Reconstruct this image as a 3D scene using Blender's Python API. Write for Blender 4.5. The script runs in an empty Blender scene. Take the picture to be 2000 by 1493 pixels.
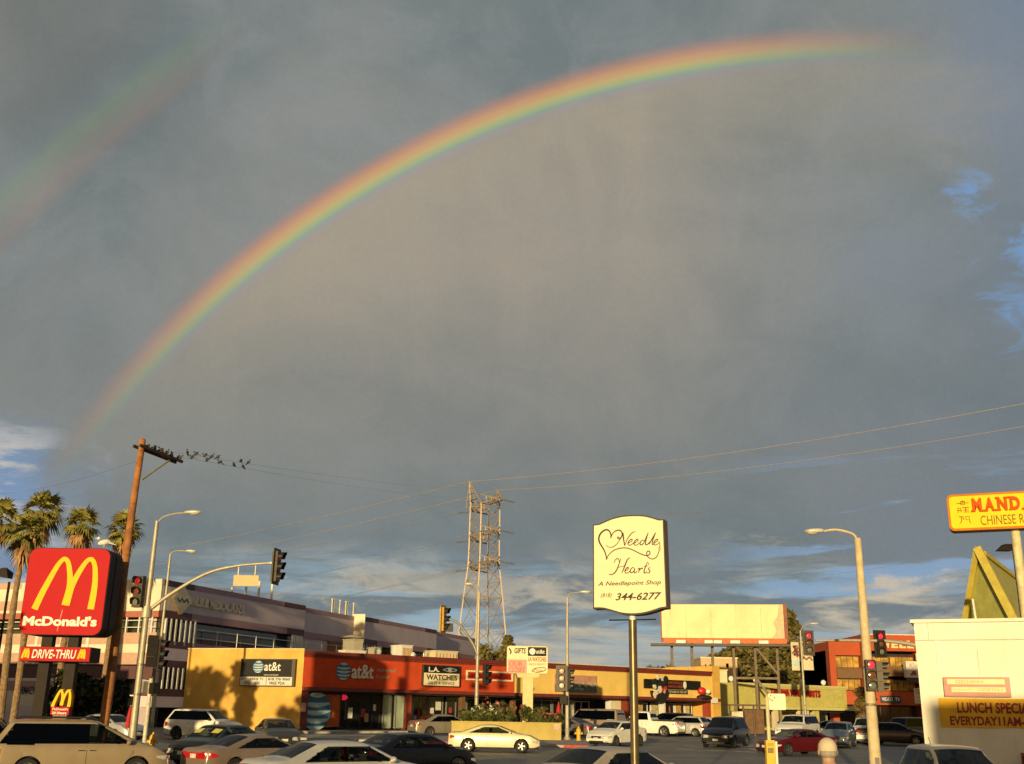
import bpy, bmesh, math, random
from mathutils import Vector, Matrix
random.seed(7)
R = math.radians
sc = bpy.context.scene
col = sc.collection

# ------------------------------------------------------------------ camera
EYE = Vector((0, 0, 2.25))
FPX, CX, CY = 2080.0, 1000.0, 746.5            # focal length and centre in pixels of the 2000 px wide photograph
PITCH = math.atan((1387 - 746.5) / FPX)
ROLL = R(0.95)
up_c = Vector((math.sin(ROLL) * math.cos(PITCH), math.cos(ROLL) * math.cos(PITCH), -math.sin(PITCH) * -1))
# camera basis in world space: x right, y ahead, z up
def _basis():
    u = Vector((math.sin(ROLL) * math.cos(PITCH), math.cos(ROLL) * math.cos(PITCH), -math.sin(PITCH)))  # world up in (right, up, back)
    b = Vector((0, 0, 1))
    fw = -(b - u * b.dot(u)); fw.normalize()        # horizontal look direction in camera axes
    rt = fw.cross(u)
    return Matrix((rt, fw, u))                       # rows: world axes in camera axes -> maps camera vector to world
CAM_ROT = _basis()
cam_d = bpy.data.cameras.new('camera'); cam = bpy.data.objects.new('camera', cam_d); col.objects.link(cam)
cam.matrix_world = Matrix.Translation(EYE) @ CAM_ROT.to_4x4()
cam_d.sensor_fit = 'HORIZONTAL'; cam_d.sensor_width = 36.0; cam_d.lens = 36.0 * FPX / 2000.0
cam_d.clip_start = 0.1; cam_d.clip_end = 6000
sc.camera = cam
sc.view_settings.view_transform = 'Standard'; sc.view_settings.look = 'None'
sc.view_settings.exposure = 0.15; sc.view_settings.gamma = 1.0
sc.cycles.max_bounces = 6
sc.cycles.transparent_max_bounces = 12

def ray(px, py):
    return CAM_ROT @ Vector(((px - CX) / FPX, (CY - py) / FPX, -1.0))
def P(px, py, D):
    "the point seen at a pixel, D metres ahead"
    d = ray(px, py); return EYE + d * (D / d.y)
def g(x, y):
    "height of the ground: raised kerb side lot near the viewer, street, gently rising lots beyond"
    def ss(a, b, t):
        t = max(0., min(1., (t - a) / (b - a))); return t * t * (3 - 2 * t)
    return 0.45 * (1 - ss(11, 20, y)) + 0.5 * ss(46, 86, y)
def XY(px, D):
    p = P(px, 1387 + 0.0166 * (px - 1000), D); return Vector((p.x, p.y, g(p.x, p.y)))

# ------------------------------------------------------------------ sun direction (the rainbow is centred on the point opposite it)
ANTI = (ray(1548, 1735)).normalized()
SUN_EL = math.asin(-ANTI.z); SUN_AZ = math.atan2(ANTI.x, ANTI.y)

# ------------------------------------------------------------------ node helpers
class NT:
    def __init__(s, tree): s.t = tree; s.n = tree.nodes; s.l = tree.links
    def new(s, typ, **kw):
        n = s.n.new(typ)
        for k, v in kw.items(): setattr(n, k, v)
        return n
    def put(s, sock, v):
        if isinstance(v, bpy.types.NodeSocket): s.l.new(v, sock)
        elif isinstance(v, (tuple, list)) and len(v) == 3 and sock.type == 'RGBA': sock.default_value = (*v, 1)
        else: sock.default_value = v
    def m(s, op, a, b=0.0, c=0.0):
        n = s.new('ShaderNodeMath', operation=op); s.put(n.inputs[0], a); s.put(n.inputs[1], b); s.put(n.inputs[2], c); return n.outputs[0]
    def vm(s, op, a, b=(0, 0, 0)):
        n = s.new('ShaderNodeVectorMath', operation=op); s.put(n.inputs[0], a); s.put(n.inputs[1], b)
        return n.outputs['Value'] if op == 'DOT_PRODUCT' else n.outputs[0]
    def mix(s, f, a, b, mode='MIX'):
        n = s.new('ShaderNodeMix', data_type='RGBA', blend_type=mode); s.put(n.inputs[0], f); s.put(n.inputs[6], a); s.put(n.inputs[7], b); return n.outputs[2]
    def noise(s, vec, scale, detail=4, rough=.55, dist=0.0, out=0):
        n = s.new('ShaderNodeTexNoise'); s.put(n.inputs['Vector'], vec) if vec is not None else None
        n.inputs['Scale'].default_value = scale; n.inputs['Detail'].default_value = detail; n.inputs['Roughness'].default_value = rough
        n.inputs['Distortion'].default_value = dist; return n.outputs[out]
    def ss(s, x, a, b, lo=0.0, hi=1.0):
        n = s.new('ShaderNodeMapRange', interpolation_type='SMOOTHSTEP'); s.put(n.inputs[0], x)
        n.inputs[1].default_value = a; n.inputs[2].default_value = b; n.inputs[3].default_value = lo; n.inputs[4].default_value = hi; return n.outputs[0]
    def ramp(s, f, stops, mode='LINEAR'):
        n = s.new('ShaderNodeValToRGB'); cr = n.color_ramp; cr.interpolation = mode
        while len(cr.elements) < len(stops): cr.elements.new(0.5)
        for e, (p, c) in zip(cr.elements, stops):
            e.position = p; e.color = (*c, 1) if len(c) == 3 else c
        s.put(n.inputs[0], f); return n.outputs[0], n.outputs[1]
    def scale(s, v, xyz): return s.vm('MULTIPLY', v, xyz)

def lin(r, g_, b):
    def f(c):
        c /= 255.; return c / 12.92 if c <= .04045 else ((c + .055) / 1.055) ** 2.4
    return (f(r), f(g_), f(b))

# ------------------------------------------------------------------ world: Nishita daylight, storm cloud ahead, double rainbow
def make_world():
    w = bpy.data.worlds.new('World'); sc.world = w; w.use_nodes = True
    N = NT(w.node_tree)
    for n in list(N.n): N.n.remove(n)
    out = N.new('ShaderNodeOutputWorld')
    sky = N.new('ShaderNodeTexSky', sky_type='NISHITA', sun_disc=False, sun_elevation=R(5.2), sun_rotation=math.pi + SUN_AZ)
    sky.air_density = 1.2; sky.dust_density = 1.5
    bgs = N.new('ShaderNodeBackground'); N.l.new(sky.outputs[0], bgs.inputs[0]); bgs.inputs[1].default_value = 0.07
    tc = N.new('ShaderNodeTexCoord'); d = N.vm('NORMALIZE', tc.outputs['Generated'])
    sx = N.new('ShaderNodeSeparateXYZ'); N.l.new(d, sx.inputs[0])
    X, Y, Z = sx.outputs
    az = N.m('MULTIPLY', N.m('ARCTAN2', X, Y), 57.2958)          # degrees right of straight ahead
    el = N.m('MULTIPLY', N.m('ARCSINE', Z), 57.2958)
    ang = N.m('MULTIPLY', N.m('ARCCOSINE', N.vm('DOT_PRODUCT', d, tuple(ANTI))), 57.2958)
    n1 = N.noise(N.scale(d, (1, 1, 1.7)), 2.2, 7, .55, .5)
    n2 = N.noise(N.scale(d, (1, 1, 2.0)), 6.0, 7, .6, .3)
    n3 = N.noise(N.scale(d, (1, 1, 9.0)), 4.0, 8, .62, .4)
    n4 = N.noise(N.vm('ADD', N.scale(d, (1, 1, 4.5)), (3.1, 1.7, .4)), 7.0, 8, .62, .6)
    cb = N.new('ShaderNodeCombineXYZ'); N.put(cb.inputs[0], N.m('MULTIPLY', az, .16)); N.put(cb.inputs[1], N.m('MULTIPLY', el, .028))
    rain = N.noise(cb.outputs[0], 1.0, 5, .6, .6)
    n5 = N.noise(N.scale(d, (1.0, 1.0, 1.2)), 9.0, 6, .62, .8)
    c = N.mix(N.ss(n1, .34, .66), lin(111, 122, 124), lin(140, 142, 138))
    c = N.mix(N.ss(n5, .40, .66, 0, .45), c, lin(142, 146, 146))
    c = N.mix(N.m('MULTIPLY', N.ss(az, -16, -27), N.ss(el, 20, 33, 0, .6)), c, lin(112, 113, 108))
    # warm, brighter rain curtain inside the bow
    inside = N.m('MULTIPLY', N.ss(ang, 41.6, 40.2), N.ss(el, 7, 25))
    cur = N.m('MULTIPLY', inside, N.ss(az, 20, 4))
    c = N.mix(N.m('MULTIPLY', cur, N.ss(N.m('ADD', N.m('MULTIPLY', rain, .35), N.m('MULTIPLY', n5, .65)), .25, .72, .45, 1.0)), c, lin(163, 153, 138))
    c = N.mix(N.m('MULTIPLY', N.m('MULTIPLY', N.ss(ang, 34, 41), inside), .35), c, lin(176, 163, 138))
    # bluer on the right
    rb = N.m('ADD', N.m('ADD', az, N.m('MULTIPLY', N.m('SUBTRACT', n2, .5), 16)), N.m('MULTIPLY', N.m('SUBTRACT', n1, .5), 26))
    c = N.mix(N.ss(rb, 19, 31, 0, .8), c, lin(120, 133, 150))
    c = N.mix(N.m('MULTIPLY', N.ss(rb, 8, 20, 0, .35), N.ss(el, 26, 10)), c, lin(120, 130, 144))
    gap = 0.0
    for gx, gy, gw in ((1888, 392, 1.1), (1978, 598, 1.5), (2015, 480, 1.2)):
        q = ray(gx, gy).normalized(); ga = math.degrees(math.atan2(q.x, q.y)); ge = math.degrees(math.asin(q.z))
        dd = N.m('SQRT', N.m('ADD', N.m('POWER', N.m('SUBTRACT', az, ga), 2.0), N.m('POWER', N.m('SUBTRACT', el, ge), 2.0)))
        gap = N.m('MAXIMUM', gap, N.ss(N.m('ADD', N.m('DIVIDE', dd, gw), N.m('MULTIPLY', N.m('SUBTRACT', N.noise(N.scale(d, (1, 1, 2.2)), 13.0, 8, .68, 1.2), .5), 6.0)), 1.25, -.1))
    c = N.mix(N.m('MULTIPLY', gap, .62), c, lin(120, 164, 214))
    # bluish low sky with lit cloud streaks
    le = N.m('ADD', el, N.m('MULTIPLY', N.m('SUBTRACT', n2, .5), 6))
    c = N.mix(N.ss(le, 13, 5, 0, .6), c, lin(112, 126, 134))
    lowm = N.ss(le, 8.5, 4.5)
    c = N.mix(N.m('MULTIPLY', lowm, N.ss(n3, .47, .6, 0, .8)), c, lin(156, 182, 196))
    c = N.mix(N.m('MULTIPLY', lowm, N.ss(n4, .47, .62, 0, .85)), c, lin(200, 188, 166))
    c = N.mix(N.m('MULTIPLY', N.ss(le, 5.0, .5), .75), c, lin(182, 176, 158))
    # right hand streaks of blue and cream
    rs = N.m('MULTIPLY', N.ss(az, 9, 17), N.m('MULTIPLY', N.ss(el, 3, 5), N.ss(el, 14, 10)))
    c = N.mix(N.m('MULTIPLY', rs, N.ss(n3, .52, .6, 0, .75)), c, lin(138, 168, 202))
    c = N.mix(N.m('MULTIPLY', rs, N.ss(n4, .58, .68, 0, .8)), c, lin(205, 190, 168))
    # bright cloud bank low on the left
    lb = N.m('MULTIPLY', N.ss(N.m('SUBTRACT', az, N.m('MULTIPLY', N.m('SUBTRACT', n2, .5), 14)), -21, -25.5), N.m('MULTIPLY', N.ss(el, 14, 11.2), N.ss(el, 4, 8)))
    c = N.mix(N.m('MULTIPLY', lb, .85), c, lin(128, 160, 200))
    c = N.mix(N.m('MULTIPLY', lb, N.ss(n4, .46, .56)), c, lin(214, 206, 196))
    # darker cloud underside in the middle distance
    c = N.mix(N.m('MULTIPLY', N.m('MULTIPLY', N.ss(el, 24, 15), N.ss(el, 6, 11)), .22), c, lin(104, 114, 116))
    c = N.mix(1.0, c, N.mix(N.noise(d, 260, 3, .7), (.93, .93, .93), (1.07, 1.07, 1.07)), 'MULTIPLY')
    c = N.mix(1.0, c, N.mix(N.ss(rain, .3, .7), (.98, .98, .985), (1.02, 1.02, 1.015)), 'MULTIPLY')
    # primary bow, 40 to 43 degrees round the antisolar point; secondary 50 to 54 degrees, colours reversed
    t1 = N.ss(ang, 0, 1); t1 = N.m('DIVIDE', N.m('SUBTRACT', ang, 40.4), 2.2)
    col1, a1 = N.ramp(t1, [(0.0, (*lin(168, 150, 140), 0)), (.13, (*lin(176, 157, 168), .32)), (.25, (*lin(150, 170, 158), .7)),
                           (.35, (*lin(168, 190, 128), .95)), (.47, (*lin(212, 186, 112), 1)), (.63, (*lin(222, 160, 106), 1)),
                           (.80, (*lin(204, 138, 110), .62)), (1.0, (*lin(160, 132, 124), 0))])
    f1 = N.m('MULTIPLY', N.ss(az, 27, 8), N.ss(el, 7.5, 26, 0.0, 1.0))
    f1 = N.m('MULTIPLY', f1, N.ss(az, -27, -14, .5, 1))
    c = N.mix(N.m('MULTIPLY', N.m('MULTIPLY', a1, f1), .70), c, col1)
    t2 = N.m('DIVIDE', N.m('SUBTRACT', ang, 49.7), 3.4)
    col2, a2 = N.ramp(t2, [(0.0, (*lin(150, 124, 116), 0)), (.22, (*lin(178, 134, 112), .8)), (.4, (*lin(160, 152, 116), .8)), (.6, (*lin(140, 162, 118), .9)),
                           (.8, (*lin(120, 142, 150), .4)), (1.0, (*lin(120, 130, 140), 0))])
    f2 = N.m('MULTIPLY', N.ss(az, -15.5, -22), .24)
    c = N.mix(N.m('MULTIPLY', a2, f2), c, col2)
    bgc = N.new('ShaderNodeBackground'); N.put(bgc.inputs[0], c); bgc.inputs[1].default_value = 0.89
    ms = N.new('ShaderNodeMixShader')
    back = N.ss(Y, -.35, .3)
    N.put(ms.inputs[0], back); N.l.new(bgs.outputs[0], ms.inputs[1]); N.l.new(bgc.outputs[0], ms.inputs[2])
    N.l.new(ms.outputs[0], out.inputs[0])
make_world()
sun_d = bpy.data.lights.new('sun', 'SUN'); sun = bpy.data.objects.new('sun', sun_d); col.objects.link(sun)
sun_d.energy = 4.6; sun_d.angle = R(0.55); sun_d.color = (1.0, 0.76, 0.38)
SUN_LOW = Vector((math.sin(SUN_AZ), math.cos(SUN_AZ), -math.tan(R(5.2)))).normalized()
sun.rotation_euler = SUN_LOW.to_track_quat('-Z', 'Y').to_euler(); sun.location = (-40, -60, 60)

# ------------------------------------------------------------------ materials
MATS = {}
def M(name, rgb, rough=.6, metal=0.0, var=.12, scale=3.0, bump=0.0, bscale=40., spec=.5, coat=0.0, streak=0.0, emit=None, es=0.0):
    if name in MATS: return MATS[name]
    mt = bpy.data.materials.new(name); mt.use_nodes = True; N = NT(mt.node_tree)
    b = N.n['Principled BSDF']; MATS[name] = mt
    b.inputs['Roughness'].default_value = rough; b.inputs['Metallic'].default_value = metal
    b.inputs['Specular IOR Level'].default_value = spec; b.inputs['Coat Weight'].default_value = coat; b.inputs['Coat Roughness'].default_value = .06
    tc = N.new('ShaderNodeTexCoord'); co = tc.outputs['Object']
    if var:
        n = N.noise(co, scale, 6, .6)
        lo = tuple(max(0, c * (1 - var)) for c in rgb); hi = tuple(min(1, c * (1 + var)) for c in rgb)
        c = N.mix(N.ss(n, .3, .7), lo, hi)
        if streak:
            s = N.noise(N.scale(co, (1.3, 1.3, .12)), 2.2, 5, .65)
            c = N.mix(N.ss(s, .52, .75, 0, streak), c, tuple(x * .55 for x in rgb))
        N.put(b.inputs['Base Color'], c)
    else: N.put(b.inputs['Base Color'], rgb)
    if bump:
        bp = N.new('ShaderNodeBump'); bp.inputs['Strength'].default_value = bump; bp.inputs['Distance'].default_value = .02
        N.put(bp.inputs['Height'], N.noise(co, bscale, 4, .6)); N.l.new(bp.outputs[0], b.inputs['Normal'])
    if emit: N.put(b.inputs['Emission Color'], emit); b.inputs['Emission Strength'].default_value = es
    return mt
def glass_mat(name, tint=(.10, .12, .12), thru=.55):
    if name in MATS: return MATS[name]
    mt = bpy.data.materials.new(name); mt.use_nodes = True; N = NT(mt.node_tree); MATS[name] = mt
    N.n.remove(N.n['Principled BSDF']); o = N.n['Material Output']
    tr = N.new('ShaderNodeBsdfTransparent'); N.put(tr.inputs[0], tint)
    gl = N.new('ShaderNodeBsdfGlossy'); N.put(gl.inputs[0], (.9, .9, .9)); gl.inputs['Roughness'].default_value = .03
    fr = N.new('ShaderNodeLayerWeight'); fr.inputs[0].default_value = .5
    f = N.m('ADD', N.m('MULTIPLY', N.m('POWER', fr.outputs['Facing'], 4.0), .35), .025)
    mx = N.new('ShaderNodeMixShader'); N.put(mx.inputs[0], f); N.l.new(tr.outputs[0], mx.inputs[1]); N.l.new(gl.outputs[0], mx.inputs[2])
    N.l.new(mx.outputs[0], o.inputs[0]); return mt

# ------------------------------------------------------------------ mesh builder
class MB:
    def __init__(s): s.v = []; s.f = []; s.mi = []; s.mats = []; s.cur = 0
    def use(s, m):
        if m not in s.mats: s.mats.append(m)
        s.cur = s.mats.index(m); return s
    def add(s, vs, fs):
        o = len(s.v); s.v.extend(Vector(p) for p in vs)
        for f in fs: s.f.append(tuple(i + o for i in f)); s.mi.append(s.cur)
        return s
    def hexa(s, p):      # 8 points: bottom 4 ccw, top 4 ccw
        return s.add(p, [(3, 2, 1, 0), (4, 5, 6, 7), (0, 1, 5, 4), (1, 2, 6, 5), (2, 3, 7, 6), (3, 0, 4, 7)])
    def box(s, x0, x1, y0, y1, z0, z1):
        return s.hexa([(x0, y0, z0), (x1, y0, z0), (x1, y1, z0), (x0, y1, z0), (x0, y0, z1), (x1, y0, z1), (x1, y1, z1), (x0, y1, z1)])
    def obox(s, c, ax, hx, hy, hz):   # oriented box: centre, x axis in plan, half sizes
        ax = Vector((ax[0], ax[1], 0)).normalized(); ay = Vector((-ax.y, ax.x, 0)); c = Vector(c); az = Vector((0, 0, 1))
        q = [c + ax * (hx * i) + ay * (hy * j) + az * (hz * k) for k in (-1, 1) for i, j in ((-1, -1), (1, -1), (1, 1), (-1, 1))]
        return s.hexa(q)
    def bar(s, a, b, w, h=None, upv=(0, 0, 1)):
        a = Vector(a); b = Vector(b); h = h or w; d = (b - a).normalized(); u = Vector(upv)
        if abs(d.dot(u)) > .98: u = Vector((0, 1, 0))
        sd = d.cross(u).normalized() * w / 2; uu = sd.cross(d).normalized() * h / 2
        return s.hexa([a - sd - uu, a + sd - uu, a + sd + uu, a - sd + uu, b - sd - uu, b + sd - uu, b + sd + uu, b - sd + uu])
    def tube(s, pts, r, n=8, caps=True):
        pts = [Vector(p) for p in pts]; k = len(pts); rr = r if isinstance(r, (list, tuple)) else [r] * k
        vs = []; pu = None
        for i, p in enumerate(pts):
            d = (pts[min(i + 1, k - 1)] - pts[max(i - 1, 0)]).normalized()
            if pu is None: pu = Vector((0, 0, 1)) if abs(d.z) < .9 else Vector((0, 1, 0))
            u = (pu - d * pu.dot(d))
            if u.length < 1e-4: u = d.orthogonal()
            u.normalize(); pu = u; w = d.cross(u)
            for j in range(n):
                t = 2 * math.pi * j / n; vs.append(p + (u * math.cos(t) + w * math.sin(t)) * rr[i])
        fs = [(i * n + j, i * n + (j + 1) % n, (i + 1) * n + (j + 1) % n, (i + 1) * n + j) for i in range(k - 1) for j in range(n)]
        if caps: fs += [tuple(range(n - 1, -1, -1)), tuple((k - 1) * n + j for j in range(n))]
        return s.add(vs, fs)
    def prism(s, poly, mapf, t0, t1):   # outline in 2D, mapf(a, b, t) -> world; extruded from t0 (back) to t1 (front)
        n = len(poly)
        vs = [mapf(a, b, t0) for a, b in poly] + [mapf(a, b, t1) for a, b in poly]
        fs = [tuple(range(n - 1, -1, -1)), tuple(range(n, 2 * n))] + [(i, (i + 1) % n, n + (i + 1) % n, n + i) for i in range(n)]
        return s.add(vs, fs)
    def ell(s, c, r, nu=12, nv=8, rot=None):
        c = Vector(c); vs = []; fs = []
        for i in range(nv + 1):
            ph = math.pi * i / nv
            for j in range(nu):
                t = 2 * math.pi * j / nu
                p = Vector((r[0] * math.sin(ph) * math.cos(t), r[1] * math.sin(ph) * math.sin(t), r[2] * math.cos(ph)))
                if rot is not None: p = rot @ p
                vs.append(c + p)
        for i in range(nv):
            for j in range(nu): fs.append((i * nu + j, (i + 1) * nu + j, (i + 1) * nu + (j + 1) % nu, i * nu + (j + 1) % nu))
        return s.add(vs, fs)
    def lathe(s, prof, c=(0, 0, 0), n=16):
        c = Vector(c); vs = []; k = len(prof)
        for r, z in prof:
            for j in range(n):
                t = 2 * math.pi * j / n; vs.append(c + Vector((r * math.cos(t), r * math.sin(t), z)))
        fs = [(i * n + j, i * n + (j + 1) % n, (i + 1) * n + (j + 1) % n, (i + 1) * n + j) for i in range(k - 1) for j in range(n)]
        fs += [tuple(range(n - 1, -1, -1)), tuple((k - 1) * n + j for j in range(n))]
        return s.add(vs, fs)
    def stroke(s, pts, w, mapf, t=0.0, sub=4, closed=False):   # flat ribbon along a smooth 2D path
        if closed: pts = list(pts) + [pts[0]]
        P2 = catmull(pts, sub); n = len(P2); vs = []
        for i, p in enumerate(P2):
            a = P2[max(i - 1, 0)]; b = P2[min(i + 1, n - 1)]
            d = Vector((b[0] - a[0], b[1] - a[1]));
            d = d.normalized() if d.length > 1e-9 else Vector((1, 0))
            ww = w(i / (n - 1)) if callable(w) else w
            nx, ny = -d.y * ww / 2, d.x * ww / 2
            vs += [mapf(p[0] + nx, p[1] + ny, t), mapf(p[0] - nx, p[1] - ny, t)]
        return s.add(vs, [(2 * i, 2 * i + 1, 2 * i + 3, 2 * i + 2) for i in range(n - 1)])
    def text(s, body, mapf, a0, a1, b0, b1, t=0.0, bold=0.0, shear=0.0, keep=False, align='C'):
        vs, fs = text_mesh(body, bold, shear)
        x0 = min(v[0] for v in vs); x1 = max(v[0] for v in vs); y0 = min(v[1] for v in vs); y1 = max(v[1] for v in vs)
        sx = (a1 - a0) / (x1 - x0); sy = (b1 - b0) / (y1 - y0); ox = 0
        if keep:
            q = min(abs(sx), abs(sy)); sx = q if sx > 0 else -q; sy = q
            ox = ((a1 - a0) - sx * (x1 - x0)) / 2
        return s.add([mapf(a0 + ox + (v[0] - x0) * sx, b0 + (v[1] - y0) * sy, t) for v in vs], fs)
    def build(s, name, mat=None, parent=None, smooth=False, loc=None, edge=40):
        me = bpy.data.meshes.new(name)
        off = Vector((0, 0, 0)) if loc is None else Vector(loc)
        p = parent
        while p is not None: off = off + p.location; p = p.parent
        me.from_pydata([v - off for v in s.v], [], s.f)
        ms = s.mats if s.mats else [mat]
        for m in ms: me.materials.append(m)
        if len(ms) > 1:
            for pl, i in zip(me.polygons, s.mi): pl.material_index = i
        me.validate(); me.update()
        if smooth:
            me.shade_smooth()
            try: me.set_sharp_from_angle(angle=R(edge))
            except Exception: pass
        o = bpy.data.objects.new(name, me); col.objects.link(o)
        if parent is not None: o.parent = parent
        if loc is not None: o.location = Vector(loc)
        return o
def catmull(pts, sub=4):
    if len(pts) < 3: return list(pts)
    out = []; n = len(pts); q = [pts[0]] + list(pts) + [pts[-1]]
    for i in range(n - 1):
        p0, p1, p2, p3 = q[i:i + 4]
        for k in range(sub):
            t = k / sub; t2 = t * t; t3 = t2 * t
            out.append(tuple(.5 * (2 * b + (c - a) * t + (2 * a - 5 * b + 4 * c - d) * t2 + (-a + 3 * b - 3 * c + d) * t3) for a, b, c, d in zip(p0, p1, p2, p3)))
    out.append(tuple(pts[-1])); return out
_TX = {}
def text_mesh(body, bold=0.0, shear=0.0):
    k = (body, bold, shear)
    if k in _TX: return _TX[k]
    cu = bpy.data.curves.new('lettering', 'FONT'); cu.body = body; cu.offset = bold; cu.shear = shear; cu.resolution_u = 3
    o = bpy.data.objects.new('lettering', cu); col.objects.link(o)
    dg = bpy.context.evaluated_depsgraph_get(); dg.update(); e = o.evaluated_get(dg); me = e.to_mesh()
    vs = [tuple(v.co) for v in me.vertices]; fs = [tuple(p.vertices) for p in me.polygons]
    e.to_mesh_clear(); bpy.data.objects.remove(o); bpy.data.curves.remove(cu)
    _TX[k] = (vs, fs); return _TX[k]

# ------------------------------------------------------------------ naming
def tag(o, label=None, cat=None, group=None, kind=None):
    if label: o['label'] = label
    if cat: o['category'] = cat
    if group: o['group'] = group
    if kind: o['kind'] = kind
    return o
def thing(name, label, cat, loc=(0, 0, 0), group=None):
    o = bpy.data.objects.new(name, None); col.objects.link(o); o.location = Vector(loc); o.empty_display_size = .3
    return tag(o, label, cat, group)
def struct(o): o['kind'] = 'structure'; return o
def copy_tree(o, parent=None):
    c = o.copy(); col.objects.link(c)
    if parent is not None: c.parent = parent
    for ch in list(o.children): copy_tree(ch, c)
    return c

class Wall:
    "a vertical plane seen in the photograph: a is metres along it from its left end, z is height, t is distance proud of it"
    def __init__(s, A, B):
        s.A = Vector((A[0], A[1], 0)); B = Vector((B[0], B[1], 0)); s.d = (B - s.A).normalized(); s.L = (B - s.A).length
        s.n = Vector((s.d.y, -s.d.x, 0))
    def hit(s, px, py):
        r = ray(px, py); k = (s.A - EYE).dot(s.n) / r.dot(s.n); p = EYE + r * k
        return ((p - s.A).dot(s.d), p.z)
    def pt(s, a, z, t=0.0): return s.A + s.d * a + s.n * t + Vector((0, 0, z))
    def slab(s, mb, a0, a1, z0, z1, t0, t1):
        q = [s.pt(a, z, t) for z in (z0, z1) for a, t in ((a0, t1), (a1, t1), (a1, t0), (a0, t0))]
        return mb.hexa(q)
    def span(s, px0, px1, py):      # extent along the wall of two pixel columns at a row
        return s.hit(px0, py)[0], s.hit(px1, py)[0]
# ------------------------------------------------------------------ cars
def interp(tab, x):
    if x <= tab[0][0]: return tab[0][1]
    for (a, b), (c, d) in zip(tab, tab[1:]):
        if x <= c: return b + (d - b) * (x - a) / (c - a) if c > a else d
    return tab[-1][1]
TYRE = M('tyre_rubber', (.012, .012, .012), .85, var=.2, scale=20)
RIM = M('alloy_rim', (.24, .235, .22), .4, .8, var=.1)
RIMDARK = M('dark_rim', (.06, .06, .065), .4, .8, var=.1)
UNDER = M('car_underside', (.008, .008, .008), .9, var=0)
BLACKTRIM = M('black_car_trim', (.012, .012, .013), .45, var=.1)
CHROME = M('chrome_trim', (.6, .6, .58), .18, 1.0, var=0)
LAMP = M('headlight_lens', (.62, .62, .58), .12, .3, var=.25, scale=18, coat=.6)
TAIL = M('tail_light_lens', (.42, .012, .014), .15, var=.2, scale=12, coat=.8)
AMBER = M('amber_lens', (.7, .16, .02), .2, var=.1)
SEATM = M('car_seat_cloth', (.055, .05, .045), .9, var=.2, scale=9)
PLATE = M('licence_plate', (.6, .58, .5), .5, var=.25, scale=30)
CARGLASS = glass_mat('car_glass', (.24, .27, .25))
TINTGLASS = glass_mat('tinted_car_glass', (.03, .035, .04))
KINDS = {
    # profile of roofline as fractions: xr = rear end of roof, xf = front end; xb = base of rear window; xc = cowl; heights in metres
    'sedan':   dict(L=4.75, W=1.80, H=1.45, hood=.98, nose=.72, tail=1.06, belt=.93, xb=-1.75, xr=-.95, xf=.42, xc=1.28, wr=-1.38, wf=1.42, R=.325, split=(-.28,)),
    'coupe':   dict(L=4.65, W=1.76, H=1.36, hood=.93, nose=.68, tail=.98, belt=.89, xb=-1.65, xr=-.72, xf=.22, xc=1.15, wr=-1.3, wf=1.4, R=.325, split=()),
    'hatch':   dict(L=3.95, W=1.70, H=1.52, hood=1.02, nose=.76, tail=1.0, belt=.96, xb=-1.88, xr=-1.50, xf=.42, xc=1.18, wr=-1.22, wf=1.24, R=.30, split=(-.35,)),
    'suv':     dict(L=4.65, W=1.86, H=1.74, hood=1.12, nose=.86, tail=1.10, belt=1.07, xb=-2.22, xr=-1.85, xf=.45, xc=1.22, wr=-1.35, wf=1.38, R=.36, split=(-.40, -1.3)),
    'bigsuv':  dict(L=5.4, W=2.0, H=1.93, hood=1.22, nose=.95, tail=1.18, belt=1.15, xb=-2.62, xr=-2.5, xf=.6, xc=1.3, wr=-1.6, wf=1.62, R=.39, split=(-.3, -1.35)),
    'minivan': dict(L=5.12, W=1.96, H=1.76, hood=1.10, nose=.84, tail=1.10, belt=1.03, xb=-2.46, xr=-2.05, xf=.42, xc=1.62, wr=-1.45, wf=1.58, R=.345, split=(.12, -1.12)),
    'pickup':  dict(L=5.6, W=1.95, H=1.82, hood=1.18, nose=.95, tail=1.14, belt=1.14, xb=-.72, xr=-.52, xf=.75, xc=1.32, wr=-1.75, wf=1.78, R=.39, split=(-.02,)),
}
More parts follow.
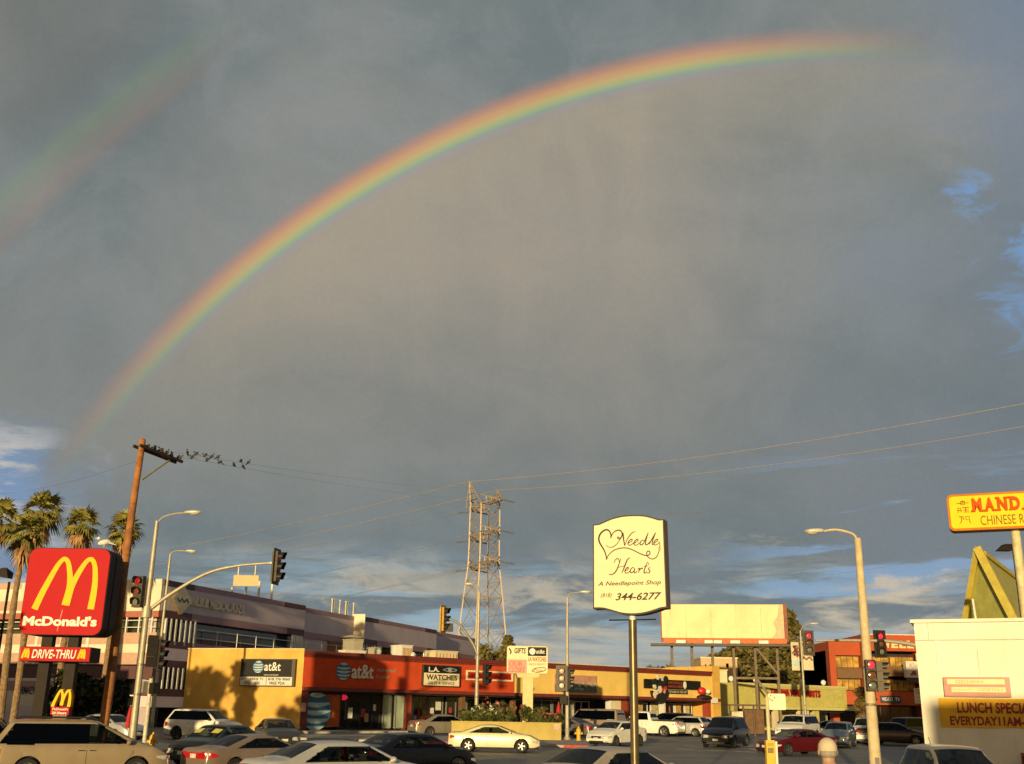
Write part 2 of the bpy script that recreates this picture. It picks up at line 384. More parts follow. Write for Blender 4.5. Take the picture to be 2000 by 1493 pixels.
def make_car(kind, paint, label, px, D, psi, cat='car', dark=False, z=0.0, rim=None, sc_=1.0, group='cars on the street', tailband=False, stickers=False, roofrack=False, spoiler=False, antenna=False, mirrors=True, cover=False, H=None, L=None):
    k = dict(KINDS[kind])
    if H: k['H'] = H
    if L:
        f = L / k['L']
        for q in ('xb', 'xr', 'xf', 'xc', 'wr', 'wf'): k[q] *= f
        k['split'] = tuple(s_ * f for s_ in k['split']); k['L'] = L
    L, W, H = k['L'], k['W'], k['H']; hl = L / 2
    names = {'pickup': 'pickup_truck', 'minivan': 'minivan', 'suv': 'sport_utility_car', 'bigsuv': 'sport_utility_car', 'hatch': 'hatchback_car', 'sedan': 'sedan_car', 'coupe': 'coupe_car'}
    t = thing(names[kind], label, cat, (0, 0, 0), group)
    top = [(-hl, k['tail'] - .30), (-hl + .03, k['tail'] - .10), (-hl + .12, k['tail'] - .02), (k['xb'], k['tail'] + .01), (k['xr'], H - .035), (k['xr'] + .35, H - .008), ((k['xr'] + k['xf']) / 2, H),
           (k['xf'] - .2, H - .015), (k['xf'], H - .05), (k['xc'], k['hood'] + .03), (k['xc'] + .12, k['hood']), (hl - .55, (k['hood'] + k['nose']) / 2 + .06), (hl - .16, k['nose']), (hl - .04, k['nose'] - .1), (hl, k['nose'] - .26)]
    if kind in ('suv', 'bigsuv', 'minivan', 'hatch'):
        top[0:4] = [(-hl, k['tail'] - .35), (-hl + .03, k['tail'] - .12), (min(-hl + .1, k['xb'] - .02), k['tail'] - .04), (k['xb'], k['tail'])]
    def low(x):
        zz = .22 + .12 * max(0, (abs(x) - hl + .35) / .35) ** 2
        for wx in (k['wr'], k['wf']):
            q = (k['R'] + .055) ** 2 - (x - wx) ** 2
            if q > 0: zz = max(zz, k['R'] + math.sqrt(q))
        return zz
    def hw(x):
        f = 1 - .035 * (x / hl) ** 2
        e = max(0, (x - (hl - .55)) / .55); f -= .17 * e ** 2.2
        e = max(0, (-x - (hl - .45)) / .45); f -= .11 * e ** 2.2
        return W / 2 * f
    def topz(x): return interp(TOPS, x)
    tt = []
    for i in range(181):
        x = -hl + L * i / 180
        if -hl + .25 < x < hl - .25: tt.append((x, sum(interp(top, x + o) for o in (-.08, -.04, 0, .04, .08)) / 5))
        else: tt.append((x, interp(top, x)))
    TOPS = tt
    def section(x):
        w, zt, zl = hw(x), topz(x), low(x)
        be = min(k['belt'] + .03 * (-x / hl), zt - .03); gh = max(0., min(1., (zt - be - .05) / .4))
        zl = min(zl, be - .12)
        a = lambda z: max(z, zl)
        wt = w * (.93 + (.735 - .93) * gh)
        return [(0, zl if zl > .4 else zl), (w * .80, zl), (w * .955, a(zl + .03)), (w * .99, a(.36)), (w * 1.0, max(a(.36) + .01, be * .68)), (w * .985, max(a(.36) + .02, be - .07)), (w * .955, max(a(.36) + .03, be)),
                (wt, zt - .055 * (1 - .35 * (1 - gh))), (wt * .92, zt - .018), (wt * .55, zt + .004), (0, zt + .014)]
    def sy(x, z):
        s = section(x)
        for (a, b), (c, d) in zip(s[2:8], s[3:9]):
            if b <= z <= d and d > b: return a + (c - a) * (z - b) / (d - b)
        return s[2][0] if z < s[2][1] else s[8][0]
    def sz(x, y):
        s = section(x)[7:]
        y = abs(y)
        for (a, b), (c, d) in zip(s, s[1:]):
            if c <= y <= a: return b + (d - b) * (a - y) / (a - c) if a > c else b
        return s[0][1]
    # windows: (x,z) quads on the sides, glass follows the body surface
    be = k['belt']; zt = H - .115
    def pil(x0, z0, x1, z1, z): return x0 + (x1 - x0) * (z - z0) / (z1 - z0)
    back = (k['xb'] + .22, be + .055, k['xr'] + .16, zt) if kind not in ('suv', 'bigsuv', 'minivan', 'hatch') else (k['xb'] + .17, be + .055, k['xr'] + .12, zt)
    if kind in ('sedan', 'coupe'): back = (k['xb'] + .36, be + .055, k['xr'] + .22, zt)
    front = (k['xc'] - .20, be + .055, k['xf'] - .03, zt)
    edges = [back] + [(s_ - .035, be + .055, s_ - .035, zt) for s_ in sorted(k['split'])]
    edges2 = [(s_ + .035, be + .055, s_ + .035, zt) for s_ in sorted(k['split'])] + [front]
    panes = list(zip(edges, edges2))
    def inside_side(x, z):
        for a, b in panes:
            if be + .07 < z < zt - .02 and pil(*a, z) + .02 < x < pil(*b, z) - .02: return True
        return False
    wfx = (k['xc'] - .05, k['xf'] + .05); wrx = (k['xb'] + .06, k['xr'] - .04)
    def ylim(x): return section(x)[7][0] * .93
    # body
    NX = 96; xs = sorted(set([-hl + L * i / NX for i in range(NX + 1)] + [-hl + .01, -hl + .03, hl - .01, hl - .03])); b = MB(); secs = []
    def dens(s):
        o = []
        for i, (p, q) in enumerate(zip(s, s[1:])):
            n = {6: 6, 8: 3, 9: 3}.get(i, 1)
            for j in range(n): o.append((p[0] + (q[0] - p[0]) * j / n, p[1] + (q[1] - p[1]) * j / n))
        return o + [s[-1]]
    for x in xs: secs.append(dens(section(x)))
    m = len(secs[0]); full = []
    for x, s in zip(xs, secs): full.append([Vector((x, -y, z)) for y, z in s] + [Vector((x, y, z)) for y, z in reversed(s[1:-1])])
    n2 = len(full[0]); b.v = [p for r in full for p in r]
    fs = []
    for i in range(len(xs) - 1):
        for j in range(n2):
            q = (i * n2 + j, (i + 1) * n2 + j, (i + 1) * n2 + (j + 1) % n2, i * n2 + (j + 1) % n2)
            c = (b.v[q[0]] + b.v[q[1]] + b.v[q[2]] + b.v[q[3]]) / 4
            jj = j if j < m - 1 else n2 - 1 - j
            if 6 <= jj < 12 and inside_side(c.x, c.z): continue
            if jj >= 12 and (wfx[1] + .02 < c.x < wfx[0] - .05 or wrx[0] + .05 < c.x < wrx[1] - .02) and abs(c.y) < ylim(c.x) - .03 and kind != 'zz': continue
            fs.append(q)
    fs.append(tuple(range(n2))); fs.append(tuple((len(xs) - 1) * n2 + j for j in range(n2 - 1, -1, -1)))
    b.f = fs; b.mi = [0] * len(fs)
    body = b.build('body', paint, t, smooth=True, edge=32)
    if kind == 'pickup':
        q = MB(); q.box(-hl + .06, k['xb'] - .1, -W * .44, W * .44, k['tail'] + .012, k['tail'] + (.09 if cover else .03)); q.build('bed_cover', BLACKTRIM, t)
    u = MB(); u.box(-hl + .15, hl - .15, -W * .40, W * .40, .20, .62); u.box(k['xb'], k['xc'] + .1, -W * .42, W * .42, .5, k['belt'] - .03); u.build('cabin_floor', UNDER, t)
    G = TINTGLASS if dark else CARGLASS
    for a, c in panes:
        for sgn in (-1, 1):
            w_ = MB(); vs = []; NXp, NZ = 8, 5
            for iz in range(NZ):
                z_ = be + .055 + (zt - be - .055) * iz / (NZ - 1); x0, x1 = pil(*a, z_), pil(*c, z_)
                for ix in range(NXp):
                    x_ = x0 + (x1 - x0) * ix / (NXp - 1); vs.append((x_, sgn * (sy(x_, z_) + .004), z_))
            w_.add(vs, [(iz * NXp + ix, iz * NXp + ix + 1, (iz + 1) * NXp + ix + 1, (iz + 1) * NXp + ix) for iz in range(NZ - 1) for ix in range(NXp - 1)])
            w_.build('side_window', TINTGLASS if (dark or (kind in ('minivan', 'bigsuv', 'suv') and c is not front)) else CARGLASS, t, smooth=True)
    for nm, (xa, xb_), gm in (('windshield', wfx, CARGLASS), ('rear_window', wrx, G)):
        w_ = MB(); vs = []
        for i in range(7):
            x_ = xa + (xb_ - xa) * i / 6; yl = ylim(x_)
            for j in range(9):
                y_ = yl * (j / 4 - 1); vs.append((x_, y_, sz(x_, y_) + .006))
        w_.add(vs, [(i * 9 + j, i * 9 + j + 1, i * 9 + j + 10, i * 9 + j + 9) for i in range(6) for j in range(8)])
        w_.build(nm, gm, t, smooth=True)
    # seats with headrests
    for x_ in ((k['xf'] - .25, k['xf'] - 1.05) if kind not in ('pickup',) else (k['xf'] - .35,)):
        for sgn in (-1, 1):
            s_ = MB(); zs = be - .02
            s_.hexa([(x_ - .16, sgn * .36 - .22, .55), (x_ + .3, sgn * .36 - .22, .55), (x_ + .3, sgn * .36 + .22, .55), (x_ - .16, sgn * .36 + .22, .55),
                     (x_ - .26, sgn * .36 - .2, zs + .1), (x_ - .12, sgn * .36 - .2, zs + .1), (x_ - .12, sgn * .36 + .2, zs + .1), (x_ - .26, sgn * .36 + .2, zs + .1)])
            s_.ell((x_ - .22, sgn * .36, zs + .22), (.06, .14, .11), 10, 7); s_.build('seat', SEATM, t, smooth=True)
    d_ = MB(); d_.box(k['xc'] - .45, k['xc'] - .02, -W * .36, W * .36, be - .12, be + .01); d_.build('dashboard', BLACKTRIM, t)
    # wheels
    for wx in (k['wr'], k['wf']):
        for sgn in (-1, 1):
            r_ = k['R']; y_ = sgn * (W / 2 - .13); ax = Matrix.Rotation(R(90), 3, 'X')
            w_ = MB(); w_.lathe([(r_ * .62, -.10), (r_ * .93, -.115), (r_, -.08), (r_, .08), (r_ * .93, .115), (r_ * .62, .10)], n=28)
            w_.v = [ax @ p + Vector((wx, y_, r_)) for p in w_.v]; w = w_.build('wheel', TYRE, t, smooth=True)
            q = MB(); q.lathe([(r_ * .66, .085), (r_ * .66, .118), (r_ * .58, .108), (r_ * .57, .03), (.02, .03)], n=28)
            for s5 in range(5):
                an = s5 * 2 * math.pi / 5; c_, s_ = math.cos(an), math.sin(an)
                q.bar((c_ * .03, s_ * .03, .095), (c_ * r_ * .60, s_ * r_ * .60, .10), .055, .035)
            q.lathe([(.055, .06), (.055, .115), (.0, .12)], n=12)
            rot = ax if sgn < 0 else Matrix.Rotation(R(-90), 3, 'X')
            q.v = [rot @ p + Vector((wx, y_, r_)) for p in q.v]
            q.build('rim', rim or RIM, w, smooth=True, edge=30)
    # lamps
    for sgn in (-1, 1):
        q = MB(); zh = k['nose'] - .17; vs = []
        for i in range(5):
            x_ = hl - .42 + .40 * i / 4; h_ = .03 + .055 * (i / 4)
            for dz in (-h_, 0, h_): vs.append((x_, sgn * (sy(x_, zh + dz) + .012), zh + dz + .05 * (1 - i / 4)))
        for y_ in (.86, .66, .52):
            y0 = hw(hl) * y_; h_ = .085 if y_ > .6 else .05
            for dz in (-h_, 0, h_): vs.append((hl + .012 * (1 if y_ < .8 else .6), sgn * y0, zh + dz))
        q.add(vs, [(i * 3 + j, i * 3 + j + 1, i * 3 + j + 4, i * 3 + j + 3) for i in range(7) for j in range(2)])
        q.build('headlight', LAMP, t, smooth=True)
        q = MB(); zh = k['tail'] - .24; vs = []; hh = .10 if kind in ('sedan', 'coupe') else .18
        for i in range(5):
            x_ = -hl + .34 - .33 * i / 4; h_ = hh * (.45 + .55 * i / 4)
            for dz in (-h_, 0, h_): vs.append((x_, sgn * (sy(x_, zh + dz) + .010), zh + dz))
        for y_ in ((.86, .66, .50) if kind in ('sedan', 'coupe') else (.9, .8, .72)):
            for dz in (-hh, 0, hh): vs.append((-hl - .012, sgn * hw(-hl) * y_, zh + dz * (1 if y_ > .6 else .8)))
        q.add(vs, [(i * 3 + j, i * 3 + j + 1, i * 3 + j + 4, i * 3 + j + 3) for i in range(7) for j in range(2)])
        q.build('taillight', TAIL, t, smooth=True)
        if mirrors:
            q = MB(); xm = k['xc'] - .33; q.ell((xm, sgn * (sy(xm, be) + .11), be + .10), (.075, .12, .075), 10, 7); q.bar((xm, sgn * (sy(xm, be) - .03), be + .03), (xm, sgn * (sy(xm, be) + .07), be + .08), .05)
            q.build('mirror', paint if not dark else BLACKTRIM, t, smooth=True)
        for xx in [k['split'][0] if k['split'] else -.35] + ([front[0] + .02] if kind != 'zz' else []):
            q = MB(); vs = []
            for i in range(7):
                z_ = .32 + (be - .34) * i / 6
                vs += [(xx - .007, sgn * (sy(xx, z_) + .003), z_), (xx + .007, sgn * (sy(xx, z_) + .003), z_)]
            q.add(vs, [(2 * i, 2 * i + 1, 2 * i + 3, 2 * i + 2) for i in range(6)]); q.build('door_seam', BLACKTRIM, t)
        for xx in ([(k['split'][0] - .16), k['split'][0] + .16 + (.6 if False else 0)] if k['split'] else [-.1]):
            q = MB(); z_ = be - .13; y_ = sgn * (sy(xx, z_) + .018); q.bar((xx - .09, y_, z_), (xx + .09, y_, z_), .03, .025); q.build('door_handle', CHROME if kind in ('minivan', 'suv') else paint, t)
    if tailband:
        q = MB(); q.box(-hl - .02, -hl - .004, -hw(-hl) * .88, hw(-hl) * .88, k['tail'] - .34, k['tail'] - .16); q.build('tail_reflector', TAIL, t)
    q = MB(); q.box(-hl - .028, -hl - .006, -.16, .16, k['tail'] - .33 if tailband else k['tail'] - .42, k['tail'] - .2 if tailband else k['tail'] - .28)
    q.box(hl + .006, hl + .028, -.16, .16, .42, .54); q.build('license_plate', PLATE, t)
    q = MB(); gz = k['nose'] - .17
    q.box(hl - .02, hl + .010, -hw(hl) * .48, hw(hl) * .48, gz - .07, gz + .07); q.box(hl - .02, hl + .008, -hw(hl) * .7, hw(hl) * .7, .24, .36); q.build('grille', BLACKTRIM, t)
    q = MB(); q.bar((hl + .016, -hw(hl) * .46, gz), (hl + .016, hw(hl) * .46, gz), .012, .02); q.build('grille_bar', CHROME, t)
    q = MB(); q.box(-hl - .02, -hl + .1, -hw(-hl) * .78, hw(-hl) * .78, .25, .38); q.build('rear_bumper_trim', BLACKTRIM, t)
    q = MB(); q.box(-hl - .026, -hl - .012, -.38, .38, k['tail'] - .155, k['tail'] - .13) if not tailband else q.box(-hl - .03, -hl - .01, -.3, .3, .42, .46)
    q.build('trunk_trim', CHROME, t)
    q = MB(); q.obox((k['xf'] + .22, 0, H - .22), (1, 0), .02, .13, .035); q.build('rear_view_mirror', BLACKTRIM, t)
    if spoiler:
        q = MB(); q.bar((-hl + .16, -W * .4, k['tail'] + .10), (-hl + .16, W * .4, k['tail'] + .10), .2, .035)
        for s_ in (-1, 1): q.bar((-hl + .17, s_ * W * .33, k['tail'] - .02), (-hl + .16, s_ * W * .33, k['tail'] + .1), .06)
        q.build('spoiler', paint, t)
    if roofrack:
        for s_ in (-1, 1):
            q = MB(); y_ = s_ * section(0)[7][0] * .86; q.tube([(k['xr'] + .15, y_, H + .01), (k['xr'] + .3, y_, H + .06), (k['xf'] - .2, y_, H + .055), (k['xf'] - .05, y_, H - .0)], .022, 6); q.build('roof_rail', BLACKTRIM, t, smooth=True)
    if antenna:
        q = MB(); q.tube([(k['xr'] + .1, .0, H - .01), (k['xr'] - .02, .0, H + .16)], .008, 5); q.build('antenna', BLACKTRIM, t)
    if stickers:
        for y0, y1 in ((.22, .58), (-.62, -.30)):
            q = MB(); vs = []
            for x_ in (k['xf'] + .22, k['xf'] + .52):
                for y_ in (y0, y1): vs.append((x_, y_, sz(x_, y_) + .011))
            q.add(vs, [(0, 1, 3, 2)]); q.build('sun_card', M('yellow_paper', (.62, .58, .12), .7), t)
    p = XY(px, D); t.location = (p.x, p.y, p.z + z); t.rotation_euler = (0, 0, R(psi)); t.scale = (sc_,) * 3
    if D > 46 and D < 90: t.rotation_euler = (0, -math.atan((g(0, D + 1) - g(0, D - 1)) / 2) * math.sin(R(psi)), R(psi))
    return t
def paintm(name, rgb, metal=.35, rough=.32): return M(name, rgb, rough, metal, var=.06, scale=2.0, coat=.35 if max(rgb) > .1 else .18, spec=.35)
TAN = paintm('tan_metallic_paint', (.36, .28, .18)); TAUPE = paintm('taupe_metallic_paint', (.27, .20, .15)); SILVER = paintm('silver_paint', (.58, .57, .54), .45); GREY = paintm('grey_paint', (.16, .15, .15)); BLACKP = paintm('black_paint', (.005, .005, .008), .0)
WHITE = paintm('white_paint', (.74, .72, .64), .0); CREAM = paintm('cream_paint', (.70, .64, .42), .1); DKGREEN = paintm('dark_green_paint', (.03, .042, .04), .3); REDP = paintm('red_paint_in_shade', (.10, .006, .008), .2); BLUEP = paintm('slate_blue_paint', (.20, .24, .29), .4); MAROON = paintm('dark_brown_paint', (.04, .025, .025), .2); GREYTAN = paintm('grey_tan_paint', (.30, .26, .20), .4); CHAR = paintm('charcoal_paint', (.05, .05, .052), .3)  # red coupe paint is darkened to hold the building shade on it

def all_cars():
    MC = make_car
    st = 'cars on the street'; lot = 'cars parked by the shops'
    MC('minivan', TAN, 'tan minivan with dark rear side windows and roof rails, largest vehicle', 168, 34.4, 25, cat='van', dark=False, roofrack=True, group=st)
    MC('suv', CHAR, 'dark sport utility car half hidden at the left edge beyond the tan minivan', -30, 36, 20, dark=True, group=st, H=1.85)
    MC('sedan', SILVER, 'silver sedan parked behind the wooden utility pole foot', 218, 64, -28, group=lot)
    MC('suv', WHITE, 'white sport utility car parked in front of the yellow wall', 404, 67, -18, group=lot, dark=True, rim=RIMDARK)
    MC('sedan', DKGREEN, 'dark green sedan facing the viewer with yellow cards behind its windshield', 436, 45.5, -112, group=st, H=1.5, stickers=True)
    MC('sedan', CHAR, 'dark grey sedan below the yellow wall, seen over the dark green sedan', 545, 60, -68, group=lot, H=1.47)
    MC('coupe', TAUPE, 'taupe coupe seen from behind with full width red tail light', 508, 37.2, 47, group=st, tailband=True, spoiler=False, rim=RIM)
    MC('sedan', SILVER, 'silver sedan in the near lane with sloping rear window, right of the taupe coupe', 672, 28.2, 36, group=st)
    MC('sedan', BLACKP, 'glossy black sedan seen from behind beside the near silver sedan', 806, 38.5, 42, group=st, dark=False)
    MC('sedan', GREYTAN, 'grey tan sedan parked beside the red shop column behind the low wall', 868, 77, 27, group=lot)
    MC('coupe', CREAM, 'cream two door coupe crossing in front of the low wall', 968, 59.5, -4, group=st, L=4.8)
    MC('coupe', GREY, 'grey coupe parked behind the end of the low wall', 1108, 79, 142, group=lot)
    MC('bigsuv', TAN, 'large tan sport utility car with black rear windows parked behind the grey coupe', 1152, 84, 150, group=lot, dark=True)
    MC('sedan', WHITE, 'white sedan turning toward the viewer left of the brown sign pole', 1204, 67.5, -130, group=st, L=4.3)
    MC('pickup', WHITE, 'white pickup truck parked under the yellow shops just right of the sign pole', 1262, 86, 152, cat='truck', group=lot, dark=True, cover=True)
    MC('suv', BLACKP, 'black sport utility car parked between the white pickup and a silver hatchback', 1305, 91, 150, group=lot, dark=True)
    MC('hatch', SILVER, 'silver hatchback with dark rear panel parked right of the black sport utility car', 1336, 87, 148, group=lot)
    MC('sedan', SILVER, 'pale sedan with red tail light half hidden behind the black minivan', 1376, 92, 140, group=lot)
    MC('minivan', BLACKP, 'black minivan facing the viewer on the street by the bus shelter', 1416, 69, -116, cat='van', group=st, dark=True, L=4.9)
    MC('coupe', REDP, 'red coupe with building shade in its dark paint, behind the yellow bus stop post', 1552, 61, -150, group=st, dark=False)
    MC('bigsuv', WHITE, 'white van behind the red coupe', 1556, 79, -124, cat='van', group=lot, dark=True, L=4.6, H=1.8)
    MC('coupe', BLACKP, 'black coupe parked under the green shop between white van and blue hatchback', 1612, 85, 170, group=lot, dark=True)
    MC('hatch', BLUEP, 'slate blue hatchback facing the viewer right of the red coupe', 1636, 71, -116, group=st, L=3.8)
    MC('suv', WHITE, 'white roofed sport utility car behind the right lamp pole', 1692, 77, -112, group=st, H=1.7)
    MC('sedan', MAROON, 'dark brown sedan right of the lamp pole with one bright headlight', 1742, 75, -22, group=st)
    MC('suv', CHAR, 'charcoal sport utility car beside the corner of the white building', 1792, 80, 28, group=st, dark=True)
    MC('sedan', paintm('pale_taupe_paint', (.44, .37, .28), .3), 'taupe sedan at the bottom edge in front of the brown sign pole', 1200, 27, 44, group=st)
    MC('hatch', GREYTAN, 'tan hatchback at the bottom edge below the lunch banner, seats visible through glass', 1850, 28, -92, group=st, antenna=True, H=1.58)
# ------------------------------------------------------------------ ground, road markings, pavements
ASPH = M('asphalt', (.21, .185, .15), .62, var=.25, scale=.35, bump=.35, bscale=30, streak=.0)
LOT = M('parking_lot_asphalt', (.21, .185, .155), .75, var=.3, scale=.5, bump=.3, bscale=30)
CONC = M('concrete_pavement', (.36, .33, .28), .85, var=.18, scale=.9, bump=.25, bscale=25)
KERB = M('kerb_concrete', (.40, .37, .32), .85, var=.2, scale=3)
REDK = M('red_kerb_paint', (.42, .05, .03), .7, var=.25, scale=4)
LINE = M('road_line_paint', (.72, .70, .64), .7, var=.3, scale=6)
def road_detail():
    "asphalt with repaired strips, tyre-polished lanes and oil stains that belong to the surface"
    N = NT(ASPH.node_tree); b = N.n['Principled BSDF']
    tc = N.new('ShaderNodeTexCoord'); co = tc.outputs['Object']
    base = b.inputs['Base Color'].links[0].from_socket
    lane = N.noise(N.scale(co, (.02, .55, 1)), 1.0, 4, .6); c = N.mix(N.ss(lane, .45, .62, 0, .5), base, (.125, .112, .095))
    stain = N.noise(co, .8, 5, .7); c = N.mix(N.ss(stain, .62, .72, 0, .6), c, (.065, .057, .05))
    fine = N.noise(co, 45, 2, .8); c = N.mix(1.0, c, N.mix(fine, (.75, .75, .75), (1.25, 1.25, 1.25)), 'MULTIPLY')
    N.put(b.inputs['Base Color'], c)
road_detail()
YS = [-300, -60, -20, 0, 6, 11] + [11 + i * .75 for i in range(1, 13)] + [24, 30, 38, 46] + [46 + i * 2 for i in range(1, 21)] + [90, 110, 150, 300, 800, 4000]
def sheet(mb, poly_x, dz, y0, y1):
    "a strip following the ground; poly_x(y) gives left and right edges"
    ys = sorted(set([y0, y1] + [y for y in YS if y0 < y < y1])); vs = []
    for y in ys:
        a, b = poly_x(y); vs += [(a, y, g(a, y) + dz), (b, y, g(b, y) + dz)]
    return mb.add(vs, [(2 * i, 2 * i + 1, 2 * i + 3, 2 * i + 2) for i in range(len(ys) - 1)])
gm = MB(); sheet(gm, lambda y: (-3000, 3000), 0, -300, 4000); struct(gm.build('ground', ASPH))
def X_(px, D): return XY(px, D).x
# lots beyond the street
lt = MB(); sheet(lt, lambda y: (-14 + (y - 72) * .0, 60), .006, 73.5, 135); struct(lt.build('parking_lot', LOT))
def pavement(name, corners, h=.13, mat=CONC, kerb=True):
    "raised slab: polygon corners in plan (x, y), subdivided to follow the ground"
    bm = bmesh.new(); f = bm.faces.new([bm.verts.new((x, y, 0)) for x, y in corners])
    for y in YS:
        if min(c[1] for c in corners) < y < max(c[1] for c in corners):
            bmesh.ops.bisect_plane(bm, geom=bm.verts[:] + bm.edges[:] + bm.faces[:], plane_co=(0, y, 0), plane_no=(0, 1, 0))
    bm.normal_update()
    mb = MB().use(mat); bm.verts.index_update()
    bm.verts.ensure_lookup_table()
    up = 1 if bm.faces[:][0].normal.z > 0 else -1
    mb.add([(v.co.x, v.co.y, g(v.co.x, v.co.y) + h) for v in bm.verts], [tuple(v.index for v in (fc.verts if up > 0 else reversed(fc.verts))) for fc in bm.faces])
    mb.use(KERB)
    for e in bm.edges:
        if len(e.link_faces) == 1:
            a, b = e.verts[0].co, e.verts[1].co
            mb.add([(a.x, a.y, g(a.x, a.y) - .2), (b.x, b.y, g(b.x, b.y) - .2), (b.x, b.y, g(b.x, b.y) + h - .001), (a.x, a.y, g(a.x, a.y) + h - .001)], [(0, 1, 2, 3)])
    bm.free(); return struct(mb.build(name))
# right hand corner of the crossing (low wall, hydrant) and the strip in front of the shops
cr = [(X_(560, 69), 69), (X_(850, 66.5), 66.5), (X_(1150, 64.5), 64.5), (X_(1166, 67), 67), (X_(1150, 74), 74), (X_(1080, 76), 76), (X_(880, 75), 75), (X_(560, 73.5), 73.5)]
pavement('pavement', cr)
# apron and walk in front of the shop doors
F0 = P(590, 1344, 80); F1 = P(1391, 1366, 108)
MALL = Wall(F0, F1)
def mp(a, t): p = MALL.pt(a, 0, t); return (p.x, p.y)
pavement('shop_walkway', [mp(-.5, 2.4), mp(MALL.L + .5, 2.4), mp(MALL.L + .5, -.3), mp(-.5, -.3)], .16)
# left corner of the crossing, with hydrant and signal pole
lc = [(-70, 47.5), (X_(250, 48), 48), (X_(318, 50.5), 50.5), (X_(338, 54), 54), (X_(345, 58.5), 58.5), (X_(300, 63), 63), (-70, 58)]
pavement('pavement', lc)
rl = [(X_(1690, 30), 30), (60, 30), (60, 47), (X_(1740, 47), 47), (X_(1690, 42), 42)]
pavement('pavement', rl)
nearw = [(-30, -10), (14, -10), (14, 15.5), (-30, 15.5)]
# red kerbs
def redk(p, q, w=.16):
    mb = MB(); n = 6
    for i in range(n):
        a = Vector(p).lerp(Vector(q), i / n); b = Vector(p).lerp(Vector(q), (i + 1) / n)
        za = g(a.x, a.y); zb = g(b.x, b.y); d = (b - a).normalized(); s = Vector((d.y, -d.x)) * .02; k = Vector((-d.y, d.x)) * w
        mb.hexa([(a.x + s.x, a.y + s.y, za - .1), (b.x + s.x, b.y + s.y, zb - .1), (b.x + k.x, b.y + k.y, zb - .1), (a.x + k.x, a.y + k.y, za - .1),
                 (a.x + s.x, a.y + s.y, za + .145), (b.x + s.x, b.y + s.y, zb + .145), (b.x + k.x, b.y + k.y, zb + .145), (a.x + k.x, a.y + k.y, za + .145)])
    return struct(mb.build('red_kerb', REDK))
redk((X_(835, 66.6), 66.6), (X_(905, 66.13), 66.13)); redk((X_(1085, 64.95), 64.95), (X_(1150, 64.5), 64.5))
redk((X_(318, 50.5), 50.5), (X_(338, 54), 54))
# white lines on the street
def line(p, q, w=.14):
    mb = MB(); n = 8
    a0 = Vector(p); b0 = Vector(q); d = (b0 - a0).normalized(); s = Vector((-d.y, d.x)) * w / 2; vs = []
    for i in range(n + 1):
        c = a0.lerp(b0, i / n)
        for e in (c - s, c + s): vs.append((e.x, e.y, g(e.x, e.y) + .006))
    mb.add(vs, [(2 * i, 2 * i + 1, 2 * i + 3, 2 * i + 2) for i in range(n)]); return struct(mb.build('road_marking', LINE))
def GL(px, py):
    "where the ground is seen at a pixel"
    r = ray(px, py); y = 5.0
    for _ in range(4000):
        p = EYE + r * (y / r.y)
        if p.z <= g(p.x, p.y): break
        y += .05
    return (p.x, p.y)
for a, b, w in (((1322, 1463), (1356, 1464.5), .3), ((1378, 1465.5), (1420, 1467.5), .3), ((1437, 1468), (1476, 1470), .3), ((1446, 1459.5), (1470, 1457.5), .3), ((1338, 1457), (1362, 1458), .25),
                (( 1097, 1453.5), (1158, 1455.5), .3), ((1214, 1454), (1236, 1454), .25), ((1462, 1462.5), (1490, 1466), .3)):
    line(GL(*a), GL(*b), w)
# ------------------------------------------------------------------ buildings
DARKG = M('dark_shop_glass', (.012, .012, .013), .06, var=.3, scale=.8, spec=.6)
INSHADE = M('dark_interior_shade', (.02, .014, .011), .7, var=.5, scale=1.2)  # near black; also stands in for shade on the medical ground floor
ALU = M('aluminium_frame', (.42, .41, .38), .4, .6, var=.1)
WHITEP = M('white_painted_metal', (.70, .68, .62), .5, var=.08)
ORANGE = M('orange_red_stucco', (.56, .062, .012), .9, var=.10, scale=1.2, bump=.15, bscale=14, streak=.25)
YELLOW = M('ochre_yellow_stucco', (.68, .40, .085), .85, var=.13, scale=.7, bump=.2, bscale=14, streak=.3)
YELLOW2 = M('pale_yellow_stucco', (.80, .55, .15), .85, var=.07, scale=.9, bump=.15, bscale=14, streak=.15)
MAROONT = M('maroon_trim', (.17, .03, .02), .6, var=.12, scale=2)
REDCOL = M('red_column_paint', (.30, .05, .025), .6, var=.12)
GREENST = M('olive_green_stucco', (.52, .47, .13), .88, var=.10, scale=1.4, bump=.3, bscale=6, streak=.1)
GREENTR = M('pale_olive_trim', (.60, .55, .24), .8, var=.1)
CREAMW = M('cream_stucco', (.66, .56, .36), .85, var=.06, scale=1, streak=.15)
ROOFG = M('flat_roof_gravel', (.22, .21, .19), .95, var=.2, scale=2)
PINKG = M('pink_grey_shade_panel', (.66, .54, .57), .7, var=.06, scale=.6, streak=.1)  # shaded copy of the pale panels, cool shade put into the colour
MAUVE = M('mauve_shade_panel', (.40, .24, .26), .7, var=.08, scale=.8)  # mauve bands with the same shade in the colour
PLUM = M('plum_tile_panel', (.11, .045, .05), .6, var=.12, scale=2)
PALE = M('pale_sunlit_panel', (.74, .65, .50), .7, var=.05, scale=.6, streak=.1)  # sunlit copy of the panels, warm sun put into the colour
PEACH = M('peach_sunlit_panel', (.52, .33, .24), .7, var=.07)  # sunlit copy of the mauve bands
TILE = M('terracotta_tile', (.38, .12, .08), .7, var=.15, scale=6)
OLIVEG = M('olive_reflective_glass', (.05, .06, .035), .08, var=.4, scale=.5)

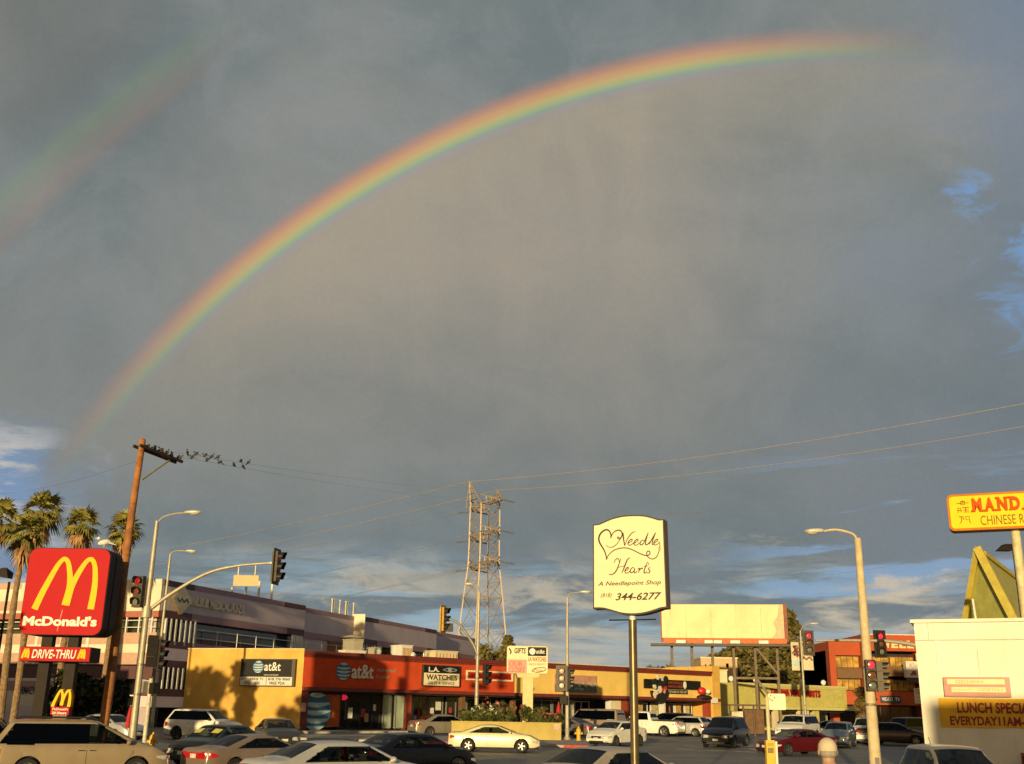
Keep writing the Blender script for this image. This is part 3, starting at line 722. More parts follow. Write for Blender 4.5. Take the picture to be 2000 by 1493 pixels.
def wallbox(mb, W, a0, a1, z0, z1, depth, front=0.0): return W.slab(mb, a0, a1, z0, z1, front - depth, front)
def part(par, name, mat, W, a0, a1, z0, z1, t0, t1):
    mb = MB(); W.slab(mb, a0, a1, z0, z1, t0, t1); return mb.build(name, mat, par)
def window(par, W, a0, a1, z0, z1, t=0.0, fm=ALU, gm=DARKG, nx=1, nz=1, fw=.07, name='window'):
    f = MB()
    W.slab(f, a0, a1, z0, z0 + fw, t - .1, t + .05); W.slab(f, a0, a1, z1 - fw, z1, t - .1, t + .05)
    W.slab(f, a0, a0 + fw, z0 + fw, z1 - fw, t - .1, t + .05); W.slab(f, a1 - fw, a1, z0 + fw, z1 - fw, t - .1, t + .05)
    for i in range(1, nx):
        a = a0 + (a1 - a0) * i / nx; W.slab(f, a - fw / 2, a + fw / 2, z0 + fw, z1 - fw, t - .1, t + .04)
    for i in range(1, nz):
        z = z0 + (z1 - z0) * i / nz; W.slab(f, a0 + fw, a1 - fw, z - fw / 3, z + fw / 3, t - .1, t + .03)
    o = f.build(name, fm, par)
    p = MB(); W.slab(p, a0 + fw * .5, a1 - fw * .5, z0 + fw * .5, z1 - fw * .5, t - .06, t - .02); p.build('pane', gm, o)
    return o
def polyblock(name, mat, par, pts, z0, z1, roof=None):
    mb = MB().use(mat); n = len(pts)
    mb.add([(x, y, z0) for x, y in pts] + [(x, y, z1) for x, y in pts], [(i, (i + 1) % n, n + (i + 1) % n, n + i) for i in range(n)])
    mb.use(roof or ROOFG); mb.add([(x, y, z1) for x, y in pts], [tuple(range(n))])
    return mb.build(name, None, par)
def wp(W, a, t): p = W.pt(a, 0, t); return (p.x, p.y)

# ---- shopping strip (yellow end wall, orange and yellow fronts)
def shop_strip():
    W = MALL; L = W.L
    zb = g(0, 90) + .16
    ztop = 6.12; zfas = 3.62; zcan = 3.36
    C = P(368, 1273, 82.2); S = Wall(C, F0)                     # end wall toward the street
    t = thing('shop_building', 'long single storey row of shops with yellow end wall, orange and yellow fronts', 'building', (F0.x, F0.y, g(F0.x, F0.y)))
    aS = W.hit(1005, 1330)[0]                                   # orange turns yellow
    back = 2.2
    # end wall as its own stucco slab
    ew = MB(); S.slab(ew, 0, S.L - .01, -.1, ztop + .12, -.35, 0); ew.build('end_wall', YELLOW, t)
    cp = MB(); S.slab(cp, -.04, S.L - .02, ztop + .12, ztop + .18, -.38, .04); cp.build('wall_cap', CREAMW, t)
    polyblock('roof_deck', MAROONT, t, [wp(W, .02, -.02), wp(W, L, -.02), wp(W, L, -12), wp(W, 9, -12), wp(S, .4, -10), wp(S, .1, -.3)], ztop - .9, ztop - .35)
    # fronts above the canopy
    f1 = MB(); W.slab(f1, 0, aS, zfas, ztop - .42, -.4, 0); f1.build('orange_fascia', ORANGE, t)
    f2 = MB(); W.slab(f2, aS, L, zfas, ztop - .42, -.4, -.002); f2.build('yellow_fascia', YELLOW2, t)
    aP = W.hit(1388, 1330)[0]
    f3 = MB(); W.slab(f3, L, L + 1.1, zb, ztop + .55, -6, .12); f3.build('end_pier', YELLOW, t)
    c = MB()
    for k, (z0, z1, o) in enumerate(((ztop - .42, ztop - .22, .06), (ztop - .22, ztop - .05, .16), (ztop - .05, ztop + .03, .22))): W.slab(c, -.02, L + (-.05 if k else 0), z0, z1, -.45, o)
    c.build('cornice', MAROONT, t)
    k = MB(); W.slab(k, 0.0, L + 1.0, zcan, zfas - .005, -.4, .32); k.build('canopy_edge', MAROONT, t)
    s = MB(); W.slab(s, 0.01, L, zcan - .12, zcan - .002, -3.0, .1); s.build('canopy_ceiling', INSHADE, t)
    q = MB(); W.slab(q, 0.3, L, zb - .3, zcan - .12, -3.4, -3.1); q.build('back_wall', INSHADE, t)
    # left corner pier of the orange shop
    p0 = W.hit(592, 1390)[0]; p1 = W.hit(601, 1390)[0]
    part(t, 'corner_pier', MAROONT, W, 0.0, max(.5, p1), zb - .3, zcan - .12, -2.6, -.05)
    # phone shop window with globe graphic, door
    a0 = max(.55, p1 + .02); a1 = W.hit(672, 1400)[0]
    window(t, W, a0, W.hit(635, 1400)[0], zb + .15, zcan - .15, -.5, BLACKTRIM, M('orange_window_film', (.42, .085, .02), .25, var=.2, scale=2))
    window(t, W, W.hit(635, 1400)[0] + .02, a1, zb + .15, zcan - .15, -.5, BLACKTRIM, M('orange_window_film', (.42, .085, .02), .25))
    for x0, x1 in ((673, 692), (692, 716), (716, 740), (740, 758)):
        window(t, W, W.hit(x0, 1400)[0], W.hit(x1, 1400)[0], zb + .05, zcan - .6, -1.0, BLACKTRIM, DARKG, name='shop_door')
        window(t, W, W.hit(x0, 1400)[0], W.hit(x1, 1400)[0], zcan - .58, zcan - .15, -1.0, BLACKTRIM, DARKG, name='transom_window')
    pmx = [M('white_notice_paper', (.62, .60, .52), .7, var=.2, scale=9), M('red_notice_paper', (.34, .05, .04), .7, var=.3, scale=7), M('tan_notice_paper', (.40, .26, .12), .7, var=.3, scale=7), M('white_notice_paper', (.62, .60, .52))]
    gl = M('pale_green_glass', (.30, .36, .27), .15, var=.2, scale=.8)
    window(t, W, W.hit(758, 1400)[0], W.hit(775, 1400)[0], zb + .1, zcan - .15, -.8, ALU, gl); window(t, W, W.hit(776, 1400)[0], W.hit(794, 1400)[0], zb + .1, zcan - .15, -.4, ALU, gl)
    part(t, 'column', REDCOL, W, W.hit(795, 1400)[0], W.hit(804, 1400)[0], zb - .2, zcan - .12, -.7, -.1)
    for i, (x0, x1, st) in enumerate(((806, 845, 2), (846, 875, 2), (877, 906, 1), (912, 950, 2), (952, 1000, 3), (1040, 1078, 2), (1080, 1120, 2), (1122, 1160, 2))):
        window(t, W, W.hit(x0, 1390)[0], W.hit(x1, 1390)[0], zb + (.1 if i % 2 == 0 else .5), zcan - .2, -2.9, ALU, DARKG, nx=st)
    rr = random.Random(11)
    for i, px in enumerate((697, 722, 729, 744, 812, 818, 828, 838, 851, 858, 868, 884, 896, 920, 940, 960, 972, 988, 1048, 1062)):
        a = W.hit(px, 1390)[0]; z = rr.uniform(1.3, 2.5); w_ = rr.uniform(.10, .26); h_ = rr.uniform(.15, .4); t0 = -.99 if px < 760 else -2.9
        b = MB(); W.slab(b, a - w_, a + w_, z - h_, z + h_, t0 + .04, t0 + .07); b.build('window_notice', pmx[i % 4], t)
    wood = M('brown_shop_frame', (.16, .08, .035), .6, var=.2)
    part(t, 'column', wood, W, W.hit(905, 1390)[0], W.hit(911, 1390)[0], zb - .2, zcan - .12, -.7, -.2)
    part(t, 'column', wood, W, W.hit(1020, 1390)[0], W.hit(1026, 1390)[0], zb - .2, zcan - .12, -1.7, -1.3)
    # right half: cream and red piers, bright shop fronts
    for x0, x1, m in ((1196, 1200, WHITEP), (1203, 1216, CREAMW), (1217, 1232, REDCOL), (1300, 1303, WHITEP), (1386, 1397, REDCOL)):
        part(t, 'column', m, W, W.hit(x0, 1390)[0], W.hit(x1, 1390)[0], zb - .2, zcan - .12, -.9, -.2)
    pm = [M('shop_poster_cream', (.52, .45, .24), .6, var=.35, scale=5), M('shop_poster_rust', (.33, .14, .05), .6, var=.4, scale=4), M('shop_poster_ochre', (.45, .30, .10), .6, var=.4, scale=6)]
    for i, (x0, x1) in enumerate(((1162, 1194), (1246, 1270), (1272, 1298), (1304, 1326), (1328, 1350), (1352, 1370), (1371, 1385))):
        a0, a1 = W.hit(x0, 1390)[0], W.hit(x1, 1390)[0]
        wn = window(t, W, a0, a1, zb + .1, zcan - .25, -2.2 if i else -2.9, WHITEP, DARKG, nx=2)
        if i:
            b = MB(); W.slab(b, a0 + .1, a0 + (a1 - a0) * .62, zb + 1.1, zb + 2.5, -2.19, -2.15); b.build('window_poster', pm[i % 3], wn)
            b = MB(); W.slab(b, a0 + (a1 - a0) * .3, a1 - .1, zb + .4, zb + 1.0, -2.19, -2.15); b.build('window_poster', pm[(i + 1) % 3], wn)
    return t
SHOPS = shop_strip()

# ---- roof top equipment on the shops
def rooftop():
    W = MALL; BE = M('beige_duct_metal', (.45, .41, .31), .5, .2, var=.1)
    z0 = 5.78
    def unit(name, lab, px0, px1, zt, t0, t1, m, louv=True, cat='vent'):
        a0, a1 = W.hit(px0, 1285)[0], W.hit(px1, 1285)[0]; c = W.pt((a0 + a1) / 2, 0, (t0 + t1) / 2)
        t = thing(name, lab, cat, (c.x, c.y, z0), 'equipment on the shop roof')
        b = MB(); W.slab(b, a0, a1, z0 - .03, zt, t0, t1); b.build('housing', m, t)
        b = MB(); W.slab(b, a0 - .05, a1 + .05, zt + .002, zt + .08, t0 - .05, t1 + .05); b.build('lid', m, t)
        if louv:
            b = MB(); n = 7
            for i in range(n):
                a = a0 + .12 + (a1 - a0 - .24) * i / (n - 1); W.slab(b, a - .03, a + .03, z0 + .25, zt - .15, t1, t1 + .03)
            b.build('louvre', M('amber_louvre', (.42, .25, .08), .6), t)  # slats in one amber brown tone
    unit('air_conditioner', 'cream slatted air conditioner on the orange shop roof', 806, 827, 7.0, -3.2, -1.6, WHITEP)
    unit('air_conditioner', 'long low cream air conditioner on the roof left of the lattice tower', 878, 922, 6.75, -3.6, -2.0, CREAMW)
    unit('duct_box', 'beige duct box on the roof behind the orange sign front', 740, 758, 7.4, -5.5, -3.8, BE, False)
    unit('duct_box', 'small beige vent box beside the white roof turbine', 766, 779, 6.75, -3.6, -2.6, BE, False)
    unit('duct_box', 'low flat duct lying along the orange shop roof edge', 690, 730, 6.35, -2.2, -1.2, WHITEP, False)
    for px, s, lab in ((759, 1., 'white turbine vent on the roof beside the beige duct box'), (829, .8, 'small white turbine vent right of the slatted air conditioner')):
        a = W.hit(px, 1285)[0]; p = W.pt(a, z0, -1.6); t = thing('roof_vent', lab, 'vent', p, 'equipment on the shop roof')
        b = MB(); b.lathe([(.14 * s, -.03), (.14 * s, .35 * s)], p, 12); b.build('pipe', WHITEP, t)
        b = MB(); b.lathe([(.16 * s, .352 * s), (.30 * s, .55 * s), (.30 * s, .75 * s), (.12 * s, .95 * s)], p, 16); b.build('turbine', WHITEP, t, smooth=True)
rooftop()

# ---- medical plaza: pale left face in the sun, long right face in raking light, both put into the panel colours
def medical():
    C0 = P(318, 1130, 86); Lf = P(-260, 1146, 97); Rt = P(712, 1206, 119.5)
    Rd = (Vector((Rt.x, Rt.y)) - Vector((C0.x, C0.y))).normalized(); RE = Vector((C0.x, C0.y)) + Rd * 72
    WL = Wall(Lf, C0); WR = Wall(C0, (RE.x, RE.y))
    t = thing('medical_building', 'three storey banded pale and mauve building with projecting bays behind the shops', 'building', (C0.x, C0.y, g(0, 90)))
    zt = WR.hit(319, 1131)[1]
    # recessed core volume
    polyblock('core', PINKG, t, [wp(WR, .15, -1.2), wp(WR, WR.L, -1.2), wp(WR, WR.L, -30), wp(WL, 0, -38), wp(WL, 0, -1.2), (C0.x + .3, C0.y + 1.45)], 0, zt - .35)
    z = lambda py, px=333: WR.hit(px, py)[1]
    zs = [z(1134), z(1146), z(1193), z(1208), z(1252), z(1266), z(1290), z(1304), z(1346), z(1361), z(1382)]
    z = lambda i: zs[i]
    # right face bays: (px0, px1)
    def RA(px, py=1160): return WR.hit(px, py)[0]
    bays = [(RA(319), RA(597, 1190), True), (RA(709, 1220), RA(853, 1240), True), (RA(853.5, 1240), WR.L, False)]
    gap = [(RA(597.5, 1190), RA(708.5, 1220))]
    def bands(a0, a1, t0, t1, ends, tag_):
        def add(name, m, x0, x1, i, j, o=0.0): 
            b = MB(); WR.slab(b, x0, x1, zs[j], zs[i] - .004, t0, t1 + o); b.build(name, m, t)
        e = min(4.2, (a1 - a0) * .18) if ends else 0
        if ends: add('parapet_panel', PLUM, a0 + .02, a0 + e, 0, 1, .02); add('parapet_panel', PLUM, a1 - e, a1 - .02, 0, 1, .02)
        add('parapet_panel', MAUVE, a0 + e, a1 - e, 0, 1)
        add('upper_wall', PINKG, a0, a1, 1, 2)
        if ends: add('sill_panel', PLUM, a0 + .02, a0 + e, 2, 3, .02); add('sill_panel', PLUM, a1 - e * .8, a1 - .02, 2, 3, .02)
        add('sill_panel', MAUVE, a0 + e, a1 - e * .8, 2, 3)
        e2 = e * 1.1
        if ends: add('spandrel_panel', PLUM, a0 + .02, a0 + e2, 4, 5, .02)
        add('spandrel_panel', MAUVE, a0 + e2, a1 - 1.2, 4, 5)
        add('middle_wall', PINKG, a0, a1, 5, 6)
        add('lower_panel', PLUM, a0, a1, 6, 7); add('lower_panel', PLUM, a0, a1, 8, 9); add('lower_wall', PINKG, a0, a1, 9, 10)
        # glazing set back
        b = MB(); WR.slab(b, a0 + .3, a1 - .2, zs[4], zs[3], t1 - 1.0, t1 - .9); b.build('glazing', M('teal_glazing', (.025, .04, .045), .08, var=.5, scale=.4), t)
        b = MB(); WR.slab(b, a0 + .3, a1 - .2, zs[8], zs[7], t1 - 1.0, t1 - .9); b.build('glazing', DARKG, t)
        # ground floor, its shade painted in as near-black
        b = MB(); WR.slab(b, a0, a1, 0, zs[10] - .004, t0, t1 - 1.6); b.build('ground_floor', INSHADE, t)
    bands(bays[0][0], bays[0][1], -1.2, 0, True, 'a'); bands(bays[1][0], bays[1][1], -1.2, 0, True, 'b')
    bands(bays[2][0], bays[2][1], -1.6, -1.0, False, 'c'); bands(gap[0][0], gap[0][1], -1.6, -1.05, False, 'd')
    # end fin of the second bay with sunlight put into its colour, ledge tower
    a = bays[1][0]
    b = MB(); WR.slab(b, a - .08, a - .005, zs[3] + .1, zs[0] + .25, -1.25, .25); b.build('bay_end', PALE, t)
    b = MB(); WR.slab(b, a - .12, a - .085, zs[3] + .1, zs[2] + .15, -1.2, .2); b.build('tile_band', TILE, t)
    # white slatted balcony screens and railings
    def screen(a0, a1, zlo, zhi, n):
        b = MB()
        for i in range(n):
            x = a0 + (a1 - a0) * (i + .5) / n; WR.slab(b, x - .09, x + .09, zlo, zhi, -.12, .02)
        b.build('slat_screen', WHITEP, t)
    def rail(a0, a1, zlo, zhi, to=-.1):
        b = MB()
        for f in (.42, .95): b.bar(WR.pt(a0, zlo + (zhi - zlo) * f, to), WR.pt(a1, zlo + (zhi - zlo) * f, to), .05)
        n = max(2, int((a1 - a0) / 2.6))
        for i in range(n + 1): x = a0 + (a1 - a0) * i / n; b.bar(WR.pt(x, zlo, to), WR.pt(x, zhi, to), .05)
        b.build('railing', WHITEP, t)
    B0 = bays[0]; zl, zh = zs[4], zs[3]
    screen(B0[0] + .5, B0[0] + 5.0, zl - .3, zh, 7); rail(B0[0] + 5, B0[1] - 2.2, zl - .1, zl + 1.2); screen(B0[1] - 2.2, B0[1] - .1, zl - .5, zh, 6)
    screen(B0[0] + .8, B0[0] + 4.6, zs[8], zs[7], 6)
    B1 = bays[1]; screen(B1[0] + .2, B1[0] + 5, zl - .5, zh, 7); screen(B1[1] - 4.0, B1[1] - .1, zl - .6, zh, 6); rail(gap[0][0], gap[0][1], zl - .6, zl + 1.3, .3)
    # rust coloured lobby glass in the recess and round cafe furniture on the terrace
    b = MB(); WR.slab(b, gap[0][0] + 7, gap[0][1] - .3, zl - 1.2, zh, -1.04, -.98); b.build('terrace_wall', M('rust_terrace_wall', (.30, .12, .05), .7, var=.2, scale=1), t)
    # left face: horizontal pale and peach bands in sunlit tones, ribbon windows
    def LZ(py, px=245): return WL.hit(px, py)[1]
    ll = [zt, LZ(1145), LZ(1194), LZ(1206), LZ(1236), LZ(1258), LZ(1298), LZ(1326), LZ(1340), LZ(1395)]
    Ln = WL.L
    def addL(name, m, a0, a1, z0, z1, o=0.0):
        b = MB(); WL.slab(b, a0, a1, z0, z1 - .004, -1.2, o); return b.build(name, m, t)
    n = 9; xs = [Ln * i / n for i in range(n + 1)]
    for i in range(n): addL('parapet_panel', (PEACH, PALE)[i % 2] if i < n - 1 else PALE, xs[i], xs[i + 1] - .01, ll[1], ll[0], .02)
    addL('upper_wall', PALE, 0, Ln - .01, ll[2], ll[1]); addL('tile_band', TILE, 0, Ln - .01, ll[3], ll[2], .03)
    addL('upper_band', PEACH, 0, Ln - 12, (ll[2] + ll[1]) / 2 - .8, (ll[2] + ll[1]) / 2, .015)
    addL('middle_band', PEACH, 0, Ln - .01, ll[5], ll[4], .01); addL('middle_wall', PALE, 0, Ln - .01, ll[6] + .9, ll[5]); addL('middle_band', PEACH, 0, Ln - .01, ll[6], ll[6] + .9, .01)
    addL('lower_panel', PLUM, 0, Ln - .01, ll[7], ll[6] - .1); addL('lower_wall', PALE, 0, Ln - 3.2, 1.95, ll[7]); addL('lower_band', MAUVE, 0, Ln - 3.2, 3.1, 3.9, .02); addL('plinth', PINKG, 0, Ln - 3.2, 0, 1.95)  # foot of the wall takes the shaded panel colours
    b = MB(); WL.slab(b, .2, Ln - .4, ll[4], ll[3] - .02, -1.15, -.8); b.build('glazing', OLIVEG, t)
    b = MB()
    for i in range(26):
        x = .6 + (Ln - 1.2) * i / 25
        if i > 19 or i % 4 == 0: WL.slab(b, x - .06, x + .06, ll[4], ll[3], -.2, -.02)
    for f in (.35, .8): WL.slab(b, .2, Ln - .2, ll[4] + (ll[3] - ll[4]) * f - .03, ll[4] + (ll[3] - ll[4]) * f + .03, -.16, -.08)
    b.build('railing', WHITEP, t)
    for i in range(7): b = MB(); x = Ln - 17 + 2.6 * i; WL.slab(b, x - .14, x + .14, ll[6], ll[4] - .1, .012, .06); b.build('pilaster', WHITEP, t)
    b = MB(); WL.slab(b, Ln - 3.2, Ln - .05, 0, ll[7], -1.2, -.9); b.build('entry_glass', DARKG, t)
    b = MB(); WL.slab(b, Ln - 3.2, Ln - .05, ll[7] - 1.3, ll[7] - 1.2, -.9, -.6); b.build('entry_rail', WHITEP, t)
    # letters on the lower left wall
    b = MB(); mf = lambda a, z_, tt: WL.pt(a, z_, tt)
    x0, z0 = WL.hit(26, 1356); x1, z1 = WL.hit(70, 1346); b.text('PHARMACY', mf, x0, x1, z0, z0 + .62, .08, bold=.015); b.build('wall_lettering', BLACKTRIM, t)
    # gilt lozenge and raised letters on the right face
    S1 = M('brushed_gold_letters', (.50, .42, .26), .35, .7, var=.15)
    mr = lambda a, z_, tt: WR.pt(a, z_, tt)
    x0, x1 = RA(367, 1185), RA(474, 1190); zc = (zs[1] + zs[2]) / 2
    b = MB(); b.text('WILBUR MEDICAL PLAZA', mr, x0, x1, zc - .32, zc + .40, .22, bold=.02); 
    b.text('WILBUR MEDICAL PLAZA', mr, x0, x1, zc - .32, zc + .40, .14, bold=.02)
    b.build('wall_lettering', S1, t)
    xc = RA(350, 1180); b = MB(); b.prism([(xc - 1.25, zc), (xc, zc - 1.15), (xc + 1.25, zc), (xc, zc + 1.15)], mr, .02, .35); b.build('lozenge_emblem', S1, t)
    b = MB(); b.stroke([(xc - .75, zc + .1), (xc - .45, zc - .2), (xc - .15, zc + .1), (xc + .15, zc - .2), (xc + .45, zc + .1), (xc + .75, zc - .2)], .12, mr, .37, 2); b.build('emblem_mark', BLACKTRIM, t)
    # terrace umbrellas, roof panel posts
    for k, (px, py) in enumerate(((667, 1243), (640, 1244))):
        a, z_ = WR.hit(px, py); p = WR.pt(a, z_, 1.2)
        if k: continue
        u = thing('patio_umbrella', 'flat beige umbrella open over the terrace railing behind the orange shop', 'umbrella', p - Vector((0, 0, 2.6)))
        b = MB(); b.tube([p - Vector((0, 0, 2.6)), p + Vector((0, 0, .1))], .04, 6); b.build('pole', WHITEP, u)
        b = MB(); b.lathe([(1.7, -.22), (.9, -.04), (.05, .14)], p, 8); b.build('canopy', CREAMW, u)
    for i, px in enumerate((739, 742, 753, 764, 767, 778)):
        a, z_ = WR.hit(px, 1215 + (px - 739) * .17); p = WR.pt(a, zt - .6, -6)
        v = MB(); v.tube([p, p + Vector((0, 0, 2.8))], .08, 8); v.tube([p + Vector((0, 0, 2.8)), p + Vector((0, 0, 3.0))], .12, 8)
        tag(v.build('vent_pipe', M('cream_vent_pipe', (.66, .58, .38), .5), None, loc=p), 'slim cream vent pipe standing in the row on the medical building roof', 'pipe', 'vent pipes on the medical building roof')
    for px, py0, py1 in ((467, 1166, 1147), (494, 1168, 1146), (520, 1162, 1135), (545, 1166, 1137)):
        a, z1 = WR.hit(px, py1); p = WR.pt(a, zt - .5, -.7); v = MB(); v.tube([p, (p.x, p.y, z1)], .12, 8)
        tag(v.build('vent_pipe', WHITEP, None, loc=p), 'white vent post rising from the medical building parapet below the mast arm', 'pipe', 'white posts on the medical building parapet')
    return t
MED = medical()

# ---- green shop
def green_shop():
    A = P(1404, 1352, 122); B = P(1652, 1352, 135); W = Wall(A, B); L = W.L; zb = g(0, 120)
    t = thing('shop_building', 'olive green stucco shop with grooved cornice and red letters under the billboard', 'building', (A.x, A.y, zb))
    zt = W.hit(1406, 1332)[1]; z0 = W.hit(1406, 1377)[1]
    polyblock('core', GREENST, t, [wp(W, .3, -3), wp(W, L, -3), wp(W, L, -16), wp(W, .3, -16)], zb - .2, zt - .8)
    a1 = W.hit(1440, 1350)[0]
    b = MB(); W.slab(b, 0, a1, zb, zt - .05, -3, 0.0); b.build('side_pier', GREENST, t)
    b = MB(); W.slab(b, a1, L, z0, zt - .35, -3, .05); b.build('fascia', GREENST, t)
    b = MB(); W.slab(b, a1 - .05, L + .1, zt - .345, zt - .2, -.6, .16); W.slab(b, a1 - .1, L + .15, zt - .2, zt + .02, -.6, .28); b.build('cornice', GREENTR, t)
    b = MB(); W.slab(b, a1 + .2, L + 2.5, z0 - .35, z0 - .02, -3.0, .5); b.build('canopy_edge', GREENTR, t)
    b = MB(); W.slab(b, a1, L + 2, z0 - .6, z0 - .36, -3.0, -.4); b.build('canopy_ceiling', INSHADE, t)
    for i, (x0, x1) in enumerate(((1446, 1482), (1484, 1520), (1522, 1560), (1592, 1618), (1620, 1650))):
        window(t, W, W.hit(x0, 1400)[0], W.hit(x1, 1400)[0], zb + .3, z0 - .62, -2.7, ALU, DARKG, nx=2)
    part(t, 'column', CREAMW, W, W.hit(1515, 1400)[0], W.hit(1522, 1400)[0], zb, z0 - .36, -.6, -.1)
    part(t, 'column', CREAMW, W, W.hit(1563, 1400)[0], W.hit(1582, 1400)[0], zb, z0 - .36, -.6, -.1)
    part(t, 'column', GREENST, W, W.hit(1592, 1400)[0], W.hit(1603, 1400)[0], zb, z0 - .36, -.7, -.2)
    # raised leaf relief on stucco
    b = MB(); rr = random.Random(3)
    for px in [1455 + i * 9 for i in range(6)] + [1612 + i * 7 for i in range(5)]:
        a, zz = W.hit(px, 1352 + rr.uniform(-5, 8))
        b.stroke([(a - .3, zz - .1), (a, zz + rr.uniform(-.2, .2)), (a + .3, zz + .15)], .1, lambda p, q, tt: W.pt(p, q, tt), .075, 3)
    b.build('stucco_relief', GREENTR, t)
    mf = lambda a, z_, tt: W.pt(a, z_, tt)
    s = MB(); x0, zc = W.hit(1503, 1352); x1, _ = W.hit(1561, 1352); 
    RL = M('red_channel_letters', (.34, .012, .015), .35, var=.15)
    s.use(RL)
    for tt in (.10, .16, .22): s.text('TARZANA WINE', mf, x0, x1, zc - .42, zc + .40, tt, bold=.03)
    tag(s.build('wall_sign', None, None, loc=W.pt(W.hit(1530, 1352)[0], zc, .1)), 'longer run of red raised letters on the green shop, left of the lamp pole', 'sign'); s = MB().use(RL)
    x0, x1 = W.hit(1567, 1354)[0], W.hit(1600, 1354)[0]
    for tt in (.10, .16, .22): s.text('SPIRITS', mf, x0, x1, zc - .46, zc + .36, tt, bold=.03)
    c = W.pt(W.hit(1550, 1352)[0], zc, .1)
    tag(s.build('wall_sign', None, None, loc=c), 'short run of red raised letters on the green shop, right of the lamp pole', 'sign')
    b = MB(); W.slab(b, W.hit(1568, 1334)[0], W.hit(1572, 1334)[0], zt - 2.6, zt - .2, .3, .34)
    # white satellite dishes and vents along the roof
    for px, lab in ((1449, 'white dish on a stalk at the left end of the green shop roof'), (1497, 'white lamp head on the green shop roof below the billboard brace'), (1588, 'small white vent on the right half of the green shop roof'), (1629, 'white vent at the right end of the green shop roof beside the orange building')):
        a = W.hit(px, 1335)[0]; p = W.pt(a, zt - .8, -1.6); q = thing('roof_vent', lab, 'vent', p)
        b = MB(); b.tube([p, p + Vector((0, 0, 1.0))], .06, 6); b.build('pipe', WHITEP, q); b = MB(); b.ell(p + Vector((0, -.1, 1.25)), (.32, .2, .32)); b.build('dome', WHITEP, q, smooth=True)
green_shop()

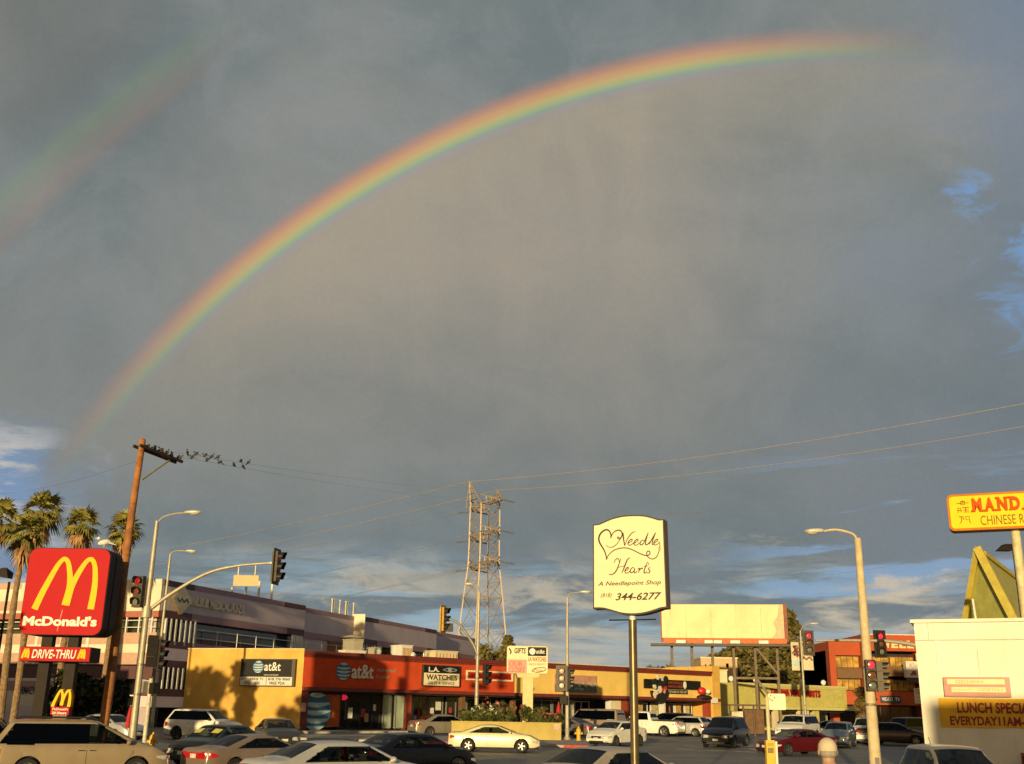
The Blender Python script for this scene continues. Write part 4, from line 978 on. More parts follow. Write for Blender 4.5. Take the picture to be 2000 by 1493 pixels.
# ---- orange office building
def orange_office():
    A = P(1621, 1300, 141); B = P(1850, 1300, 141); W = Wall(A, B); L = W.L; zb = g(0, 120)
    OR2 = M('burnt_orange_panel', (.40, .068, .018), .75, var=.07, scale=.7, streak=.1); BRN = M('brown_spandrel', (.16, .085, .04), .8, var=.1); GOLD = M('gold_curtained_glass', (.42, .25, .055), .18, var=.5, scale=1.2)
    t = thing('office_building', 'burnt orange three storey office building with brown balconies and gold glass', 'building', (A.x, A.y, zb))
    zz = lambda py, px=1640: W.hit(px, py)[1]
    aa = lambda px: W.hit(px, 1300)[0]
    b = MB(); W.slab(b, 0, aa(1684), zz(1280), zz(1253), -14, 0); b.build('upper_wall', OR2, t)
    b = MB(); W.slab(b, 0, aa(1633), zb, zz(1280) - .004, -14, 0); b.build('side_pier', OR2, t)
    b = MB(); W.slab(b, aa(1682), aa(1850), zz(1271), zz(1240), -14, .9); b.build('sign_wall', OR2, t)
    b = MB(); W.slab(b, aa(1682), aa(1692), zb, zz(1271) - .004, -14, .9); b.build('pier', OR2, t)
    b = MB(); W.slab(b, aa(1790), aa(1850), zb, zz(1271) - .004, -14, .8); b.build('pier', OR2, t)
    b = MB(); W.slab(b, 0, L, zb, zz(1270), -14, -1.6); b.build('core', INSHADE, t)
    b = MB(); W.slab(b, aa(1633), aa(1681.5), zz(1325), zz(1305), -1.5, .25); b.build('balcony', BRN, t)
    b = MB(); W.slab(b, aa(1692.5), aa(1789), zz(1320), zz(1300), -1.5, .95); b.build('balcony', BRN, t)
    for x0, x1, n in ((1634, 1681, 4), (1693, 1740, 3), (1741, 1788, 4)):
        window(t, W, aa(x0), aa(x1), zz(1304), zz(1281), -.6, BRN, GOLD, nx=n); window(t, W, aa(x0), aa(x1), zz(1348), zz(1326), -.6, BRN, GOLD, nx=n)
    b = MB(); W.slab(b, aa(1633), aa(1684), zz(1376), zz(1349), -1.5, .05); W.slab(b, aa(1692.5), aa(1789), zz(1376), zz(1349), -1.5, .5); b.build('lower_wall', OR2, t)
    window(t, W, aa(1700), aa(1780), zb + .3, zz(1378), -1.5, BRN, DARKG, nx=4)
    b = MB(); W.slab(b, aa(1682), aa(1850), zz(1240), zz(1238.6), -.3, 1.0); b.build('parapet_cap', WHITEP, t)
    s = MB(); mf = lambda a, z_, tt: W.pt(a, z_, tt); GL_ = M('cream_sign_letters', (.72, .58, .28), .5, var=.08)
    for tt in (.96, 1.04, 1.12): slab_text(s, 'WELLS', mf, aa(1722), aa(1799), zz(1265.5), zz(1250.5), tt)
    tag(s.build('wall_sign', GL_, None, loc=W.pt(aa(1760), zz(1258), 1)), 'cream slab serif letters across the top of the orange office building', 'sign')
    # billboard like shop sign half hidden by the white building
    q = thing('projecting_sign', 'white sign box with dark red lettering beside the white building corner', 'sign', W.pt(aa(1780), zz(1325), 3))
    b = MB(); W.slab(b, aa(1752), aa(1815), zz(1323), zz(1292), 2.2, 3.2); b.build('face', M('white_sign_face', (.62, .60, .55), .6, var=.1), q)
    b = MB(); W.slab(b, aa(1755), aa(1815), zz(1333), zz(1323) - .01, 2.2, 3.0); b.build('base', M('dark_sign_base', (.05, .045, .04), .6), q)
    b = MB(); b.text('& SPA', mf, aa(1759), aa(1806), zz(1319), zz(1310), 3.22, bold=.04, shear=.2); b.text('W', mf, aa(1786), aa(1806), zz(1306), zz(1296), 3.22, bold=.04); b.build('lettering', M('dark_red_letters', (.2, .015, .02), .5), q)
    b = MB(); b.text('Kids', mf, aa(1757), aa(1780), zz(1304), zz(1296), 3.22, bold=.01, shear=.3); b.build('lettering', M('faded_red_letters', (.5, .22, .16), .5), q)
    w = thing('wall_sign', 'narrow white notice panel low on the orange office building', 'sign', W.pt(aa(1785), zz(1360), .6))
    b = MB(); W.slab(b, aa(1777), aa(1797), zz(1372), zz(1342), .52, .62); b.build('panel', M('white_sign_face', (.62, .60, .55)), w)
    b = MB()
    for i, py in enumerate((1347, 1352, 1360, 1367)): b.text(('OPEN', 'OFFICE', 'SUITES', 'LEASE')[i], mf, aa(1781), aa(1793), zz(py + 1.5), zz(py - 1.5), .64)
    b.build('lettering', BRN, w)
    w = thing('wall_sign', 'navy and white banner sign low on the orange office front', 'sign', W.pt(aa(1730), zz(1365), .6))
    b = MB(); W.slab(b, aa(1711), aa(1750), zz(1372), zz(1358), .56, .70); b.build('panel', M('navy_sign_face', (.02, .03, .06), .5), w)
    b = MB(); b.text('VIDEO  TV', mf, aa(1713), aa(1748), zz(1368), zz(1361), .72, bold=.03); b.build('lettering', WHITEP, w)
    w = thing('wall_sign', 'small blue and white sign near the top of the orange office building', 'sign', W.pt(aa(1788), zz(1282), .9))
    b = MB(); W.slab(b, aa(1784), aa(1793), zz(1289), zz(1275), 1.0, 1.12); b.build('panel', M('pale_blue_sign', (.40, .55, .58), .5), w)
    b = MB(); W.slab(b, aa(1785.5), aa(1791), zz(1287), zz(1280), 1.12, 1.14); b.build('symbol', M('blue_sign_patch', (.10, .25, .38), .5), w)
def slab_text(mb, body, mf, a0, a1, z0, z1, t):
    "heavy lettering with slab serifs"
    n = len(body); w = (a1 - a0) / n; h = z1 - z0
    for i, ch in enumerate(body):
        x0 = a0 + w * i + w * .06; x1 = a0 + w * (i + 1) - w * .06
        mb.text(ch, mf, x0 + w * .05, x1 - w * .05, z0, z1, t, bold=.05)
        feet = {'W': ((.18, 1), (.82, 1)), 'E': ((.2, 0), (.2, 1)), 'L': ((.2, 0), (.2, 1)), 'S': (), 'M': ((.12, 0), (.88, 0)), 'A': ((.12, 0), (.88, 0)), 'N': ((.14, 0), (.12, 1), (.86, 1)), 'D': ((.14, 0), (.14, 1)), 'R': ((.15, 0), (.15, 1), (.88, 0)), 'I': ((.5, 0), (.5, 1))}.get(ch, ())
        for fx, top in feet:
            c = x0 + (x1 - x0) * fx; q = w * .17; zz0 = z1 - h * .13 if top else z0
            p = [mf(c - q, zz0, t + .002), mf(c + q, zz0, t + .002), mf(c + q, zz0 + h * .13, t + .002), mf(c - q, zz0 + h * .13, t + .002)]
            mb.add(p, [(0, 1, 2, 3)])
orange_office()

# ---- white corner building with banner, and A-frame roof behind
def white_building():
    A = P(1795, 1330, 42); B = P(2140, 1330, 39.6); W = Wall(A, B); L = W.L; zb = g(A.x, 42)
    WH = M('white_stucco', (.80, .76, .64), .85, var=.08, scale=.6, bump=.3, bscale=10, streak=.22)
    t = thing('corner_building', 'plain white stucco building cut by the right edge with a thin roof lip', 'building', (A.x, A.y, zb))
    zt = W.hit(1793, 1211)[1]; zl = W.hit(1800, 1251)[1]
    polyblock('wall', WH, t, [wp(W, 0, 0), wp(W, L, 0), wp(W, L, -11), wp(W, 1.2, -11)], zb - .3, zt - .12)
    b = MB(); W.slab(b, -.12, L, zt - .12, zt, -11, .14); b.build('roof_lip', WH, t)
    b = MB(); W.slab(b, -.02, L, zl - .015, zl + .015, -.1, .02); W.slab(b, W.hit(1812, 1230)[0], W.hit(1813, 1230)[0], zl + .016, zt - .13, -.1, .012); W.slab(b, W.hit(1911, 1300)[0], W.hit(1912, 1300)[0], W.hit(1911, 1320)[1], W.hit(1911, 1268)[1], -.1, .010); b.build('wall_line', M('grey_wall_joint', (.42, .38, .3), .8), t)
    mf = lambda a, z_, tt: W.pt(a, z_, tt)
    a = lambda px, py=1330: W.hit(px, py)[0]
    zz = lambda px, py: W.hit(px, py)[1]
    # lit box sign
    s = thing('box_sign', 'pink framed wall sign with two pale strips above the lunch banner', 'sign', W.pt(a(1905), zz(1905, 1342), .1))
    PK = M('pink_sign_frame', (.42, .17, .13), .45, var=.1); CR = M('cream_sign_strip', (.66, .56, .25), .4, var=.06)
    z0, z1 = zz(1845, 1361), zz(1845, 1323)
    b = MB(); W.slab(b, a(1843), a(1972), z0, z1, .002, .22); b.build('frame', PK, s)
    b = MB(); W.slab(b, a(1850), a(1962), zz(1850, 1337), zz(1850, 1327), .22, .24); W.slab(b, a(1857), a(1962), zz(1850, 1352), zz(1850, 1342.5), .22, .24); b.build('strip', CR, s)
    LT = M('dim_gold_letters', (.32, .26, .12), .5)
    b = MB(); b.text('SZECHWAN', mf, a(1866), a(1920), zz(1880, 1335.5), zz(1880, 1329.5), .245, bold=.012); b.text('BANQUETS', mf, a(1861), a(1903), zz(1880, 1350), zz(1880, 1345.5), .245); b.text('COCKTAILS', mf, a(1906), a(1957), zz(1900, 1350.5), zz(1900, 1344.5), .245, bold=.015); b.build('lettering', LT, s)
    # banner
    s = thing('banner', 'mustard lunch banner with dark red capitals on the white wall', 'banner', W.pt(a(1920), zz(1920, 1390), .05))
    BN = M('mustard_banner_cloth', (.78, .45, .04), .9, spec=.1, var=.08, scale=2.5)
    b = MB(); nx, nz = 40, 8; x0, x1 = a(1829), a(2110); za, zb_ = zz(1835, 1420), zz(1835, 1364); vs = []
    def wob(u, v): return .05 + .025 * math.sin(u * 9 + v * 3) * (1 - v * .4) + .015 * math.sin(u * 23)
    for j in range(nz + 1):
        for i in range(nx + 1):
            u, v = i / nx, j / nz; vs.append(mf(x0 + (x1 - x0) * u + .0, za + (zb_ - za) * v, wob(u, v)))
    b.add(vs, [(j * (nx + 1) + i, j * (nx + 1) + i + 1, (j + 1) * (nx + 1) + i + 1, (j + 1) * (nx + 1) + i) for j in range(nz) for i in range(nx)]); b.build('cloth', BN, s, smooth=True)
    RD = M('banner_red_letters', (.24, .012, .018), .6)
    mw = lambda p, q, tt: mf(p, q, wob((p - x0) / (x1 - x0), (q - za) / (zb_ - za)) + .012)
    b = MB(); b.text('LUNCH SPECIAL', mw, a(1864), a(2013), zz(1880, 1393), zz(1880, 1372), 0, bold=.035); b.text('EVERYDAY11AM-4PM', mw, a(1848), a(2026), zz(1880, 1417), zz(1880, 1399), 0, bold=.035); b.build('lettering', RD, s)
    # utility bits
    b = MB(); W.slab(b, a(1834), a(1837), zz(1835, 1320), zz(1835, 1214), .02, .05); b.build('conduit', WH, t)
    # white mast on its roof
    p = P(1906, 1207, 44); m = MB(); m.tube([p - Vector((0, 0, .3)), p + Vector((-.05, 0, .75))], .045, 6); tag(m.build('vent_pipe', WHITEP, None, loc=p), 'thin white pipe rising from the white building roof', 'pipe')
    # red boxes at the foot of the wall
    for k, (x0, x1, y1, lab) in enumerate(((1976, 1985, 1469, 'narrow red box at the foot of the white wall, left of its pair'), (1993, 2012, 1476, 'red box cut by the right edge at the foot of the white wall'))):
        q = thing('news_box', lab, 'box', W.pt(a((x0 + x1) / 2), zb, .8)); RB = M('red_box_paint', (.34, .02, .02), .4, var=.15)
        z1 = zz(1980, y1)
        b = MB(); W.slab(b, a(x0), a(x1), zb + .12, z1, .6, 1.0); b.build('housing', RB, q); b = MB(); W.slab(b, a(x0) + .03, a(x1) - .03, z1 - .4, z1 - .1, 1.0, 1.02); b.build('door_window', DARKG, q)
        b = MB(); W.slab(b, a(x0) + .04, a(x1) - .04, zb + .0, zb + .12, .65, .95); b.build('foot', BLACKTRIM, q)
white_building()
def a_frame():
    GY = M('yellow_green_rafter', (.46, .38, .06), .7, var=.12, scale=2); GP = M('olive_gable_board', (.42, .41, .10), .8, var=.12, scale=1.5); GR = M('olive_roof_sheet', (.40, .37, .09), .75, var=.12, scale=1.2)
    ap = P(1909, 1072, 76); bl = P(1886, 1207, 79); br = P(1979, 1207, 74.5); zg = g(0, 76)
    t = thing('a_frame_building', 'steep olive green A-frame roof rising behind the white building', 'building', (ap.x, ap.y + 2, zg))
    def down(p, q, z): k = (z - p.z) / (q.z - p.z); return p + (q - p) * k
    L0 = down(ap, bl, zg); R0 = down(ap, br, zg)
    ax = Vector((8.5, 11.5, -1.1))                      # ridge runs back to the right
    gi = Vector((.10, .16, 0))
    b = MB(); b.add([L0 + gi, R0 + gi, ap + gi], [(0, 1, 2)]); b.add([L0 + gi * 1.4, ap + gi * 1.4, R0 + gi * 1.4], [(0, 1, 2)]); b.build('gable', GP, t)
    b = MB(); o = Vector((0, 0, -.25))
    b.add([ap, ap + ax, R0 + ax, R0, ap + o, ap + ax + o, R0 + ax + o, R0 + o], [(0, 3, 2, 1), (4, 5, 6, 7), (0, 1, 5, 4), (2, 3, 7, 6), (1, 2, 6, 5)])
    b.add([ap, ap + ax, L0 + ax, L0, ap + o, ap + ax + o, L0 + ax + o, L0 + o], [(0, 1, 2, 3), (4, 7, 6, 5), (2, 6, 7, 3), (1, 5, 6, 2)])
    b.build('roof', GR, t)
    b = MB(); b.bar(ap + Vector((0, 0, .05)), R0, .55, .4, upv=(.6, .8, 0)); b.bar(ap + Vector((0, -.05, .05)), L0, .4, .4, upv=(.6, .8, 0)); b.build('rafter', GY, t)
    b = MB(); b.bar(ap + ax * .08 + Vector((.15, 0, -.1)), ap + ax * .98 + Vector((.15, 0, -.1)), .3, .3); b.build('ridge_board', GY, t)
a_frame()
# ---- distant buildings
def distant():
    BG = M('beige_stucco', (.56, .40, .22), .85, var=.06, scale=.5); 
    A = P(1369, 1300, 168); B = P(1440, 1300, 168); W = Wall(A, B)
    t = thing('office_block', 'small beige building with dark square windows seen between the billboard posts', 'building', (A.x, A.y, g(0, 120)))
    z1 = W.hit(1400, 1287)[1]; polyblock('wall', BG, t, [wp(W, 0, 0), wp(W, W.L, 0), wp(W, W.L, -8), wp(W, 0, -8)], .3, z1)
    b = MB(); W.slab(b, -.1, W.L + .1, z1, z1 + .25, -8, .12); b.build('parapet', CREAMW, t)
    for x0, x1, y0, y1 in ((1376, 1380, 1297, 1305), (1385, 1389, 1297, 1305), (1417, 1424, 1295, 1305)):
        window(t, W, W.hit(x0, 1300)[0], W.hit(x1, 1300)[0], W.hit(1400, y1)[1], W.hit(1400, y0)[1], .02, BG, DARKG)
    A = P(1588, 1330, 178); B = P(1650, 1330, 165); W = Wall(A, B); t = thing('warehouse', 'pale low roofed building with grey gable left of the orange office', 'building', (A.x, A.y, g(0, 120)))
    polyblock('wall', CREAMW, t, [wp(W, 0, 0), wp(W, W.L, 0), wp(W, W.L, -10), wp(W, 0, -10)], .3, W.hit(1600, 1335)[1])
    b = MB(); za, zb = W.hit(1600, 1335)[1], W.hit(1600, 1313)[1]
    b.prism([(W.hit(1594, 1330)[0], za), (W.L, za), (W.L, zb), (W.hit(1636, 1330)[0], zb)], lambda a, z_, tt: W.pt(a, z_, tt), -10, .2); b.build('roof', M('mauve_grey_roof', (.22, .18, .17), .8), t)
    # low flat cream parapets behind the yellow shops
    A = P(1060, 1310, 112); B = P(1290, 1318, 124); W = Wall(A, B); t = thing('shop_building', 'cream flat roofed building rising just behind the yellow shop front', 'building', (A.x, A.y, g(0, 120)))
    polyblock('wall', CREAMW, t, [wp(W, 0, 0), wp(W, W.L, 0), wp(W, W.L, -10), wp(W, 0, -10)], .3, W.hit(1150, 1300)[1])
    b = MB(); W.slab(b, -.1, W.L + .1, W.hit(1150, 1300)[1], W.hit(1150, 1298)[1], -10, .1); b.build('parapet_cap', CREAMW, t)
    A = P(1292, 1315, 128); B = P(1420, 1315, 128); W = Wall(A, B); t = thing('shop_building', 'low cream building under the billboard posts', 'building', (A.x, A.y, g(0, 120)))
    polyblock('wall', CREAMW, t, [wp(W, 0, 0), wp(W, W.L, 0), wp(W, W.L, -8), wp(W, 0, -8)], .3, W.hit(1350, 1309)[1])
    b = MB(); W.slab(b, -.1, W.L + .1, W.hit(1350, 1309)[1], W.hit(1350, 1307)[1], -8, .1); b.build('parapet_cap', YELLOW2, t)
distant()
# ---- buildings outside the picture that throw the long evening shadows into it
def behind_viewer():
    t = thing('shop_building', 'plain two storey building behind the viewer', 'building', (12, -22, 0))
    polyblock('wall', CREAMW, t, [(.5, -20), (46, -20), (46, -34), (.5, -34)], 0, 8.6)
    b = MB(); W = Wall((46, -19.9), (.5, -19.9))
    for i in range(8):
        for z in (1.0, 5.6): window(t, W, 2 + i * 5.4, 5.6 + i * 5.4, z, z + 2.8, .05, ALU, DARKG, nx=2)
    t = thing('restaurant_building', 'low restaurant building beyond the left edge', 'building', (-45, 67, 0))
    polyblock('wall', CREAMW, t, [(-60, 58), (-37.2, 58), (-38.5, 69), (-60, 69)], 0, 7.4)
    b = MB(); b.box(-60.3, -36.9, 57.7, 58.0, 6.6, 7.5); b.build('fascia', REDCOL, t)
behind_viewer()
# ------------------------------------------------------------------ signs
REDS = M('red_sign_face', (.43, .006, .011), .55, var=.03, scale=1, spec=.12); YEL = M('yellow_arch_plastic', (.80, .50, .02), .55, var=.04, spec=.12)
WHT = M('white_lettering', (.76, .73, .64), .6, var=.04, spec=.15); DBR = M('dark_brown_metal', (.016, .010, .007), .6, .1, var=.2, spec=.2); BLK = M('black_sign_face', (.014, .014, .013), .5, var=.2, spec=.2)
CRF = M('cream_sign_face', (.78, .70, .46), .65, var=.03, scale=.8, spec=.1); GLB = M('pale_globe_blue', (.42, .52, .55), .4, var=.1); GLD = M('deep_globe_blue', (.03, .14, .27), .4, var=.15)
def front(c, d=(1, 0)):
    "map for a flat thing facing the viewer: a to the right, z up (both absolute from c), t toward the viewer"
    d = Vector((d[0], d[1], 0)).normalized(); n = Vector((d.y, -d.x, 0)); c = Vector(c)
    return lambda a, z, t: c + d * a + n * t + Vector((0, 0, z))
def rrect(w, h, r, n=6):
    o = []
    for cx, cy, a0 in ((w / 2 - r, h / 2 - r, 0), (-w / 2 + r, h / 2 - r, 90), (-w / 2 + r, -h / 2 + r, 180), (w / 2 - r, -h / 2 + r, 270)):
        for i in range(n + 1): a = R(a0 + 90 * i / n); o.append((cx + r * math.cos(a), cy + r * math.sin(a)))
    return o
ARCH_L = [(.115, .0), (.195, .30), (.29, .60), (.375, .84), (.43, .945), (.475, .985), (.525, .945), (.565, .82), (.60, .62), (.612, .40), (.575, .085)]
ARCH_R = [(.60, .085), (.64, .42), (.70, .64), (.78, .85), (.84, .96), (.89, .985), (.935, .94), (.975, .80), (1.0, .55), (1.0, .30), (.985, .015)]
def arches(mb, mf, a0, z0, w, h, t, wd):
    for k_, A in enumerate((ARCH_L, ARCH_R)): mb.stroke([(a0 + (p - .115) / .885 * w, z0 + q * h) for p, q in A], lambda u: wd * (1.0 - .35 * math.sin(math.pi * min(1, max(0, u))) ** 1.5), mf, t + .004 * k_, 5)
def globe(mb, mf, ca, cz, r, t, n=5, rz=None):
    "striped ball emblem"
    rz = rz or r; k = 36
    mb.use(GLD); mb.prism([(ca + r * math.cos(2 * math.pi * i / k), cz + rz * math.sin(2 * math.pi * i / k)) for i in range(k)], mf, t - .06, t)
    mb.use(GLB)
    for j in range(n):
        yc = .86 - 1.72 * j / (n - 1) * .97; hw = math.sqrt(max(0, 1 - yc * yc)); hh = .125 if 0 < j < n - 1 else .15; m = 16; up, dn = [], []
        for i in range(m + 1):
            u = -1 + 2 * i / m; x = u * min(.985, hw + .08); sag = -.13 * (1 - u * u) * (1 if yc < .8 else .1); th = hh * (1 - .75 * u * u) if j else hh * (1 - .9 * u * u)
            lim = math.sqrt(max(0, 1 - min(1, x * x)));
            a, b = max(-lim, min(lim, yc + sag + th)), max(-lim, min(lim, yc + sag - th)); up.append((x, a)); dn.append((x, b))
        vs = []
        for p, q in zip(up, dn): vs += [mf(ca + p[0] * r, cz + p[1] * rz, t + .008), mf(ca + q[0] * r, cz + q[1] * rz, t + .008)]
        mb.add(vs, [(2 * i, 2 * i + 1, 2 * i + 3, 2 * i + 2) for i in range(m)])

def arch_pylon():
    D = 48.6; c = P(128, 1155, D); zb = g(c.x, D); W_ = 157 * D / 2080; H_ = 163 * D / 2080
    t = thing('pylon_sign', 'tall red square sign with yellow double arches on two dark posts', 'sign', (c.x, D, zb)); mf = front(c, (1, -.02))
    b = MB().use(DBR)
    for t0, t1 in ((-.62, -.002), (-1.5, -.72)): b.prism(rrect(W_ + .06, H_ + .06, .42), mf, t0, t1)
    b.prism(rrect(W_ - .2, H_ - .2, .4), mf, -.75, -.6); b.build('cabinet', None, t)
    b = MB(); b.prism(rrect(W_, H_, .38), mf, -.01, .04); b.build('face', REDS, t)
    b = MB(); arches(b, mf, -W_ * .345, -H_ * .215, W_ * .70, H_ * .60, .055, .30); b.build('arch_emblem', YEL, t)
    b = MB(); b.text("McDonald's", mf, -W_ * .465, W_ * .44, -H_ * .405, -H_ * .29, .055, bold=.045); b.build('lettering', WHT, t)
    b = MB(); b.stroke([(W_ * .0, -H_ * .215), (-W_ * .015, -H_ * .32), (-W_ * .03, -H_ * .46)], .03, mf, .047, 3); b.build('face_crack', M('pale_crack_line', (.6, .3, .25), .7), t)
    for px in (97, 148):
        q = P(px, 1240, D + .75); b = MB(); b.box(q.x - .24, q.x + .24, D + .55, D + .95, zb - .1, q.z + .4); b.build('post', DBR, t)
    # strip sign below
    c2 = P(108, 1278, D - .1); w, h = 134 * D / 2080, 27 * D / 2080; m2 = front(c2, (1, -.02))
    b = MB(); b.prism([(-w / 2, -h / 2), (w / 2, -h / 2), (w / 2, h / 2), (-w / 2, h / 2)], m2, -1.1, -.02); b.build('lower_cabinet', DBR, t)
    b = MB(); b.prism([(-w / 2 + .02, -h / 2 + .02), (w / 2 - .02, -h / 2 + .02), (w / 2 - .02, h / 2 - .02), (-w / 2 + .02, h / 2 - .02)], m2, -.02, .03); b.build('lower_face', REDS, t)
    b = MB(); b.text('DRIVE-THRU', m2, -w * .325, w * .30, -h * .30, h * .30, .045, bold=.02, shear=.15); b.build('lower_lettering', WHT, t)
    b = MB(); arches(b, m2, -w * .46, -h * .3, w * .085, h * .62, .045, .1); arches(b, m2, w * .335, -h * .3, w * .085, h * .62, .045, .1); b.build('lower_arch_emblem', YEL, t)
    # white gull on top is left to the bird builder
    # small directional sign with arches
    D2 = 46.6; c3 = P(119, 1380, D2); z3 = g(c3.x, D2); m3 = front((c3.x, D2, 0)); s = D2 / 2080
    q = thing('directional_sign', 'small red sign topped by yellow arches under the tall red sign', 'sign', (c3.x, D2, z3))
    zt = P(119, 1381, D2).z
    b = MB().use(YEL)
    for tt in (.02, -.12, -.24): arches(b, m3, -16 * s, zt, 31 * s, 30 * s, tt, .13)
    b.build('arch_emblem', None, q)
    b = MB(); b.prism([(-18 * s, zt - 14 * s), (16 * s, zt - 14 * s), (16 * s, zt), (-18 * s, zt)], m3, -.3, 0); b.build('panel', REDS, q)
    b = MB(); b.text("McDonald's", m3, -15 * s, 14 * s, zt - 6 * s, zt - 2 * s, .012, bold=.03); b.text('24 Hours', m3, -15 * s, 12 * s, zt - 13 * s, zt - 8.5 * s, .012, bold=.04); b.build('lettering', WHT, q)
    b = MB(); b.prism([(-14 * s, z3 - .05 ), (12 * s, z3 - .05), (12 * s, zt - 14.1 * s), (-14 * s, zt - 14.1 * s)], m3, -.25, -.05); b.build('base', M('tan_sign_base', (.25, .18, .1), .7), q)
arch_pylon()

def needle_sign():
    D = 25.0; zc = lambda py: P(1230, py, D).z; k = D / 2080; c = P(1232, 1105, D); zb = g(c.x, D)
    t = thing('pylon_sign', 'cream needlework shop sign with scalloped top and heart outline on a brown pole', 'sign', (c.x, D, zb))
    al = R(-22); dx, dy = math.cos(al), math.sin(al)
    def q(zx, zy):     # pixel of the enlarged crop -> metres from sign centre
        px, py = 1120 + zx / 5.742, 980 + zy / 5.742
        # undo the slight lean and taper of the picture so the sign is upright and level
        return (px, py)
    mf0 = front(c, (dx, dy)); W = Wall((c.x - 3 * dx, c.y - 3 * dy), (c.x + 3 * dx, c.y + 3 * dy))
    def pl(zx, zy):
        px, py = q(zx, zy); a, z = W.hit(px, py); return (a - 3.0, z - c.z)
    top = [pl(*p) for p in ((230, 268), (290, 262), (360, 232), (450, 196), (560, 172), (680, 164), (790, 168), (880, 188), (960, 212), (1005, 210))]
    bot = [pl(*p) for p in ((1042, 1180), (980, 1188), (900, 1215), (780, 1246), (660, 1256), (540, 1246), (430, 1215), (330, 1190), (232, 1190))]
    out = catmull(top, 3) + catmull(bot, 3)
    def inset(o, f):
        cx = sum(p[0] for p in o) / len(o); cy = sum(p[1] for p in o) / len(o); return [(cx + (p[0] - cx) * f, cy + (p[1] - cy) * (f + .003)) for p in o]
    b = MB(); b.prism(inset(out, 1.025), mf0, -.34, -.012); b.build('cabinet', M('brown_sign_frame', (.16, .085, .04), .55, var=.15), t)
    b = MB(); b.prism(inset(out, 1.025), mf0, -.011, .012); b.build('rim', M('black_sign_rim', (.015, .014, .012), .5), t)
    b = MB(); b.prism(inset(out, .992), mf0, .0, .02); b.build('face', CRF, t)
    INK = M('black_script_ink', (.018, .017, .016), .6)
    b = MB(); sc1 = k / 5.742 * 1.0
    def S(pts, w0, w1=None, taper=False):
        w1 = w1 or w0
        b.stroke([pl(*p) for p in pts], (lambda u: 1.3 * (w0 + (w1 - w0) * math.sin(math.pi * u)) * k / 5.742) , mf0, .027, 4)
    S([(520, 405), (505, 398), (498, 408), (512, 420), (535, 408), (550, 378), (545, 345), (520, 324), (490, 326), (462, 342), (438, 368), (424, 410)], 7, 11)
    S([(422, 412), (424, 375), (405, 332), (372, 318), (335, 333), (300, 372), (288, 425), (304, 475), (338, 530), (364, 588), (376, 655)], 9, 15)
    S([(376, 655), (388, 615), (425, 572), (475, 540), (540, 523), (600, 523), (660, 540), (720, 570), (785, 600), (838, 606), (862, 580), (850, 556), (828, 568), (826, 600), (850, 632), (890, 646), (930, 628), (952, 590), (966, 545)], 7, 9)
    S([(966, 545), (958, 532), (966, 515), (978, 530), (972, 550)], 5); S([(972, 515), (972, 480), (962, 450)], 6)
    # N e e d l e
    S([(368, 488), (400, 512), (450, 508), (500, 465), (540, 402), (562, 350)], 4, 7); S([(560, 350), (566, 420), (578, 498)], 7, 12); S([(578, 498), (605, 430), (640, 375), (672, 345), (700, 342)], 5, 8)
    for o in (0, 66): S([(616 + o, 470), (648 + o, 452), (664 + o, 432), (652 + o, 424), (630 + o, 440), (615 + o, 470), (626 + o, 490), (652 + o, 486), (680 + o, 462)], 5, 9)
    S([(800, 446), (780, 434), (758, 452), (750, 478), (765, 488), (790, 466), (820, 400), (842, 350)], 5, 9); S([(842, 350), (815, 440), (812, 480), (830, 484), (860, 455)], 6, 10)
    S([(850, 482), (880, 430), (926, 348)], 5, 10); S([(926, 348), (895, 430), (885, 478), (902, 484)], 6, 9)
    S([(902, 474), (935, 452), (950, 432), (940, 424), (918, 440), (904, 470), (914, 488), (940, 484), (964, 462)], 5, 9)
    # H e a r t ' s
    S([(456, 692), (474, 655), (500, 640), (514, 655), (518, 690)], 4, 8); S([(534, 640), (515, 700), (490, 765), (462, 805), (430, 820), (400, 818)], 5, 10)
    S([(640, 632), (612, 648), (588, 700), (565, 760), (545, 806)], 5, 11); S([(500, 742), (545, 728), (590, 722)], 5)
    S([(580, 780), (606, 768), (622, 748), (610, 740), (592, 756), (580, 786), (592, 804), (618, 798), (640, 776)], 5, 9)
    S([(690, 752), (668, 742), (646, 762), (640, 790), (656, 800), (680, 780), (694, 750)], 5, 9); S([(694, 750), (684, 790), (696, 802), (720, 780)], 5, 9)
    S([(722, 770), (740, 748), (744, 765), (730, 802)], 5, 9); S([(740, 780), (760, 752), (778, 748), (772, 762)], 5, 9)
    S([(835, 676), (808, 740), (794, 790), (806, 804), (826, 786)], 6, 10); S([(792, 730), (846, 722)], 5); S([(850, 690), (844, 708)], 7)
    S([(868, 742), (850, 746), (846, 760), (860, 776), (856, 796), (836, 802), (826, 794)], 5, 9)
    b.build('script_lettering', INK, t)
    b = MB()
    def TX(txt, x0, y0, x1, y1, bold):
        A0, A1 = pl(x0, y0), pl(x1, y1); b.text(txt, mf0, A0[0], A1[0], A0[1], A0[1] + (pl(x0, y0 - (y0 - y1))[1] - A0[1]), .027, bold=bold, shear=.3)
    TX('A Needlepoint Shop', 278, 962, 985, 900, .012); TX('(818)', 310, 1090, 432, 1030, .0); TX('344-6277', 474, 1112, 990, 1028, .02)
    b.build('lettering', INK, t)
    pp = P(1238, 1260, D); b = MB(); b.tube([(pp.x, D + .17, zb - .1), (pp.x, D + .17, zc(1210))], .095, 16); b.build('pole', M('brown_sign_pole', (.15, .115, .06), .35, .5, var=.15, scale=4), t, smooth=True)
    b = MB(); b.tube([(pp.x, D + .17, zc(1211)), (pp.x, D + .17, zc(1196))], .075, 16); b.build('pole_collar', WHITEP, t, smooth=True)
